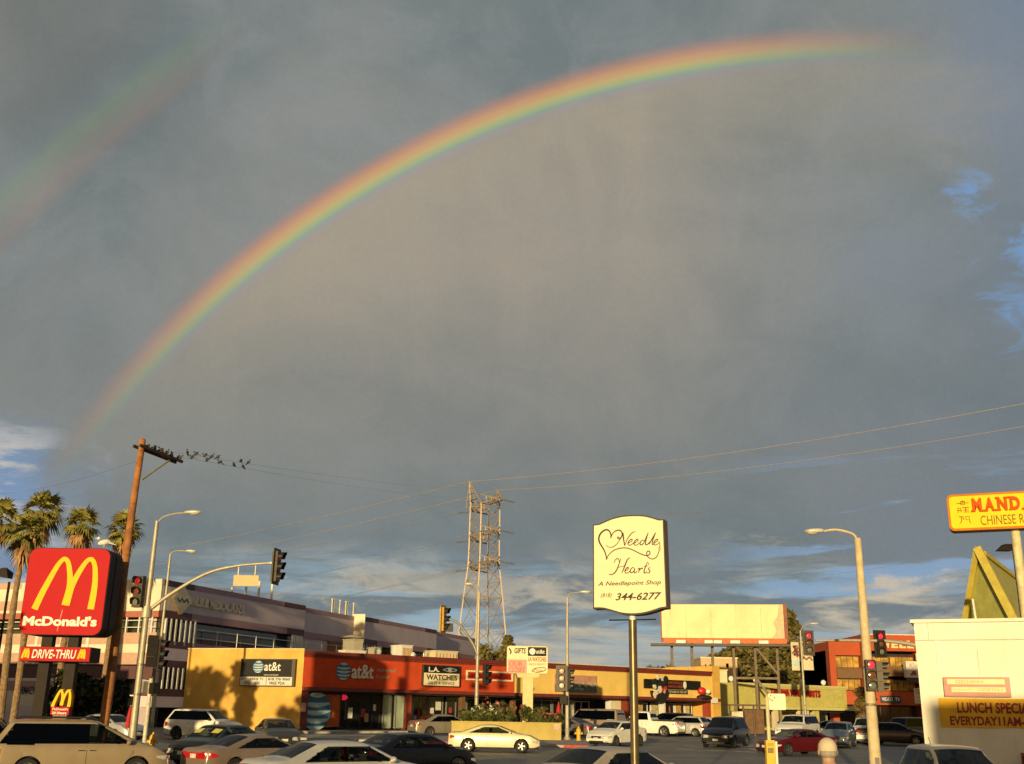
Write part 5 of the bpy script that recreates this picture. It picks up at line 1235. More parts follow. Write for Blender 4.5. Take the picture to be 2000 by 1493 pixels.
    b = MB(); z_ = zc(1210); b.bar(pp + Vector((-.55, .1, 0)) + Vector((0, 0, z_ - pp.z - .02)), pp + Vector((.55, .25, 0)) + Vector((0, 0, z_ - pp.z + .03)), .03); b.build('cross_rod', DBR, t)
needle_sign()

def mandarin_sign():
    D = 46; c = P(1935, 998, D); W = Wall((P(1851, 998, 46.6).x, 46.6), (P(2110, 998, 44.6).x, 44.6)); zl = W.hit(1853, 1042)[1]
    a0 = 0; H0 = W.hit(1850, 968)[1]; t = thing('pylon_sign', 'yellow restaurant sign with orange slab letters high on a pale pole at the right edge', 'sign', W.pt(3.2, 5.8, -.5))
    mf = lambda a, z, tt: W.pt(a, z, tt); z0, z1 = W.hit(1856, 1038)[1], W.hit(1856, 967)[1]; Lw = W.L; cx, cz = Lw / 2, (z0 + z1) / 2
    rr = [(cx + p, cz + q) for p, q in rrect(Lw, z1 - z0, .22)]
    OR = M('orange_sign_frame', (.50, .17, .02), .65, var=.08, spec=.1); YF = M('yellow_sign_face', (.80, .58, .025), .65, var=.04, spec=.1); OL = M('orange_red_letters', (.55, .085, .01), .65, spec=.1); GR = M('brown_thin_letters', (.22, .12, .03), .65, spec=.1)
    b = MB(); b.prism(rr, mf, -.75, -.02); b.build('cabinet', M('dark_red_cabinet', (.13, .025, .015), .5), t)
    b = MB(); b.prism(rr, mf, -.02, .03); b.build('frame', OR, t)
    b = MB(); b.prism([(cx + p, cz + q) for p, q in rrect(Lw - .18, z1 - z0 - .2, .16)], mf, .02, .05); b.build('face', YF, t)
    h = z1 - z0; s = MB(); a = lambda px: W.hit(px, 1000)[0]
    for tt in (.06, .10, .13): slab_text(s, 'MANDARIN', mf, a(1897), a(2100), cz - .02, cz + h * .36, tt)
    s.build('lettering', OL, t)
    s = MB(); s.text('CHINESE RESTAURANT', mf, a(1913), a(2103), cz - h * .38, cz - h * .12, .06, bold=.004); s.build('lettering', GR, t)
    s = MB(); q = a(1882)
    w = .035
    for pts in ([(-.3, .40), (.3, .40)], [(-.12, .46), (.12, .46)], [(-.1, .33), (.1, .33), (.1, .47), (-.1, .47), (-.1, .33)], [(0, .52), (0, .46)],
                [(-.28, .18), (-.28, -.02)], [(-.28, .18), (-.12, .18), (-.12, .0)], [(-.28, .08), (-.12, .08)], [(-.05, .20), (.3, .20)], [(0, .09), (.28, .09)], [(0, 0), (.3, 0)], [(.12, .18), (.12, .02)],
                [(-.15, -.18), (-.15, -.40), (-.25, -.50)], [(-.28, -.2), (-.05, -.2)], [(-.05, -.2), (-.05, -.34)], [(.08, -.2), (.08, -.34), (.2, -.34)], [(.08, -.2), (.25, -.2), (.25, -.42), (.32, -.5)]):
        s.stroke([(q + p[0] * .8, cz + p[1] * h * .62) for p in pts], w, mf, .062, 1)
    s.build('character_lettering', GR, t)
    x = P(1986, 1045, 46).x; b = MB(); b.tube([(x, 46.1, 5.8), (x, 46.1, z0 + .2)], .19, 12); b.build('pole', M('cream_pole_paint', (.62, .53, .30), .6, var=.2, scale=3), t, smooth=True)
    # dark shoebox lamp behind it
    p = P(1970, 1068, 62); q = thing('parking_lamp', 'dark shoebox lamp on a black post below the yellow restaurant sign', 'street lamp', (p.x + .3, 62, g(0, 62)))
    b = MB(); b.tube([(p.x + .3, 62, g(0, 62)), (p.x + .3, 62, p.z + .05)], .12, 8); b.build('pole', DBR, q); b = MB(); b.hexa([p + Vector(v) for v in ((-.7, -.3, -.25), (.1, -.3, -.25), (.1, .3, -.25), (-.7, .3, -.25), (-.3, -.25, .12), (.25, -.25, .12), (.25, .25, .12), (-.3, .25, .12))]); b.build('lamp_head', DBR, q)
mandarin_sign()

def wall_signs():
    W = MALL; mf = lambda a, z, t: W.pt(a, z, t); A = lambda px, py=1310: W.hit(px, py)[0]; Z = lambda px, py: W.hit(px, py)[1]
    C = P(368, 1273, 82.2); S = Wall(C, F0); sf = lambda a, z, t: S.pt(a, z, t)
    # black sign with reader board on the yellow wall
    a0, a1 = S.hit(475, 1310)[0], S.hit(578, 1310)[0]; z1, zm, z0 = S.hit(500, 1289)[1], S.hit(500, 1322)[1], S.hit(500, 1339)[1]
    t = thing('wall_sign', 'black sign with striped ball and changeable letter board on the yellow end wall', 'sign', S.pt((a0 + a1) / 2, z0, .1))
    b = MB(); S.slab(b, a0 - .06, a1 + .06, z0 - .06, z1 + .06, .002, .32); b.build('cabinet', M('bronze_sign_cabinet', (.07, .06, .05), .5, .3), t)
    b = MB(); S.slab(b, a0, a1 - .2, zm, z1, .32, .34); b.build('face', BLK, t)
    b = MB(); S.slab(b, a0, a0 + (a1 - a0) * .49, z0, zm - .02, .32, .34); S.slab(b, a0 + (a1 - a0) * .50, a1 - .1, z0, zm - .02, .32, .34); b.build('letter_board', M('white_letter_board', (.62, .60, .53), .5, var=.06), t)
    b = MB(); globe(b, sf, a0 + (a1 - a0) * .33, (z1 + zm) / 2 + .08, .42, .39); b.build('ball_emblem', None, t)
    b = MB(); x = a0 + (a1 - a0) * .44; zc = (z1 + zm) / 2 + .08; b.text('at&t', sf, x, x + (a1 - a0) * .31, zc - .27, zc + .34, .35, bold=.012); b.text('Authorized Retailer', sf, x, x + (a1 - a0) * .28, zm + .08, zm + .18, .35); b.build('lettering', WHT, t)
    b = MB(); w = a1 - a0; hz = (zm - z0) / 2
    b.text('ATT UVERSE TV', sf, a0 + .05, a0 + w * .44, z0 + hz + .04, zm - .08, .35, bold=.02); b.text('SOLD HERE', sf, a0 + w * .08, a0 + w * .38, z0 + .06, z0 + hz - .04, .35, bold=.02)
    b.text('818 776 9060', sf, a0 + w * .53, a0 + w * .94, z0 + hz + .04, zm - .08, .35, bold=.02); b.text('FREE PDA', sf, a0 + w * .56, a0 + w * .85, z0 + .06, z0 + hz - .04, .35, bold=.02); b.build('board_lettering', BLK, t)
    # big ball and letters on the orange front
    zc = Z(683, 1312); s = MB(); r = .62
    globe(s, mf, A(669.5, 1312), zc, r, .12, 5, .62)
    c = W.pt(A(669), zc, .1); tag(s.build('wall_sign', None, None, loc=c), 'blue and white striped ball emblem on the orange shop front', 'sign')
    s = MB().use(WHT)
    for tt in (.06, .11, .16): s.text('at&t', mf, A(686), A(728), zc - .48, zc + .54, tt, bold=.012)
    tag(s.build('wall_sign', None, None, loc=W.pt(A(700), zc, .1)), 'large white raised letters beside the striped ball on the orange front', 'sign')
    s = MB(); s.text('Authorized', mf, A(735), A(773), Z(750, 1313), Z(750, 1305), .06); s.text('Retailer', mf, A(735), A(761), Z(750, 1326), Z(750, 1318), .06)
    tag(s.build('wall_sign', M('faded_grey_letters', (.42, .36, .30), .6), None, loc=W.pt(A(750), Z(750, 1315), .1)), 'small two line grey lettering to the right of the large white letters', 'sign')
    # large globe decal behind the shop window
    s = MB(); a = A(620, 1395); p0 = W.pt(a, 0, 0)
    globe(s, mf, A(622, 1390), 1.95, 1.22, -.36, 5, 1.34); tag(s.build('window_graphic', None, None, loc=W.pt(a, 2, -.4)), 'huge striped ball graphic filling the shop window left of the doors', 'window graphic')
    # small red neon and notices
    s = MB(); s.prism([(A(683, 1360) + .38 * math.cos(i * .52), 2.95 + .2 * math.sin(i * .52)) for i in range(12)], mf, -.95, -.9)
    tag(s.build('neon_sign', M('red_neon', (.5, .01, .02), .4, emit=(.9, .02, .08), es=.5), None, loc=W.pt(A(683), 2.9, -.9)), 'small oval red neon sign above the phone shop door', 'sign')
    s = MB(); W.slab(s, .05, .42, 1.9, 2.5, -.04, .0); tag(s.build('notice_board', M('pale_red_notice', (.60, .36, .28), .7, var=.3, scale=8), None, loc=W.pt(.2, 2.2, 0)), 'small pale red notice on the maroon corner pier', 'notice')
    # watch shop
    a0, a1 = A(824, 1330), A(893, 1330); z0, zm, z1 = Z(850, 1339.5), Z(850, 1315), Z(850, 1301)
    t = thing('wall_sign', 'black and white watch repair sign on the orange shop front', 'sign', W.pt((a0 + a1) / 2, z0, .1))
    b = MB(); W.slab(b, a0 - .06, a1 + .06, z0 - .06, z1 + .06, .002, .26); b.build('cabinet', M('bronze_sign_cabinet', (.07, .06, .05)), t)
    b = MB(); W.slab(b, a0, a1, zm, z1, .26, .28); b.build('face', BLK, t); b = MB(); W.slab(b, a0, a1, z0, zm - .01, .26, .28); b.build('lower_face', CRF, t)
    b = MB(); w = a1 - a0; b.text('L.A.', mf, a0 + w * .12, a0 + w * .42, zm + .08, z1 - .1, .29, bold=.03); b.build('lettering', WHT, t)
    b = MB(); b.text('WATCHES', mf, a0 + w * .06, a0 + w * .93, z0 + .42, zm - .12, .29, bold=.03); b.text('SALES & SERVICE', mf, a0 + w * .12, a0 + w * .86, z0 + .09, z0 + .30, .29, bold=.01); b.build('lower_lettering', M('dark_brown_letters', (.05, .02, .015), .5), t)
    b = MB(); zc = (zm + z1) / 2; b.stroke([(a0 + w * .52, zc), (a0 + w * .72, zc + .14), (a0 + w * .92, zc), (a0 + w * .72, zc - .14), (a0 + w * .52, zc)], .06, mf, .29, 5); b.prism([(a0 + w * .72 + .2 * math.cos(i * .7), zc + .2 * math.sin(i * .7)) for i in range(9)], mf, .28, .30); b.build('watch_emblem', M('steel_blue_emblem', (.28, .30, .36), .4), t)
    # cream framed sign with red letters, partly behind the post
    a0, a1 = A(910, 1320), A(1001, 1322); z0, z1 = Z(950, 1330), Z(950, 1311); t = thing('wall_sign', 'cream framed orange sign with dense red letters at the right end of the orange front', 'sign', W.pt((a0 + a1) / 2, z0, .1))
    b = MB(); W.slab(b, a0, a1, z0, z0 + .12, .002, .12); W.slab(b, a0, a1, z1 - .12, z1, .002, .12); W.slab(b, a0, a0 + .12, z0 + .12, z1 - .12, .002, .12); W.slab(b, a1 - .12, a1, z0 + .12, z1 - .12, .002, .12); b.build('frame', CRF, t)
    b = MB().use(M('red_channel_letters', (.34, .012, .015)))
    for tt in (.05, .12, .18): b.text('ROYAL INDIA GRILL', mf, a0 + .3, a1 - .3, z0 + .2, z1 - .2, tt, bold=.025)
    b.build('lettering', None, t)
    # mural like shop sign behind the signal
    a0, a1 = A(1082, 1330), A(1163, 1335); z0, z1 = Z(1120, 1352), Z(1120, 1319); t = thing('wall_sign', 'wide painted sign of pink sky over dark teal, behind the corner traffic signal', 'sign', W.pt((a0 + a1) / 2, z0, .1)); h = z1 - z0
    b = MB(); W.slab(b, a0, a1, z0, z1, .002, .14); b.build('panel', M('salmon_sign_face', (.52, .27, .19), .6, var=.2, scale=1.5), t)
    b = MB(); n = 24; top = [(a0 + (a1 - a0) * i / n, z0 + h * (.42 + .10 * math.sin(i * 1.7) + .05 * math.sin(i * 3.1) - .06 * i / n)) for i in range(n + 1)]
    b.prism([(a0, z0), (a1, z0)] + top[::-1], mf, .14, .16); b.build('lower_picture', M('teal_dark_picture', (.13, .15, .15), .6, var=.4, scale=2), t)
    b = MB(); b.stroke([(p, q + .12) for p, q in top], .16, mf, .165, 2); b.build('leaf_band', M('pale_leaf_band', (.45, .42, .25), .6, var=.3, scale=5), t)
    b = MB(); b.text('GIFTS', mf, a0 + .4, a0 + 1.7, z1 - .5, z1 - .18, .165); b.text('HALLMARK GIFT STORE', mf, a0 + 2.2, a1 - 1.2, z0 + .15, z0 + .38, .165) if False else b.text('GIFT STORE', mf, a0 + 2.2, a1 - 1.6, z0 + .15, z0 + .36, .165); b.build('lettering', WHT, t)
    # dark restaurant sign with bowl and helmet
    a0, a1 = A(1257, 1340), A(1366, 1340); z0, z1 = Z(1300, 1346), Z(1300, 1328); t = thing('wall_sign', 'long black restaurant sign with a round bowl cut-out on the yellow front', 'sign', W.pt((a0 + a1) / 2, z0, .1))
    b = MB(); W.slab(b, a0, a1, z0, z1, .002, .16); b.build('panel', BLK, t)
    b = MB(); RDL = M('dull_red_letters', (.32, .06, .025), .5); x0 = A(1303, 1340); x1 = A(1330, 1340); b.text('NOODLE', mf, x0, x1, (z0 + z1) / 2 + .06, z1 - .14, .175, bold=.03); b.text('HOUSE', mf, x0, x1 + .1, z0 + .14, (z0 + z1) / 2 - .06, .175, bold=.03); b.build('lettering', RDL, t)
    b = MB(); W.slab(b, x0 - .2, A(1341, 1340), z0 - .42, z0 - .05, .0, .12); b.build('lower_panel', BLK, t)
    b = MB(); b.text('RESTAURANT & TAKE OUT', mf, x0, A(1339, 1340), z0 - .34, z0 - .14, .14); b.prism([(A(1335, 1340) + .22 * math.cos(i * .7), (z0 + z1) / 2 + .36 * math.sin(i * .7)) for i in range(9)], mf, .16, .19); b.build('lower_lettering', WHT, t)
    xb = A(1285, 1350); zb = z0 - .2; rb = 1.12
    b = MB(); b.prism([(xb + rb * math.cos(R(180 + 180 * i / 16)), zb + rb * .95 * math.sin(R(180 + 180 * i / 16))) for i in range(17)], mf, .05, .34); b.build('bowl', M('dark_bowl_panel', (.022, .018, .014), .6, var=.3, scale=6, spec=.2), t)
    rr = random.Random(5)
    for m_, cnt, szz in ((M('cream_cutout', (.66, .60, .44), .6), 7, .3), (M('black_cutout', (.015, .014, .014), .5), 8, .36), (M('red_cutout', (.45, .03, .02), .5), 5, .24)):
        b = MB()
        for i in range(cnt):
            x = xb + rr.uniform(-.8, .8); z = zb + rr.uniform(.0, 1.5) - abs(x - xb) * .5; n_ = 9; ph = rr.random() * 6; r1 = szz * rr.uniform(.45, .9)
            b.prism([(x + r1 * rr.uniform(.7, 1.15) * math.cos(ph + k * 2 * math.pi / n_), z + r1 * rr.uniform(.8, 1.5) * math.sin(ph + k * 2 * math.pi / n_)) for k in range(n_)], mf, .2, .36 + .01 * i)
        b.build('topping_cutout', m_, t)
    xh = A(1366, 1352); zh = Z(1366, 1353); s = thing('roof_figure', 'red and white rounded cap shape with dark base over the right end of the canopy', 'sign', W.pt(xh, zh, .4))
    c = W.pt(xh, zh, .3); b = MB(); b.ell(c + Vector((0, 0, .15)), (.44, .26, .36)); b.build('cap', M('bright_red_plastic', (.50, .02, .015), .35), s, smooth=True)
    b = MB(); c2 = W.pt(xh + .55, zh, .62); b.ell(c2 + Vector((0, 0, .1)), (.25, .15, .2)); b.build('cap_mark', WHT, s, smooth=True); b = MB(); b.ell(W.pt(xh + .2, zh - .45, .35), (.8, .3, .25)); b.build('base', BLK, s, smooth=True)
    s = MB(); W.slab(s, A(1383, 1360), A(1395, 1360), Z(1390, 1374), Z(1390, 1363), .35, .45); tag(s.build('projecting_sign', WHT, None, loc=W.pt(A(1389), Z(1390, 1368), .4)), 'small square white sign at the right end of the maroon canopy', 'sign')
wall_signs()

def mall_pylon():
    D = 75.5; c = P(1030, 1289, D); k = D / 2080; t = thing('pylon_sign', 'white shopping strip sign with grouped tenant panels on a single cream pillar', 'sign', (c.x, D, g(0, D)))
    mf = front(c, (1, .05)); w, h = 78 * k, 51 * k
    b = MB(); b.prism(rrect(w, h, .18), mf, -.5, -.01); b.build('cabinet', M('cream_brown_cabinet', (.40, .24, .15), .6), t)
    b = MB(); b.prism(rrect(w - .04, h - .04, .17), mf, -.01, .02); b.build('face', CRF, t)
    b = MB(); b.prism([(.03, h * .14), (w * .46, h * .14), (w * .46, h * .46), (.03, h * .46)], mf, .02, .03); b.build('black_panel', BLK, t)
    b = MB(); b.prism([(-w * .47, -h * .48), (-.04, -h * .48), (-.04, 0), (-w * .47, 0)], mf, .02, .03); b.build('pink_panel', M('pink_panel', (.62, .27, .22), .5), t)
    b = MB(); b.text('at&t', mf, w * .21, w * .42, h * .23, h * .37, .036, bold=.015); b.prism([(w * .12 + .22 * math.cos(i * .6), h * .30 + .22 * math.sin(i * .6)) for i in range(10)], mf, .03, .037); b.build('white_lettering', WHT, t)
    b = MB(); b.text('GIFTS', mf, -w * .32, -w * .04, h * .22, h * .42, .03, bold=.03, shear=.15); b.stroke([(-w * .45, h * .40), (-w * .40, h * .28), (-w * .42, h * .2)], .09, mf, .03); b.build('black_lettering', BLK, t)
    b = MB(); b.text('LA WATCHES', mf, .06, w * .46, -h * .06, h * .10, .03, bold=.03); b.build('red_lettering', M('dull_red_letters', (.32, .06, .025)), t)
    b = MB(); b.text('OUR', mf, -w * .44, -w * .12, -h * .24, -h * .06, .036, bold=.0); b.text('CLOSET', mf, -w * .44, -w * .06, -h * .45, -h * .28, .036); b.build('red_lettering', M('dull_red_letters', (.32, .06, .025)), t)
    b = MB(); b.text('SALES & SERVICE', mf, .1, w * .43, -h * .19, -h * .12, .03); b.stroke([(.3, -h * .40), (w * .25, -h * .45), (w * .44, -h * .36), (w * .40, -h * .27), (w * .2, -h * .3), (.3, -h * .40)], .05, mf, .03); b.text('Pizza', mf, w * .16, w * .37, -h * .42, -h * .31, .03, shear=.2); b.build('thin_lettering', M('brown_thin_letters', (.26, .15, .05)), t)
    x0, x1 = P(1021, 1350, D).x, P(1041, 1350, D).x; zb = g(0, D) - .1; PIL = M('cream_pillar', (.66, .55, .28), .8, var=.06, streak=.12)
    b = MB(); b.box(x0, x1, D + .05, D + .5, zb, c.z - h / 2 - .25); b.build('pillar', PIL, t)
    b = MB(); b.hexa([(x0 - .35, D, c.z - h / 2 - .25), (x1 + .35, D, c.z - h / 2 - .25), (x1 + .35, D + .5, c.z - h / 2 - .25), (x0 - .35, D + .5, c.z - h / 2 - .25), (x0 - .45, D, c.z - h / 2), (x1 + .45, D, c.z - h / 2), (x1 + .45, D + .5, c.z - h / 2), (x0 - .45, D + .5, c.z - h / 2)]); b.build('pillar_head', PIL, t)
mall_pylon()

def billboard():
    D = 118; W = Wall((P(1292, 1230, 119).x, 119), (P(1537, 1230, 117).x, 117)); mf = lambda a, z, t: W.pt(a, z, t); z0, z1 = W.hit(1400, 1256)[1], W.hit(1400, 1181)[1]; L = W.L
    t = thing('billboard', 'large blank cream billboard on a row of steel posts above the shop roofs', 'billboard', W.pt(L / 2, g(0, 118), 0))
    b = MB(); W.slab(b, -.1, L + .1, z0 + .1, z1 + .05, -.5, -.01); b.build('frame', M('rust_brown_frame', (.24, .08, .05), .7, var=.2), t)
    b = MB(); W.slab(b, .05, L - .3, z0 + .5, z1, -.01, .03); b.build('panel', M('blank_poster_paper', (.78, .68, .40), .7, var=.10, scale=.35, streak=.35, spec=.1), t)
    b = MB()
    for i in range(1, 5): W.slab(b, L * i / 5 - .03, L * i / 5 + .03, z0 + .52, z1 - .02, .03, .034)
    b.build('paper_seam', M('old_paste_line', (.62, .52, .30), .8, var=.3, scale=2), t)
    b = MB(); b.prism([(L - 1.6, z0 + .52), (L - .32, z0 + .52), (L - .32, z1 - .02), (L - .7, z1 - .02), (L - .9, z0 + 2.9), (L - 1.4, z0 + 2.1), (L - 1.1, z0 + 1.3)], mf, .03, .036); b.build('torn_paper', M('pinkish_old_paper', (.66, .46, .30), .8, var=.15), t)
    b = MB(); W.slab(b, .2, L - .1, z0 - .05, z0 + .45, -.02, .08); b.build('lower_trim', M('orange_trim_board', (.50, .14, .04), .7), t)
    b = MB(); W.slab(b, -1.2, L + .9, z0 - .4, z0 - .15, .1, 1.3); b.build('catwalk', M('grey_catwalk', (.10, .08, .06), .7), t)
    PM = M('weathered_post_steel', (.17, .13, .09), .7, .2, var=.2)
    zb = 5.0
    for px in (1312, 1351, 1391, 1432, 1474, 1517):
        a = W.hit(px, 1260)[0]; b = MB(); b.bar(W.pt(a, g(0, 118), -.3), W.pt(a, z0 + .1, -.3), .26, .26); b.build('post', PM, t)
    a0, a1, a2 = (W.hit(px, 1260)[0] for px in (1391, 1474, 1517)); zt = z0 - .3
    for p, q, nm in (((W.hit(1432, 1260)[0], 5.9), (a2, 5.9), 'rail'), ((a1, zt), (a2, 6.3), 'brace'), ((a1, 5.9), (W.hit(1500, 1260)[0], 4.0), 'brace'), ((a0, 6.1), (W.hit(1351, 1260)[0], 6.1), 'rail')):
        b = MB(); b.bar(W.pt(p[0], p[1], -.2), W.pt(q[0], q[1], -.2), .22, .22); b.build(nm, PM, t)
    for px in (1330, 1385, 1400, 1435, 1490):
        a = W.hit(px, 1262)[0]; b = MB(); W.slab(b, a - .5, a + .5, z0 - .12, z0 + .2, 1.0, 1.3); b.build('lamp_head', WHITEP, t)
billboard()
def bus_stop():
    D = 22; k = D / 2080
    c = P(1517, 1371, D); t = thing('bus_stop_sign', 'white bus stop plate with round symbol on a pole above a yellow base', 'sign', (P(1501, 1420, D).x, D, g(0, D))); mf = front(c)
    b = MB(); b.prism(rrect(33 * k, 29 * k, .03), mf, -.015, .015); b.build('plate', M('white_plate_paint', (.80, .76, .55), .45, var=.03), t)
    b = MB(); x, z = -9 * k, 7 * k; r = 4.6 * k
    for a0 in (100, 190, 250, 340): b.stroke([(x + r * math.cos(R(a0 + i * 8)), z + r * math.sin(R(a0 + i * 8))) for i in range(7)], .014, mf, .018, 2)
    b.build('round_symbol', BLK, t)
    xp = P(1501, 1420, D).x; z0 = P(1500, 1446, D).z
    b = MB(); b.tube([(xp, D, z0 - .1), (xp, D, c.z + .1)], .036, 8); b.build('pole', M('cream_pole_paint', (.62, .53, .30)), t)
    YB = M('yellow_post_paint', (.70, .46, .05), .55, var=.12, scale=8); b = MB(); b.box(xp - .08, xp + .09, D - .07, D + .07, g(0, D), z0); b.build('base_post', YB, t)
    b = MB(); b.box(xp + .10, xp + .14, D - .06, D + .06, g(0, D), z0 - .02); b.build('side_strip', WHT, t)
    b = MB(); b.text('RIDE', front((xp, D - .075, 0)), -.05, .06, z0 - .10, z0 - .05, 0, bold=.02); b.box(xp - .055, xp + .06, D - .076, D - .071, z0 - .24, z0 - .14); b.build('printed_label', M('olive_print', (.22, .16, .04), .6), t)
    # shelter
    D = 92; A = P(1422, 1400, D); B = P(1502, 1400, D); W = Wall(A, B); zb = g(0, D); BR = M('brown_shelter_paint', (.10, .05, .025), .5, var=.2)
    t = thing('bus_shelter', 'brown bus shelter with framed poster in front of the green shop', 'bus shelter', W.pt(W.L / 2, zb, 0)); zt = W.hit(1460, 1376)[1]
    b = MB(); W.slab(b, 0, W.L, zt - .14, zt, -1.2, .3); b.build('roof', BR, t)
    for px in (1426, 1452, 1473, 1499): a = W.hit(px, 1400)[0]; b = MB(); W.slab(b, a - .06, a + .06, zb, zt - .14, -.1, .05); b.build('post', BR, t)
    b = MB(); W.slab(b, W.hit(1455, 1400)[0], W.hit(1498, 1400)[0], zb + .2, W.hit(1480, 1386)[1], -1.1, -1.05); b.build('back_panel', M('bronze_shelter_panel', (.14, .075, .035), .3, var=.3), t)
    b = MB(); W.slab(b, W.hit(1427, 1400)[0], W.hit(1452, 1400)[0], zb + .5, W.hit(1440, 1389)[1], .06, .14); b.build('poster_case', BLK, t)
    b = MB(); W.slab(b, W.hit(1428.5, 1400)[0], W.hit(1450.5, 1400)[0], zb + .65, W.hit(1440, 1390)[1], .14, .15); b.build('poster', M('pale_poster', (.60, .48, .36), .6, var=.35, scale=2.2), t)
bus_stop()
# ------------------------------------------------------------------ poles, lamps, signals, wires
GALV = M('galvanised_pole', (.42, .38, .28), .55, .35, var=.12, scale=3); CONP = M('concrete_lamp_pole', (.56, .46, .28), .8, var=.14, scale=4, bump=.2, bscale=60, streak=.15)
LAMPH = M('lamp_head_paint', (.62, .60, .52), .45, .2); SIGB = M('dark_signal_housing', (.018, .015, .012), .6, var=.2, spec=.25); SIGBR = M('bronze_signal_housing', (.06, .045, .025), .55, var=.2); SIGY = M('yellow_signal_housing', (.46, .28, .035), .55, var=.15)
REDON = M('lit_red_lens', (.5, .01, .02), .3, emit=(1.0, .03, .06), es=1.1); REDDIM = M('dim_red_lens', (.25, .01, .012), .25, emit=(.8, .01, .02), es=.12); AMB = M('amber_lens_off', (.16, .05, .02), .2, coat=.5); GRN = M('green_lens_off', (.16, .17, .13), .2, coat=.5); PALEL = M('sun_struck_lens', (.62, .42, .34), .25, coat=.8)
WOOD = M('weathered_pole_wood', (.32, .13, .04), .85, var=.3, scale=3, bump=.5, bscale=22, streak=.55); WOODD = M('dark_crossarm_wood', (.045, .025, .018), .85, var=.3)
def cobra(name, lab, px_b, px_t, py_t, D, arm, mat=GALV, r0=.13, r1=.08, head=.62, group=None, loc=None, armr=.04):
    "street lamp: tapered pole standing at a pixel column, curved arm given as pixel points ending in the head"
    top = P(px_t, py_t, D); zb = g(top.x, D); t = thing(name, lab, 'street lamp', (top.x, D, zb), group)
    b = MB(); b.tube([(top.x, D, zb - .05), (top.x, D, zb + .3), (top.x, D, (zb + top.z) / 2), top], [r0 * 1.15, r0, (r0 + r1) / 2, r1], 14); b.build('pole', mat, t, smooth=True)
    for hz in (2.6, 3.9):
        b = MB(); b.lathe([(r0 * 1.02, hz), (r0 * 1.06, hz + .01), (r0 * 1.06, hz + .07), (r0 * 1.02, hz + .08)], (top.x, D, zb), 14); b.build('strap', M('dull_steel_strap', (.22, .20, .17), .5, .5), t)
    b = MB(); b.box(top.x - .07, top.x + .07, D - r0 - .015, D - r0 + .03, zb + .5, zb + .85); b.build('access_plate', M('dull_steel_strap', (.22, .20, .17)), t)
    b = MB(); b.lathe([(r0 * 1.9, 0), (r0 * 1.9, .05), (r0 * 1.3, .3)], (top.x, D, zb), 14); b.build('base', mat, t)
    pts = [top - Vector((0, 0, .15))] + [P(x, y, D) for x, y in arm]
    b = MB(); b.tube(catmull([tuple(p) for p in pts], 4), armr, 8); b.build('arm', mat, t, smooth=True)
    e = pts[-1]; d = (pts[-1] - pts[-2]).normalized(); d.z *= .3; d.normalize(); up = Vector((0, 0, 1)); sd = d.cross(up).normalized(); b = MB(); rot = Matrix((d, sd, up)).transposed()
    b.ell(e + d * head * .42 + up * .02, (head * .55, .17, .10), 12, 8, rot); b.build('lamp_head', LAMPH, t, smooth=True)
    b = MB(); b.ell(e + d * head * .55 - up * .05, (head * .3, .13, .08), 10, 6, rot); b.build('lens', M('lamp_glass', (.42, .42, .36), .2), t, smooth=True)
    return t, top
def signal(c, yaw=0.0, scale=1.0, lit=0, hous=SIGB, plate=False, label='', group=None, sections=3, lens=None, visor=True, parent=None):
    "traffic signal head: housing, three lenses with visors; c is its centre, yaw 0 faces the viewer, positive turns it toward the right"
    s = scale; t = thing('traffic_signal', label, 'traffic light', c, group); rot = Matrix.Rotation(yaw, 3, 'Z')
    def T(mb): mb.v = [rot @ p + Vector(c) for p in mb.v]; return mb
    h = .36 * s
    b = MB()
    for i in range(sections): z = h * ((sections - 1) / 2 - i); b.box(-.17 * s, .17 * s, -.09 * s, .12 * s, z - h * .485, z + h * .485)
    T(b).build('housing', hous, t)
    if plate: b = MB(); b.box(-.30 * s, .30 * s, .0, .03, -h * 1.78, h * 1.78); T(b).build('backplate', hous, t)
    for i in range(sections):
        z = h * ((sections - 1) / 2 - i); m = lens[i] if lens else ((REDON if lit == 0 else REDDIM), AMB, GRN)[i]
        b = MB(); n = 16; ax = Matrix.Rotation(R(90), 3, 'X'); b.lathe([(.0, .0), (.13 * s, .0), (.115 * s, .03), (.06 * s, .045), (0, .05)], n=n); b.v = [ax @ p + Vector((0, -.095 * s, z)) for p in b.v]; T(b).build('lens', m, t, smooth=True)
        if visor:
            b = MB(); vs = []
            for j in range(13):
                a = R(-35 + 250 * j / 12); l = .26 * s * (.62 + .38 * math.sin(max(0, min(math.pi, a)))) if 0 < a < math.pi else .16 * s
                for yy in (-.09 * s, -.09 * s - l): 
                    for rr in (.15 * s,): vs.append((rr * math.cos(a), yy, z + rr * math.sin(a)))
            b.add(vs, [(2 * j, 2 * j + 1, 2 * j + 3, 2 * j + 2) for j in range(12)]); T(b).build('visor', BLACKTRIM, t)
    return t

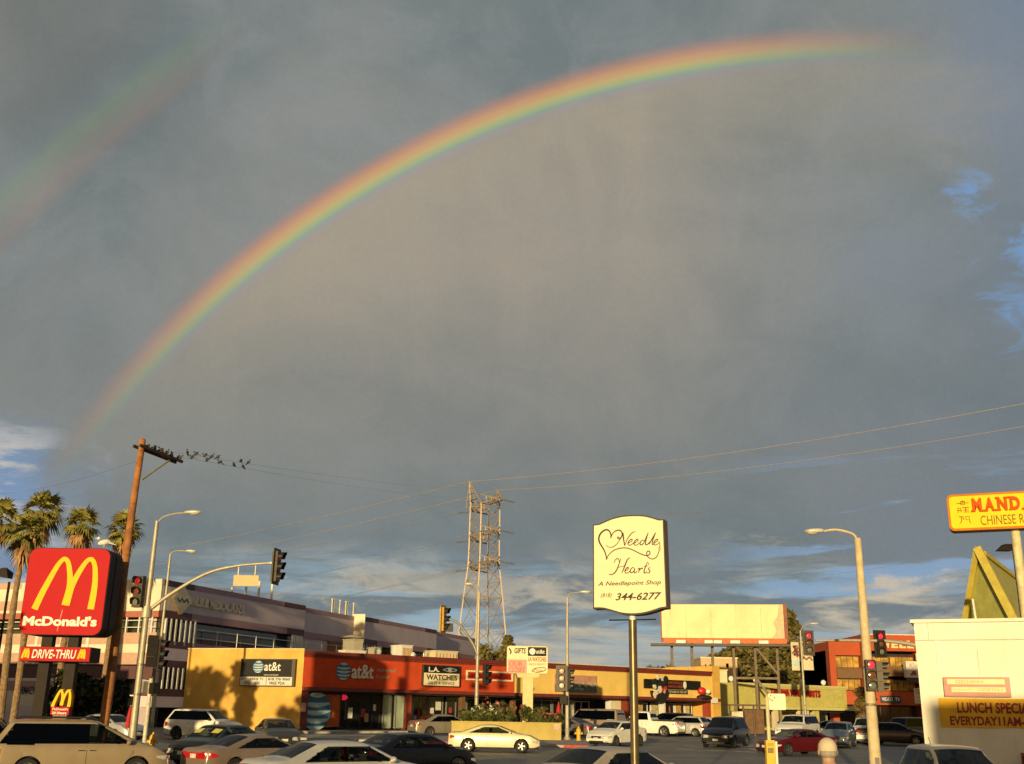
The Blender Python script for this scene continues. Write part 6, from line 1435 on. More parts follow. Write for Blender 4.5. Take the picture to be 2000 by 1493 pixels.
def left_corner():
    D = 50
    t, top = cobra('signal_pole', 'tall pale signal pole with street lamp and long curved mast arm, left corner', 265, 307, 1018, D, [(318, 1011), (340, 1004), (362, 1002)], GALV, .17, .09, .8)
    t['category'] = 'signal pole'
    x, zb = top.x, g(0, D)
    pts = [P(287, 1196, D), P(330, 1163, D), P(400, 1122, D), P(460, 1106, D), P(527, 1100, D)]; off = Vector((x, D, 0)) - Vector((pts[0].x, D, 0))
    pts[0].x = x
    b = MB(); cp = catmull([tuple(p) for p in pts], 5); n = len(cp); b.tube(cp, [.10 - .045 * i / (n - 1) for i in range(n)], 12); b.build('mast_arm', GALV, t, smooth=True)
    b = MB(); b.lathe([(.24, -.25), (.24, .25)], (x, D, pts[0].z), 14); b.build('mast_collar', GALV, t)
    # heads
    signal(P(271, 1156, D - .35), R(-14), 1.32, 0, SIGBR, False, 'traffic signal with glowing red lens on the left corner pole', lens=[REDDIM, AMB, GRN])
    signal(P(540, 1107, D), R(78), 1.3, 1, SIGBR, True, 'side facing traffic signal at the tip of the long curved mast arm')
    b = MB(); a, e = P(527, 1100, D), P(536, 1099, D); b.bar(a, e, .08); b.build('mast_clamp', GALV, t)
    signal(P(297, 1272, D), R(205), 1.3, 1, SIGB, False, 'dark back facing traffic signal low on the left corner pole')
    signal(P(312, 1278, D + .2), R(80), 1.2, 1, SIGB, False, 'dark side facing traffic signal just right of the back facing one')
    # street name plate hanging from the mast
    q = thing('street_name_sign', 'sunlit back of a street name plate hanging from the curved mast arm', 'sign', P(480, 1135, D)); w = Wall((P(456, 1135, D).x, D), (P(505, 1135, D).x, D))
    b = MB(); w.slab(b, 0, w.L, P(480, 1145, D).z, P(480, 1124, D).z, -.02, .02); b.build('plate', M('tan_sign_back', (.55, .40, .20), .6, var=.05), q)
    for px in (465, 498): p = P(px, 1124, D); b = MB(); b.bar(p, (p.x, D, P(px, 1105 if px > 480 else 1108, D).z), .04); b.build('hanger', GALV, q)
    # pedestrian heads and the short post
    D2 = 54.2; p = P(282, 1448, D2); topz = P(292, 1322, D2).z; s = thing('signal_post', 'short pale pedestrian signal post right of the left corner pole', 'signal post', (p.x, D2, g(0, D2)))
    b = MB(); b.tube([(p.x, D2, g(0, D2)), (p.x, D2, topz)], .10, 12); b.build('post', M('pale_post_paint', (.56, .52, .40), .6, var=.25, scale=6), s, smooth=True)
    b = MB(); b.lathe([(.17, -.0), (.17, .22)], (p.x, D2, g(0, D2)), 12); b.build('base', GALV, s)
    for px, py, nm in ((283, 1342, 'pale'), (302, 1345, 'dark')):
        c = P(px, py, D2); b = MB(); b.obox(c, (math.cos(1.0), math.sin(1.0)), .22, .16, .26); b.build('walk_signal', SIGB if nm == 'dark' else M('grey_signal_box', (.26, .24, .19), .5), s)
    # second lamp farther back
    cobra('street_lamp', 'thin street lamp just right of the tall corner pole, short arm to the right', 300, 333, 1082, 70, [(338, 1078), (350, 1076), (364, 1077)], GALV, .12, .07, .7)
    # dark floodlight at the left edge
    D3 = 62; p = P(16, 1130, D3); q = thing('floodlight', 'dark floodlight on a slim post at the left edge', 'floodlight', (p.x, D3, g(0, D3)))
    b = MB(); b.tube([(p.x + .1, D3, g(0, D3)), (p.x + .1, D3, p.z - .2)], .075, 8); b.build('pole', DBR, q)
    b = MB(); c = P(11, 1120, D3); b.hexa([c + Vector(v) for v in ((-.32, -.3, -.2), (.30, -.3, -.30), (.30, .3, -.30), (-.32, .3, -.2), (-.22, -.25, .26), (.12, -.25, .30), (.34, .25, .05), (-.1, .25, .28))]); b.build('lamp_head', DBR, q)
left_corner()

def right_corner():
    # pole on the low wall corner with signals and banner lamp
    t, top = cobra('street_lamp', 'slim cream street lamp with signals on the hydrant corner, arm to the right', 1104, 1108, 1168, 72, [(1112, 1161), (1122, 1158), (1134, 1157)], GALV, .14, .07, .75)
    lens = [PALEL, PALEL, M('sun_struck_white_lens', (.62, .60, .5), .25, coat=.8)]  # sun glare on the lenses is put into their pale colours
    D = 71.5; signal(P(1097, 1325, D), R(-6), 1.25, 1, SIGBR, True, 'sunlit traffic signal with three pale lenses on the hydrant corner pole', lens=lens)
    signal(P(1111, 1327, D + .2), R(80), 1.15, 1, SIGB, False, 'side facing traffic signal right of the sunlit one on the hydrant corner')
    c = P(1100, 1367, D); b = MB(); b.obox(c - Vector((.0, 0, 0)), (1, 0), .22, .15, .28); tag(b.build('walk_signal', SIGB, None, loc=c), 'black pedestrian signal box below the sunlit signal on the hydrant corner', 'walk signal')
    # centre pole with curved mast
    D = 80; t, top = cobra('signal_pole', 'signal pole in front of the lattice tower with lamp arm to the left', 932, 936, 1156, D, [(934, 1148), (929, 1143), (924, 1142)], GALV, .16, .09, .7)
    t['category'] = 'signal pole'
    pts = [P(934, 1281, D), P(926, 1262, D), P(912, 1240, D), P(896, 1219, D), P(880, 1210, D), P(871, 1209, D)]; pts[0].x = top.x
    b = MB(); cp = catmull([tuple(p) for p in pts], 4); n = len(cp); b.tube(cp, [.13 - .06 * i / (n - 1) for i in range(n)], 10); b.build('mast_arm', M('grey_green_arm', (.22, .22, .19), .5, .3), t, smooth=True)
    signal(P(866, 1210, D), R(70), 1.6, 1, SIGY, True, 'sunlit yellow backed traffic signal at the tip of the centre mast arm')
    c = P(878, 1226, D); b = MB(); b.obox(c, (1, .2), .26, .1, .30); b.bar(c + Vector((0, 0, .3)), P(878, 1210, D), .05); tag(b.build('street_name_sign', M('dark_blue_grey_panel', (.05, .055, .06), .5), None, loc=c), 'small dark plate hanging beside the yellow backed signal', 'sign')
    signal(P(949, 1318, D), R(64), 1.35, 1, SIGB, False, 'dark side facing traffic signal on the centre pole before the orange front')
    # lamp with banners near the green shop
    D = 108; t, top = cobra('street_lamp', 'street lamp with colourful banner beside the billboard, arm to the right', 1572, 1563, 1232, D, [(1567, 1226), (1574, 1221), (1583, 1219)], GALV, .14, .08, .9)
    W = Wall((P(1545, 1290, D).x, D), (P(1590, 1290, D).x, D + .3)); mf = lambda a, z, tt: W.pt(a, z, tt); a = lambda px: W.hit(px, 1290)[0]; zz = lambda py: W.hit(1565, py)[1]
    for i, (x0, x1, y0, y1, lab) in enumerate(((1546, 1561, 1310, 1255, 'narrow patterned banner on the left of the billboard lamp pole'), (1565, 1588, 1309, 1252, 'patterned cream and mauve banner on the right of the billboard lamp pole'))):
        q = thing('street_banner', lab, 'banner', W.pt(a((x0 + x1) / 2), zz((y0 + y1) / 2), .1)); b = MB(); W.slab(b, a(x0), a(x1), zz(y0), zz(y1), .0, .03); b.build('cloth', M('cream_banner_cloth', (.60, .52, .36), .8, var=.15, scale=1.5), q)
        rr = random.Random(i); b = MB()
        for k in range(7):
            x = rr.uniform(a(x0) + .15, a(x1) - .15); z = rr.uniform(zz(y0) + 1.0, zz(y1) - .2); b.stroke([(x - .3 * (x - a(x0) > .4), z), (x, z + .22), (min(a(x1) - .05, x + .3), z - .1)], .17, mf, .035, 3)
        b.build('printed_pattern', M('mauve_print', (.20, .075, .07), .7, var=.3), q)
        if i == 0: b = MB(); W.slab(b, a(x0 + 2), a(x1 - 1), zz(1302), zz(1290), .03, .05); b.build('blue_patch', M('pale_blue_sign', (.40, .55, .58)), q)
    # mast from behind the white building
    D = 60; px = P(1803, 1300, D); zb = g(0, D); t = thing('signal_pole', 'rusty brown signal pole at the white building corner with a long horizontal mast arm', 'signal pole', (px.x, D, zb))
    RB = M('rusty_brown_pole', (.36, .20, .08), .7, .1, var=.25, scale=3); b = MB(); b.tube([(px.x, D, zb), (px.x, D, P(1800, 1262, D).z + .25)], [.24, .17], 14); b.build('pole', RB, t, smooth=True)
    pts = [P(1799, 1263, D), P(1770, 1257, D), P(1730, 1252.5, D), P(1660, 1251, D), P(1592, 1251, D)]; b = MB(); cp = catmull([tuple(p) for p in pts], 5); n = len(cp); b.tube(cp, [.13 - .07 * i / (n - 1) for i in range(n)], 10); b.build('mast_arm', GALV, t, smooth=True)
    signal(P(1579, 1256, D), R(2), 1.05, 0, SIGBR, True, 'traffic signal with bright red light at the left tip of the long mast arm')
    signal(P(1719, 1258, D), R(4), 1.15, 0, SIGB, True, 'traffic signal with bright red light on the mast arm right of the lamp pole')
    # near concrete lamp pole
    D = 40; t, top = cobra('street_lamp', 'thick pale concrete street lamp at right with arm to the left and signals on it', 1705, 1675, 1052, D, [(1668, 1045), (1650, 1038), (1630, 1035), (1607, 1038)], CONP, .21, .125, .72, armr=.045)
    signal(P(1701, 1319, D - .4), R(-3), 1.0, 0, SIGBR, False, 'nearest traffic signal with red light on the concrete lamp pole')
    signal(P(1719, 1322, D - .1), R(78), 1.0, 1, SIGBR, False, 'side facing traffic signal on the right of the concrete lamp pole')
    b = MB(); p = P(1694, 1300, D); 
    for py in (1294, 1345): q = P(1712, py, D); b.bar((top.x - .12, D - .1, q.z), (top.x + .45, D - .2, q.z), .07)
    b.build('signal_bracket', SIGB, t)
right_corner()

def utility_pole():
    D = 52; top = P(278, 862, D); x = top.x; xb = P(203, 1400, D).x; zb = g(x, D); t = thing('utility_pole', 'tall rough wooden utility pole with doubled crossarm pointing right', 'utility pole', (x, D, zb))
    rr = random.Random(2); pts = []; rad = []
    for i in range(25): f = i / 24; pts.append((x + (xb - x) * (1 - f) + .03 * math.sin(f * 7), D + .02 * math.sin(f * 5), zb - .1 + (top.z - zb + .1) * f)); rad.append((.24 - .085 * f) * rr.uniform(.97, 1.03))
    b = MB(); b.tube(pts, rad, 14); b.build('shaft', WOOD, t, smooth=True)
    b = MB(); b.ell((x, D, top.z), (.17, .17, .16), 10, 6); b.build('shaft_cap', WOOD, t, smooth=True)
    A0, A1 = P(281, 876, D), P(350, 903, D + 2.4); d = (A1 - A0).normalized(); s = d.cross(Vector((0, 0, 1))).normalized()
    for k in (-1, 1): b = MB(); o = s * .21 * k; b.bar(A0 + o - d * .5, A1 + o, .10, .14); b.build('crossarm', WOODD, t)
    b = MB(); b.bar(P(276, 938, D), A0 + d * (A1 - A0).length * .72 - Vector((0, 0, .1)), .08, .08); b.build('brace', GALV, t)
    for f in (.12, .5, .95):
        p = A0 + (A1 - A0) * f + Vector((0, 0, .07)); b = MB(); b.lathe([(.03, 0), (.03, .1), (.07, .12), (.07, .2), (.03, .24)], p, 8); b.build('insulator', M('brown_insulator', (.10, .05, .03), .3), t)
    p = P(270, 898, D); b = MB(); b.lathe([(.06, -.1), (.06, .1)], p, 8); b.build('insulator', M('grey_insulator', (.3, .28, .25), .4), t)
    # service wires and birds
    WIRE = M('thin_dark_wire', (.05, .05, .05), .6); ends = []
    for f, (ex, ey) in ((.5, (930, 952)), (.95, (930, 972))):
        a = A0 + (A1 - A0) * f + Vector((0, 0, .26)); e = P(ex, ey, 260); pts = []
        for i in range(25): u = i / 24; q = a.lerp(e, u); q.z -= 3.2 * u * (1 - u); pts.append(q)
        m = MB(); m.tube(pts, .006, 5); ends.append(pts); tag(m.build('power_wire', WIRE, None, loc=a), 'thin wire with birds running right from the wooden crossarm' if f == .5 else 'lower thin wire running right from the tip of the wooden crossarm', 'wire')
    a = P(270, 900, D); e = P(-60, 965, 90); m = MB(); m.tube([a.lerp(e, i / 12) - Vector((0, 0, 2.4 * (i / 12) * (1 - i / 12))) for i in range(13)], .005, 5); tag(m.build('power_wire', WIRE, None, loc=a), 'thin wire running left from the wooden pole above the palms', 'wire')
    BIRD = M('pigeon_plumage', (.04, .036, .04), .7, var=.4, scale=9)
    b = MB(); b.ell((0, 0, .12), (.16, .075, .085), 10, 7, Matrix.Rotation(R(28), 3, 'Y') @ Matrix.Identity(3)); b.ell((.13, 0, .235), (.05, .045, .05), 8, 6); b.hexa([(-.30, -.035, -.05), (-.1, -.05, .05), (-.1, .05, .05), (-.30, .035, -.05), (-.30, -.035, -.03), (-.1, -.05, .11), (-.1, .05, .11), (-.30, .035, -.03)])
    b.hexa([(.16, -.012, .22), (.205, -.006, .222), (.205, .006, .222), (.16, .012, .22), (.16, -.012, .24), (.205, -.004, .228), (.205, .004, .228), (.16, .012, .24)]); b.tube([(.0, .03, .06), (.0, .03, -.005)], .008, 5); b.tube([(.0, -.03, .06), (.0, -.03, -.005)], .008, 5)
    proto = b.build('pigeon', BIRD, None, smooth=True); spots = []
    for f in (.12, .2, .3, .36, .46, .55, .62, .68, .8, .9): spots.append(A0 + (A1 - A0) * f + s * .21 * (1 if len(spots) % 2 else -1) + Vector((0, 0, .075)))
    for px, w in ((366, 0), (376, 1), (383, 0), (401, 0), (404, 1), (425, 0), (429, 1), (457, 1), (470, 0), (474, 1), (486, 0), (414, 0)):
        pts = ends[w]; best = None
        for p, q in zip(pts, pts[1:]):
            for i in range(60):
                v = p.lerp(q, i / 60); vc = CAM_ROT.transposed() @ (v - EYE); sx = CX + FPX * vc.x / -vc.z
                if best is None or abs(sx - px) < best[0]: best = (abs(sx - px), v)
        spots.append(best[1] + Vector((0, 0, .015)))
    for i, p in enumerate(spots):
        o = proto if i == 0 else proto.copy()
        if i: col.objects.link(o)
        o.location = p; o.rotation_euler = (0, rr.uniform(-.2, .3), rr.uniform(0, 6.28)); o.scale = (.92,) * 3
        on = i < 10; tag(o, 'dark pigeon perched on the wooden crossarm of the utility pole' if on else 'dark pigeon perched on the wires right of the wooden crossarm', 'bird', 'pigeons on the crossarm' if on else 'pigeons on the wires')
    # gull on the red sign
    c = P(203, 1068, 57.1); b = MB(); b.ell((0, 0, .16), (.24, .10, .11), 10, 7, Matrix.Rotation(R(15), 3, 'Y')); b.ell((.22, 0, .30), (.07, .06, .065), 8, 6); b.hexa([(.27, -.012, .28), (.36, -.006, .28), (.36, .006, .28), (.27, .012, .28), (.27, -.012, .305), (.36, -.004, .288), (.36, .004, .288), (.27, .012, .305)])
    b.hexa([(-.42, -.03, .08), (-.15, -.07, .12), (-.15, .07, .12), (-.42, .03, .08), (-.42, -.03, .10), (-.15, -.07, .20), (-.15, .07, .20), (-.42, .03, .10)])
    b.tube([(.0, .03, .08), (.0, .03, -.03)], .012, 5); b.tube([(.0, -.03, .08), (.0, -.03, -.03)], .012, 5)
    o = b.build('gull', M('white_gull_plumage', (.72, .70, .62), .7, var=.15), None, smooth=True); o.location = c; o.rotation_euler = (0, 0, R(200)); o.scale = (1.4,) * 3; tag(o, 'white gull perched on the top right corner of the tall red sign', 'bird')
utility_pole()

def lattice_tower():
    D = 182; k = D / 2080; ST = M('galvanised_lattice_steel', (.44, .34, .22), .6, .35, var=.15, scale=.2)
    base = P(940, 1300, D); cx, zb = base.x, g(0, 150); Z = lambda py: P(940, py, D).z
    t = thing('lattice_tower', 'tall steel lattice transmission tower with two peaks and three crossarm levels', 'transmission tower', (cx, D, zb)); rot = R(32)
    def hs(z):
        return interp([(zb, 3.9), (Z(1168), 2.4), (Z(1100), 1.9), (Z(985), 1.85)], z)
    def corner(i, z):
        h = hs(z); x, y = ((-h, -h), (h, -h), (h, h), (-h, h))[i]; c, s = math.cos(rot), math.sin(rot); return Vector((cx + x * c - y * s, D + x * s + y * c, z))
    lv = [zb, Z(1290), Z(1232), Z(1168), Z(1136), Z(1105), Z(1076), Z(1047), Z(1017), Z(988)]
    for i in range(4):
        b = MB()
        for z0, z1 in zip(lv, lv[1:]): b.bar(corner(i, z0), corner(i, z1), .19, .19)
        b.build('leg', ST, t)
    for j, (z0, z1) in enumerate(zip(lv, lv[1:])):
        b = MB()
        for i in range(4):
            a0, a1, b0, b1 = corner(i, z0), corner(i, z1), corner((i + 1) % 4, z0), corner((i + 1) % 4, z1)
            if i % 2 or z1 <= Z(1165): b.bar(a0, b1, .09); b.bar(b0, a1, .09)
            elif j % 2: b.bar(a0, b1, .08)
            else: b.bar(b0, a1, .08)
            if i % 2 or j in (3, 5, 7): b.bar(a0, b0, .10)
        b.build('cross_bracing', ST, t)
    ud = Vector((math.cos(R(70)), -math.sin(R(70)), 0)); ld = Vector((math.cos(R(12)), math.sin(R(12)), 0)); INS = M('dark_insulator_string', (.05, .045, .04), .4)
    for py in (988, 1047, 1105):
        z = Z(py)
        for sg in (-1, 1):
            b = MB(); tip = Vector((cx, D, z)) + ud * sg * 6.6; inn = [corner(i, z) for i in range(4)]; inn.sort(key=lambda p: -(p - Vector((cx, D, z))).dot(ud * sg)); up = [p + Vector((0, 0, 1.5)) for p in inn[:2]]
            for p in inn[:2] + up: b.bar(p, tip, .15)
            for f in (.3, .6):
                q = [p.lerp(tip, f) for p in inn[:2] + up]; b.bar(q[0], q[1], .1); b.bar(q[2], q[3], .1); b.bar(q[0], q[2], .1); b.bar(q[1], q[3], .1); b.bar(q[0], q[3], .1)
            b.bar(inn[0], inn[1], .18); b.build('crossarm', ST, t)
            for ls in (-1, 1):
                b = MB(); a = tip + ld * ls * .5; e = tip + ld * ls * 2.9 - Vector((0, 0, .35)); b.tube([a.lerp(e, i / 14) for i in range(15)], [.07 + .08 * (i % 2) for i in range(15)], 6); b.build('insulator', INS, t)
    peaks = []
    for sg in (-1, 1):
        z = Z(988); pk = Vector((cx, D, Z(941) if sg < 0 else Z(958))) + ud * sg * 1.2; pk.x = P(917 if sg < 0 else 972, 945, pk.y).x; pk.z = P(945, 941 if sg < 0 else 957, pk.y).z; peaks.append(pk); b = MB(); inn = [corner(i, z + .0) for i in range(4)]; inn.sort(key=lambda p: -p.x * sg); cc = [inn[0], inn[1], inn[1] + ud * sg * 2.5, inn[0] + ud * sg * 2.5]
        for p in cc: b.bar(p, pk, .13)
        for f in (.25, .5, .72):
            q = [p.lerp(pk, f) for p in cc]
            for i in range(4): b.bar(q[i], q[(i + 1) % 4], .1)
            b.bar(q[0], q[2], .1)
        b.build('peak', ST, t)
    WR = M('bright_earth_wire', (.36, .32, .27), .6, .1); WF = M('faint_conductor_wire', (.34, .33, .3), .5, .5)
    def wire(a, e, sag, r, m, lab):
        mb = MB(); n = 28; mb.tube([a.lerp(e, i / n) - Vector((0, 0, sag * 4 * (i / n) * (1 - i / n))) for i in range(n + 1)], r, 5); tag(mb.build('transmission_wire', m, None, loc=a), lab, 'wire', 'wires on the lattice tower')
    wire(peaks[0], P(2030, 783, 120), 1.2, .045, WR, 'upper bright wire running right from the left tower peak'); wire(peaks[1], P(2030, 828, 116), 1.2, .04, WR, 'second bright wire running right from the right tower peak')
    wire(peaks[0], P(250, 1084, 330), 1.0, .065, WR, 'upper bright wire running left from the tower peak behind the poles'); wire(peaks[1], P(250, 1112, 330), 1.0, .055, WR, 'second bright wire running left from the tower below the first')
    for i, py in enumerate((990, 1049, 1107)):
        w_ = ('top', 'middle', 'lowest')[i]; z = Z(py)
        for sg in (-1, 1):
            tip = Vector((cx, D, z)) + ud * sg * 6.6
            wire(tip + ld * 2.9 - Vector((0, 0, .35)), P(2030, py - 130 + i * 22 + (0 if sg < 0 else 26), 122 - sg * 4), 4, .016, WF, 'faint conductor leaving the %s tower arm to the right, %s side' % (w_, 'far' if sg < 0 else 'near'))
            wire(tip - ld * 2.9 - Vector((0, 0, .35)), P(250, py + 105 - i * 8 + (0 if sg < 0 else 14), 330), 3, .022, WF, 'faint conductor leaving the %s tower arm to the left, %s side' % (w_, 'far' if sg < 0 else 'near'))
lattice_tower()
# ------------------------------------------------------------------ plants, low wall, hydrants, person
def leafm(name, rgb, var=.45, scale=1.2, trans=.25):
    m = M(name, rgb, .6, var=var, scale=scale); b = m.node_tree.nodes['Principled BSDF']; b.inputs['Specular IOR Level'].default_value = .25
    try: b.inputs['Transmission Weight'].default_value = 0
    except Exception: pass
    return m
PALMG = leafm('fan_palm_green', (.24, .22, .055)); PALMB = leafm('dry_palm_frond', (.38, .22, .10)); TRUNK = M('palm_trunk_bark', (.25, .16, .085), .9, var=.35, scale=5, bump=.6, bscale=12)
def palm_mesh(seed, nfr=34, r=1.0):
    rr = random.Random(seed); gm, bm = MB(), MB()
    def fan(mb, base, d, size, droop, n=13):
        d = d.normalized(); side = d.cross(Vector((0, 0, 1)));
        if side.length < .1: side = Vector((1, 0, 0))
        side.normalize(); up = side.cross(d); stem = base + d * size * .62 + Vector((0, 0, -droop * .12)); mb.bar(base, stem, .035, .02)
        roll = rr.uniform(-.6, .6); side2 = side * math.cos(roll) + up * math.sin(roll)
        for i in range(n):
            a = R(-82 + 164 * i / (n - 1)) + rr.uniform(-.04, .04); l = size * (.95 - .28 * abs(i / (n - 1) - .5) * 2) * rr.uniform(.88, 1.08); q = d * math.cos(a) + side2 * math.sin(a); w = .055 * size + .02
            pn = q.cross(up).normalized() * w; m1 = stem + q * l * .55 + Vector((0, 0, -.05 * l)); e = stem + q * l + Vector((0, 0, -l * (.22 + droop * .35) - rr.uniform(0, .12)))
            mb.add([stem - pn * .3, stem + pn * .3, m1 + pn, m1 - pn, e], [(0, 1, 2, 3), (3, 2, 4)])
    for i in range(nfr):
        u = i / (nfr - 1); el = R(82 - 118 * u + rr.uniform(-10, 10)); az = i * 2.39996 + rr.uniform(-.25, .25)
        d = Vector((math.cos(az) * math.cos(el), math.sin(az) * math.cos(el), math.sin(el))); fan(gm, Vector((0, 0, rr.uniform(-.25, .1))), d, rr.uniform(.8, 1.08) * r, max(0, u - .25))
    for i in range(13):
        az = i * 2.39996; el = R(-58 + rr.uniform(-14, 12)); d = Vector((math.cos(az) * math.cos(el), math.sin(az) * math.cos(el), math.sin(el))); fan(bm, Vector((0, 0, -.3 - rr.uniform(0, .25))), d, rr.uniform(.65, .9) * r, 1.2, 9)
    return gm, bm
def palms():
    spots = [(2, 1010, 72, 12, 1.05, 'fan palm cut by the left edge'), (82, 998, 73, 70, 1.16, 'tallest fan palm, just left of the red arch sign'), (52, 1040, 66, 38, .98, 'lower fan palm crown overlapping the tallest palm at its left'), (160, 1022, 74, 138, .98, 'fan palm rising behind the top of the red arch sign'), (244, 1030, 75, 222, .98, 'fan palm half hidden by the wooden utility pole')]
    for i, (px, py, D, pb, r, lab) in enumerate(spots):
        top = P(px, py, D); s = D / 2080 * 40; bx = P(px - (1390 - py) * .122 * (1 - (px) / 1100), 1390, D).x; bx = top.x; zb = g(bx, D)
        t = thing('palm_tree', lab, 'palm tree', (bx, D, zb), 'fan palms')
        gm, bm = palm_mesh(10 + i, 34, r * 1.1); off = Vector((top.x, D, top.z))
        for mb in (gm, bm): mb.v = [v * 1.0 + off for v in mb.v]
        gm.build('crown', PALMG, t); bm.build('dry_fronds', PALMB, t)
        rr = random.Random(i); n = 40; pts = []; rad = []
        for j in range(n + 1): f = j / n; pts.append((bx + (top.x - bx) * f + .12 * math.sin(f * 4 + i), D, zb - .1 + (top.z - .1 - zb) * f)); rad.append((.23 - .07 * f) * rr.uniform(.9, 1.1) + (.06 if f > .93 else 0))
        b = MB(); b.tube(pts, rad, 10); b.build('trunk', TRUNK, t, smooth=True, edge=25)
palms()
def leafy(mb, centre, rad, n, size, rr, drop=0.0):
    for _ in range(n):
        v = Vector((rr.gauss(0, 1), rr.gauss(0, 1), rr.gauss(0, 1))).normalized() * (rr.random() ** .45); p = Vector(centre) + Vector((v.x * rad[0], v.y * rad[1], v.z * rad[2]))
        a = Vector((rr.gauss(0, 1), rr.gauss(0, 1), rr.gauss(0, .7))).normalized(); b = a.orthogonal().normalized(); b = (Matrix.Rotation(rr.random() * 6.28, 3, a) @ b) * size * rr.uniform(.5, 1.0); a = a * size * rr.uniform(.8, 1.5)
        mb.add([p - a - b * .2, p - b, p + a, p + b], [(0, 1, 2, 3)])
def tree(name, lab, px, D, ztop, w, mat, clumps, seed, trunk_r=.3, conifer=False, leaf=.34, per=90, group=None, x=None, base_f=.25, cat='tree'):
    rr = random.Random(seed); xx = XY(px, D).x if x is None else x; zb = g(xx, D); t = thing(name, lab, cat, (xx, D, zb), group); H = ztop - zb
    c = MB(); tr = MB()
    tr.tube([(xx, D, zb - .2), (xx + .1, D, zb + H * .35), (xx, D, zb + H * (.9 if conifer else .62))], [trunk_r, trunk_r * .75, trunk_r * .2], 9)
    for i in range(clumps):
        f = (i + .5) / clumps
        if conifer:
            z = zb + H * (base_f + (1 - base_f) * f); q = w * (1 - f) ** .75 * .55 * rr.uniform(.6, 1.15); an = rr.random() * 6.28; p = (xx + math.cos(an) * q, D + math.sin(an) * q, z); rd = (w * (.16 + .2 * (1 - f)), w * (.16 + .2 * (1 - f)), H * .055)
        else:
            an = rr.random() * 6.28; q = w * .5 * math.sqrt(rr.random()) * .85; z = zb + H * (base_f + (1 - base_f) * rr.uniform(.08, .9)); k = 1 - ((z - zb) / H - .6) ** 2 * 1.6; p = (xx + math.cos(an) * q * k, D + math.sin(an) * q * k, z); rd = (w * .19, w * .19, w * .15)
            if i < 9: tr.tube([(xx, D, zb + H * .3), ((xx + p[0]) / 2, (D + p[1]) / 2, zb + H * .45), p], [trunk_r * .5, trunk_r * .3, trunk_r * .08], 6)
        leafy(c, p, rd, per, leaf, rr)
    c.build('crown', mat, t); tr.build('trunk', M('brown_bark', (.10, .07, .045), .9, var=.3), t)
    return t
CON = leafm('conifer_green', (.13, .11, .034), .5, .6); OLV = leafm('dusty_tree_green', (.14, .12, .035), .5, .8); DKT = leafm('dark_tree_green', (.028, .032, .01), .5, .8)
def trees():
    zz = lambda px, py, D: P(px, py, D).z
    tree('conifer_tree', 'tallest pointed conifer just right of the billboard edge', 1552, 188, zz(1552, 1202, 188), 6.9, CON, 46, 1, .35, True, .5, 130)
    tree('conifer_tree', 'broad dark conifer filling the gap under the right half of the billboard', 1505, 184, zz(1505, 1222, 184), 13.0, CON, 60, 2, .4, True, .5, 150)
    tree('broadleaf_tree', 'round dark tree behind the billboard posts', 1458, 186, zz(1450, 1250, 186), 11, CON, 46, 3, .35, False, .5, 130)
    tree('broadleaf_tree', 'bushy brownish tree below the street banners', 1560, 160, zz(1560, 1300, 160), 7.2, OLV, 36, 4, .25, False, .36, 90, base_f=.1)
    tree('conifer_tree', 'small dark conifer just left of the white strip sign', 988, 140, zz(988, 1248, 140), 3.8, CON, 26, 5, .2, True, .32, 80)
    tree('broadleaf_tree', 'thin brown tree at the foot of the lattice tower', 962, 150, zz(962, 1255, 150), 5.5, OLV, 24, 6, .2, False, .32, 60)
    tree('broadleaf_tree', 'low rounded tree top above the cream roofs left of the billboard', 1284, 150, zz(1284, 1296, 150), 5, OLV, 24, 7, .2, False, .3, 80, base_f=.5)
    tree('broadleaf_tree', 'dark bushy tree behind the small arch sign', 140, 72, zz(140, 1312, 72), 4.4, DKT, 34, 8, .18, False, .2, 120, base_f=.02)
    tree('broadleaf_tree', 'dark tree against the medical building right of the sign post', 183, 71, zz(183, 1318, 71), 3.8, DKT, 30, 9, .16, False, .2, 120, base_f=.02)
    tree('broadleaf_tree', 'small tuft of a tree on the skyline above the orange office building', 1742, 175, zz(1742, 1232, 175), 2.2, OLV, 10, 10, .15, False, .25, 60)
    tree('broadleaf_tree', 'brownish street tree behind the concrete lamp pole', 1692, 112, zz(1692, 1340, 112), 2.0, leafm('brown_green_leaf', (.14, .09, .03)), 26, 11, .2, False, .26, 90, base_f=.1)
    # roadside trees beyond the left edge, their shadows fall on the yellow wall
    tree('street_tree', 'leafy street tree beyond the left edge', 0, 45, 8.6, 5.0, OLV, 30, 12, .3, False, .3, 60, x=-31.5)
    tree('street_tree', 'second leafy street tree beyond the left edge', 0, 50, 8.8, 3.2, OLV, 16, 13, .28, False, .26, 60, x=-27.2)
    tree('street_tree', 'third leafy street tree beyond the left edge', 0, 36, 7.6, 3.4, OLV, 14, 15, .28, False, .26, 60, x=-26.5)
trees()
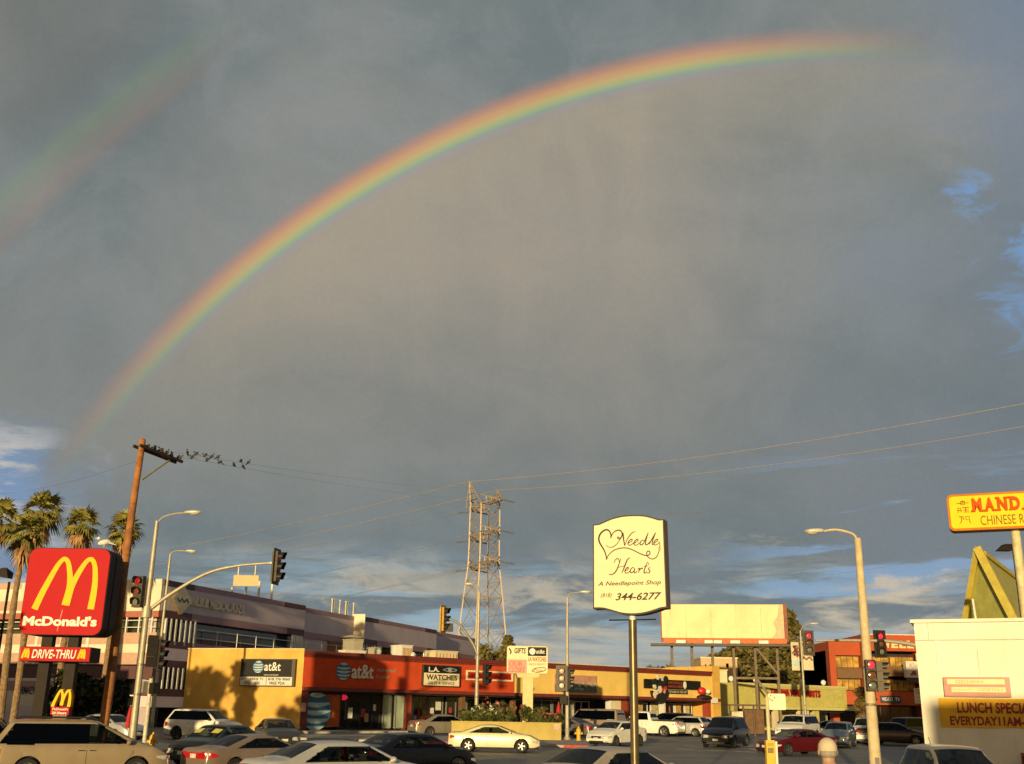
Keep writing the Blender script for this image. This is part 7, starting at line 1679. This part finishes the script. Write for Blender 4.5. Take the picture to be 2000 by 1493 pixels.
def planting():
    FG = leafm('oleander_leaf', (.075, .085, .025)); rr = random.Random(21)
    FL = [M('red_flowers', (.36, .09, .06), .6, var=.3), M('white_flowers', (.66, .6, .5), .6, var=.1)]
    for i, (px, w, h, red, lab) in enumerate(((926, 1.3, 1.5, 0, 'bushy green plant behind the low wall left of the white flowers'), (952, 1.4, 1.6, 1, 'bush with white flowers behind the low wall by the centre pole'), (975, 1.5, 1.9, 2, 'tallest red flowering bush behind the low wall'), (1003, 1.4, 1.6, 2, 'red flowering bush beside the strip sign pillar'), (1056, 1.2, 1.5, 0, 'spiky green plant right of the strip sign pillar'), (1072, 1.0, 1.2, 2, 'small reddish plant at the right end of the low wall'))):
        p = XY(px, 75.6); t = thing('flowering_bush' if red else 'green_bush', lab, 'plant', p, 'bushes behind the low wall'); b = MB(); st = MB()
        for k in range(14):
            a = rr.uniform(-.8, .8) * w; hh = h * rr.uniform(.5, 1.0); e = p + Vector((a, rr.uniform(-.3, .3), hh + .6)); st.tube([p + Vector((a * .3, 0, 0)), e], [.03, .012], 5)
            leafy(b, e - Vector((0, 0, .35)), (.30, .25, .45), 46, .13, rr)
        b.build('foliage', FG, t); st.build('stem', M('brown_bark', (.10, .07, .045)), t)
        if red:
            f = MB()
            for k in range(9): leafy(f, p + Vector((rr.uniform(-.8, .8) * w, -.3, h * rr.uniform(.7, 1.1) + .5)), (.13, .1, .11), 9, .06, rr)
            f.build('flowers', FL[1] if red == 1 else FL[0], t)
    # low wall
    W = Wall(P(882, 1420, 72), P(1096, 1420, 71)); zb = g(0, 72); t = thing('low_wall', 'long low mustard planter wall at the hydrant corner', 'wall', W.pt(W.L / 2, zb, 0)); MU = M('mustard_wall_stucco', (.46, .36, .11), .9, var=.1, scale=1.3, bump=.2, streak=.12)
    b = MB(); W.slab(b, 0, W.L, zb - .2, W.hit(900, 1408.5)[1] - .08, -.3, 0); b.build('wall_body', MU, t)
    b = MB(); W.slab(b, -.04, W.L + .04, W.hit(900, 1408.5)[1] - .08, W.hit(900, 1408.5)[1], -.34, .04); b.build('wall_cap', MU, t)
    b = MB(); W.slab(b, W.hit(1082, 1420)[0], W.hit(1094, 1420)[0], W.hit(1088, 1426)[1], W.hit(1088, 1412)[1], .002, .03); tag(b.build('notice_board', M('pale_red_notice', (.60, .36, .28)), None, loc=W.pt(W.L - .8, zb + .6, .02)), 'pale pink notice at the right end of the low mustard wall', 'notice')
planting()
def hydrant(px, D, lab, z=.13):
    p = XY(px, D); p.z += z; t = thing('fire_hydrant', lab, 'fire hydrant', p, 'yellow fire hydrants'); Y = M('yellow_hydrant_paint', (.66, .40, .03), .45, var=.12, scale=6)
    b = MB(); b.lathe([(.19, 0), (.19, .05), (.13, .06), (.13, .5), (.17, .52), (.17, .57), (.14, .58)], p, 16); b.build('barrel', Y, t, smooth=True, edge=35)
    b = MB(); b.lathe([(.155, .581), (.15, .66), (.10, .74), (.04, .77), (.04, .84), (.0, .85)], p, 16); b.build('bonnet', Y, t, smooth=True, edge=35)
    for d, r in (((-1, 0), .065), ((1, 0), .065), ((0, -1), .085)):
        v = Vector((d[0], d[1], 0)); b = MB(); b.tube([p + Vector((0, 0, .43)) + v * .1, p + Vector((0, 0, .43)) + v * .21], r, 12); b.tube([p + Vector((0, 0, .43)) + v * .205, p + Vector((0, 0, .43)) + v * .25], r * 1.25, 8); b.build('outlet', Y, t)
hydrant(306, 52, 'yellow fire hydrant on the left corner beside the dark green sedan'); hydrant(1130, 71, 'yellow fire hydrant on the right corner beside the low wall')
def closed_umbrella(px, py0, py1, D, lab):
    a, b_ = P(px, py1, D), P(px, py0, D); z0 = g(a.x, D); t = thing('closed_umbrella', lab, 'umbrella', (a.x, D, z0)); b = MB(); b.tube([(a.x, D, z0), (a.x, D, b_.z)], .03, 6); b.build('pole', WHITEP, t)
    h = b_.z - a.z; b = MB(); vs = []; n = 14; prof = [(.02, 1.0), (.06, .85), (.12, .5), (.15, .1), (.12, .0)]
    for r, f in prof:
        for j in range(n): q = 2 * math.pi * j / n; rr_ = r * (1 + .25 * (j % 2)); vs.append((a.x + rr_ * math.cos(q), D + rr_ * math.sin(q), a.z + h * f))
    b.add(vs, [(i * n + j, i * n + (j + 1) % n, (i + 1) * n + (j + 1) % n, (i + 1) * n + j) for i in range(4) for j in range(n)]); b.build('canopy', M('red_umbrella_cloth', (.42, .02, .02), .8, var=.15), t)
closed_umbrella(251, 1378, 1422, 57.2, 'folded red patio umbrella beside the tall corner pole'); closed_umbrella(1091, 1372, 1398, 82, 'folded red umbrella in front of the dark shop windows behind the grey coupe')
def person():
    D = 11.0; top = P(1617, 1446, D); x, z1 = top.x, top.z; zb = g(x, D); hgt = z1 - zb; k = hgt / 1.74
    t = thing('person', 'person in pale cap and white shirt at the bottom edge below the dark red coupe', 'person', (x, D, zb))
    me = bpy.data.meshes.new('body'); V = []; E = []; RA = []
    def v(p, r, parent=None):
        V.append((x + p[0] * k, D + p[1] * k, zb + p[2] * k)); RA.append(r * k); i = len(V) - 1
        if parent is not None: E.append((parent, i))
        return i
    pel = v((0, 0, .95), .15); wa = v((0, 0, 1.08), .135, pel); ch = v((0, .01, 1.28), .155, wa); sh = v((0, .0, 1.41), .10, ch); nk = v((0, .01, 1.50), .058, sh); hd0 = v((.0, .03, 1.56), .075, nk); hd1 = v((.0, .035, 1.63), .088, hd0); hd2 = v((.0, .03, 1.69), .07, hd1)
    for s in (-1, 1):
        a = v((s * .17, 0, 1.40), .062, sh); e = v((s * .24, .03, 1.13), .046, a); w = v((s * .22, .20, .98), .032, e); pm = v((s * .21, .27, .97), .03, w)
        for j in range(4): f1 = v((s * (.185 + .018 * j), .325, .965 + .004 * j), .010, pm); f2 = v((s * (.185 + .018 * j), .35 + .006 * (j % 2), .935), .008, f1)
        th = v((s * .165, .29, .985), .010, pm); v((s * .15, .325, .975), .009, th)
        h = v((s * .10, 0, .90), .095, pel); kn = v((s * .11, .02, .50), .06, h); an = v((s * .11, -.01, .09), .042, kn); v((s * .12, .12, .03), .038, an)
    me.from_pydata(V, E, []); o = bpy.data.objects.new('body', me); col.objects.link(o)
    m = o.modifiers.new('Skin', 'SKIN'); 
    for i, r in enumerate(RA): me.skin_vertices[0].data[i].radius = (r, r)
    me.skin_vertices[0].data[0].use_root = True
    o.modifiers.new('Sub', 'SUBSURF').levels = 2; o.modifiers['Sub'].render_levels = 2
    dg = bpy.context.evaluated_depsgraph_get(); dg.update(); ev = o.evaluated_get(dg); nm = bpy.data.meshes.new_from_object(ev); bpy.data.objects.remove(o)
    SK = M('skin', (.42, .25, .16), .55, var=.08, scale=8); nm.materials.clear(); nm.materials.append(SK); nm.shade_smooth()
    base = Vector((x, D, zb)); src = [(vv.co.copy()) for vv in nm.vertices]
    for vv in nm.vertices: vv.co -= base
    bo = bpy.data.objects.new('body', nm); col.objects.link(bo); bo.parent = t
    # clothing: offset shells of the body
    def shell(name, cond, off, mat):
        bm = bmesh.new(); bm.from_mesh(nm); bm.normal_update(); bmesh.ops.delete(bm, geom=[f for f in bm.faces if not cond(f.calc_center_median() / k)], context='FACES')
        for vv in bm.verts: vv.co += vv.normal * off * k
        q = bpy.data.meshes.new(name); bm.to_mesh(q); bm.free(); q.materials.append(mat); q.shade_smooth(); ob = bpy.data.objects.new(name, q); col.objects.link(ob); ob.parent = t
    shell('shirt', lambda c: (.93 < c.z < 1.47 and abs(c.x) < .27 and not (c.z < 1.10 and abs(c.x) > .19 and c.y > .06)), .014, M('white_shirt_cloth', (.66, .63, .55), .85, var=.06, scale=6))
    shell('trousers', lambda c: .07 < c.z < .97 and c.y < .12 and not abs(c.x) > .21, .012, M('dark_trouser_cloth', (.05, .05, .06), .9, var=.1))
    hc = Vector((x, D + .035 * k, zb + 1.645 * k)); CAP = M('pale_cap_cloth', (.60, .50, .36), .85, var=.06, scale=9)
    b = MB(); rr = []
    b.ell(hc + Vector((0, 0, .01)), (.102 * k, .115 * k, .112 * k), 18, 12); b.v = [v_ if v_.z > hc.z - .015 else Vector((v_.x, v_.y, hc.z - .015)) for v_ in b.v]; b.build('cap', CAP, t, smooth=True)
    b = MB(); vs = []
    for i in range(9): a = R(15 + 150 * i / 8); vs += [hc + Vector((.10 * math.cos(a), .11 * math.sin(a), -.01)) * k, hc + Vector((.10 * math.cos(a), .11 * math.sin(a) + .085 * math.sin(a), -.025)) * k]
    b.add(vs, [(2 * i, 2 * i + 1, 2 * i + 3, 2 * i + 2) for i in range(8)]); b.build('cap_brim', CAP, t)
    for s in (-1, 1): b = MB(); b.ell(hc + Vector((s * .098, .0, -.03)) * k, (.014 * k, .022 * k, .034 * k), 8, 6); b.build('ear', SK, t, smooth=True)
    b = MB(); b.ell(hc + Vector((0, .125, -.045)) * k, (.014 * k, .02 * k, .025 * k), 8, 6); b.build('nose', SK, t, smooth=True)
    for s in (-1, 1): b = MB(); b.ell(hc + Vector((s * .036, .098, -.012)) * k, (.013 * k, .008 * k, .008 * k), 8, 6); b.build('eye', BLACKTRIM, t, smooth=True)
    b = MB(); b.ell(hc + Vector((0, .105, -.095)) * k, (.024 * k, .008 * k, .006 * k), 8, 6); b.build('mouth', M('lip_skin', (.35, .13, .1), .5), t, smooth=True)
    b = MB(); b.ell(hc + Vector((0, -.02, -.04)) * k, (.097 * k, .092 * k, .06 * k), 14, 8); b.build('hair', M('grey_hair', (.30, .26, .21), .8, var=.2, scale=30), t, smooth=True)
person()
all_cars()
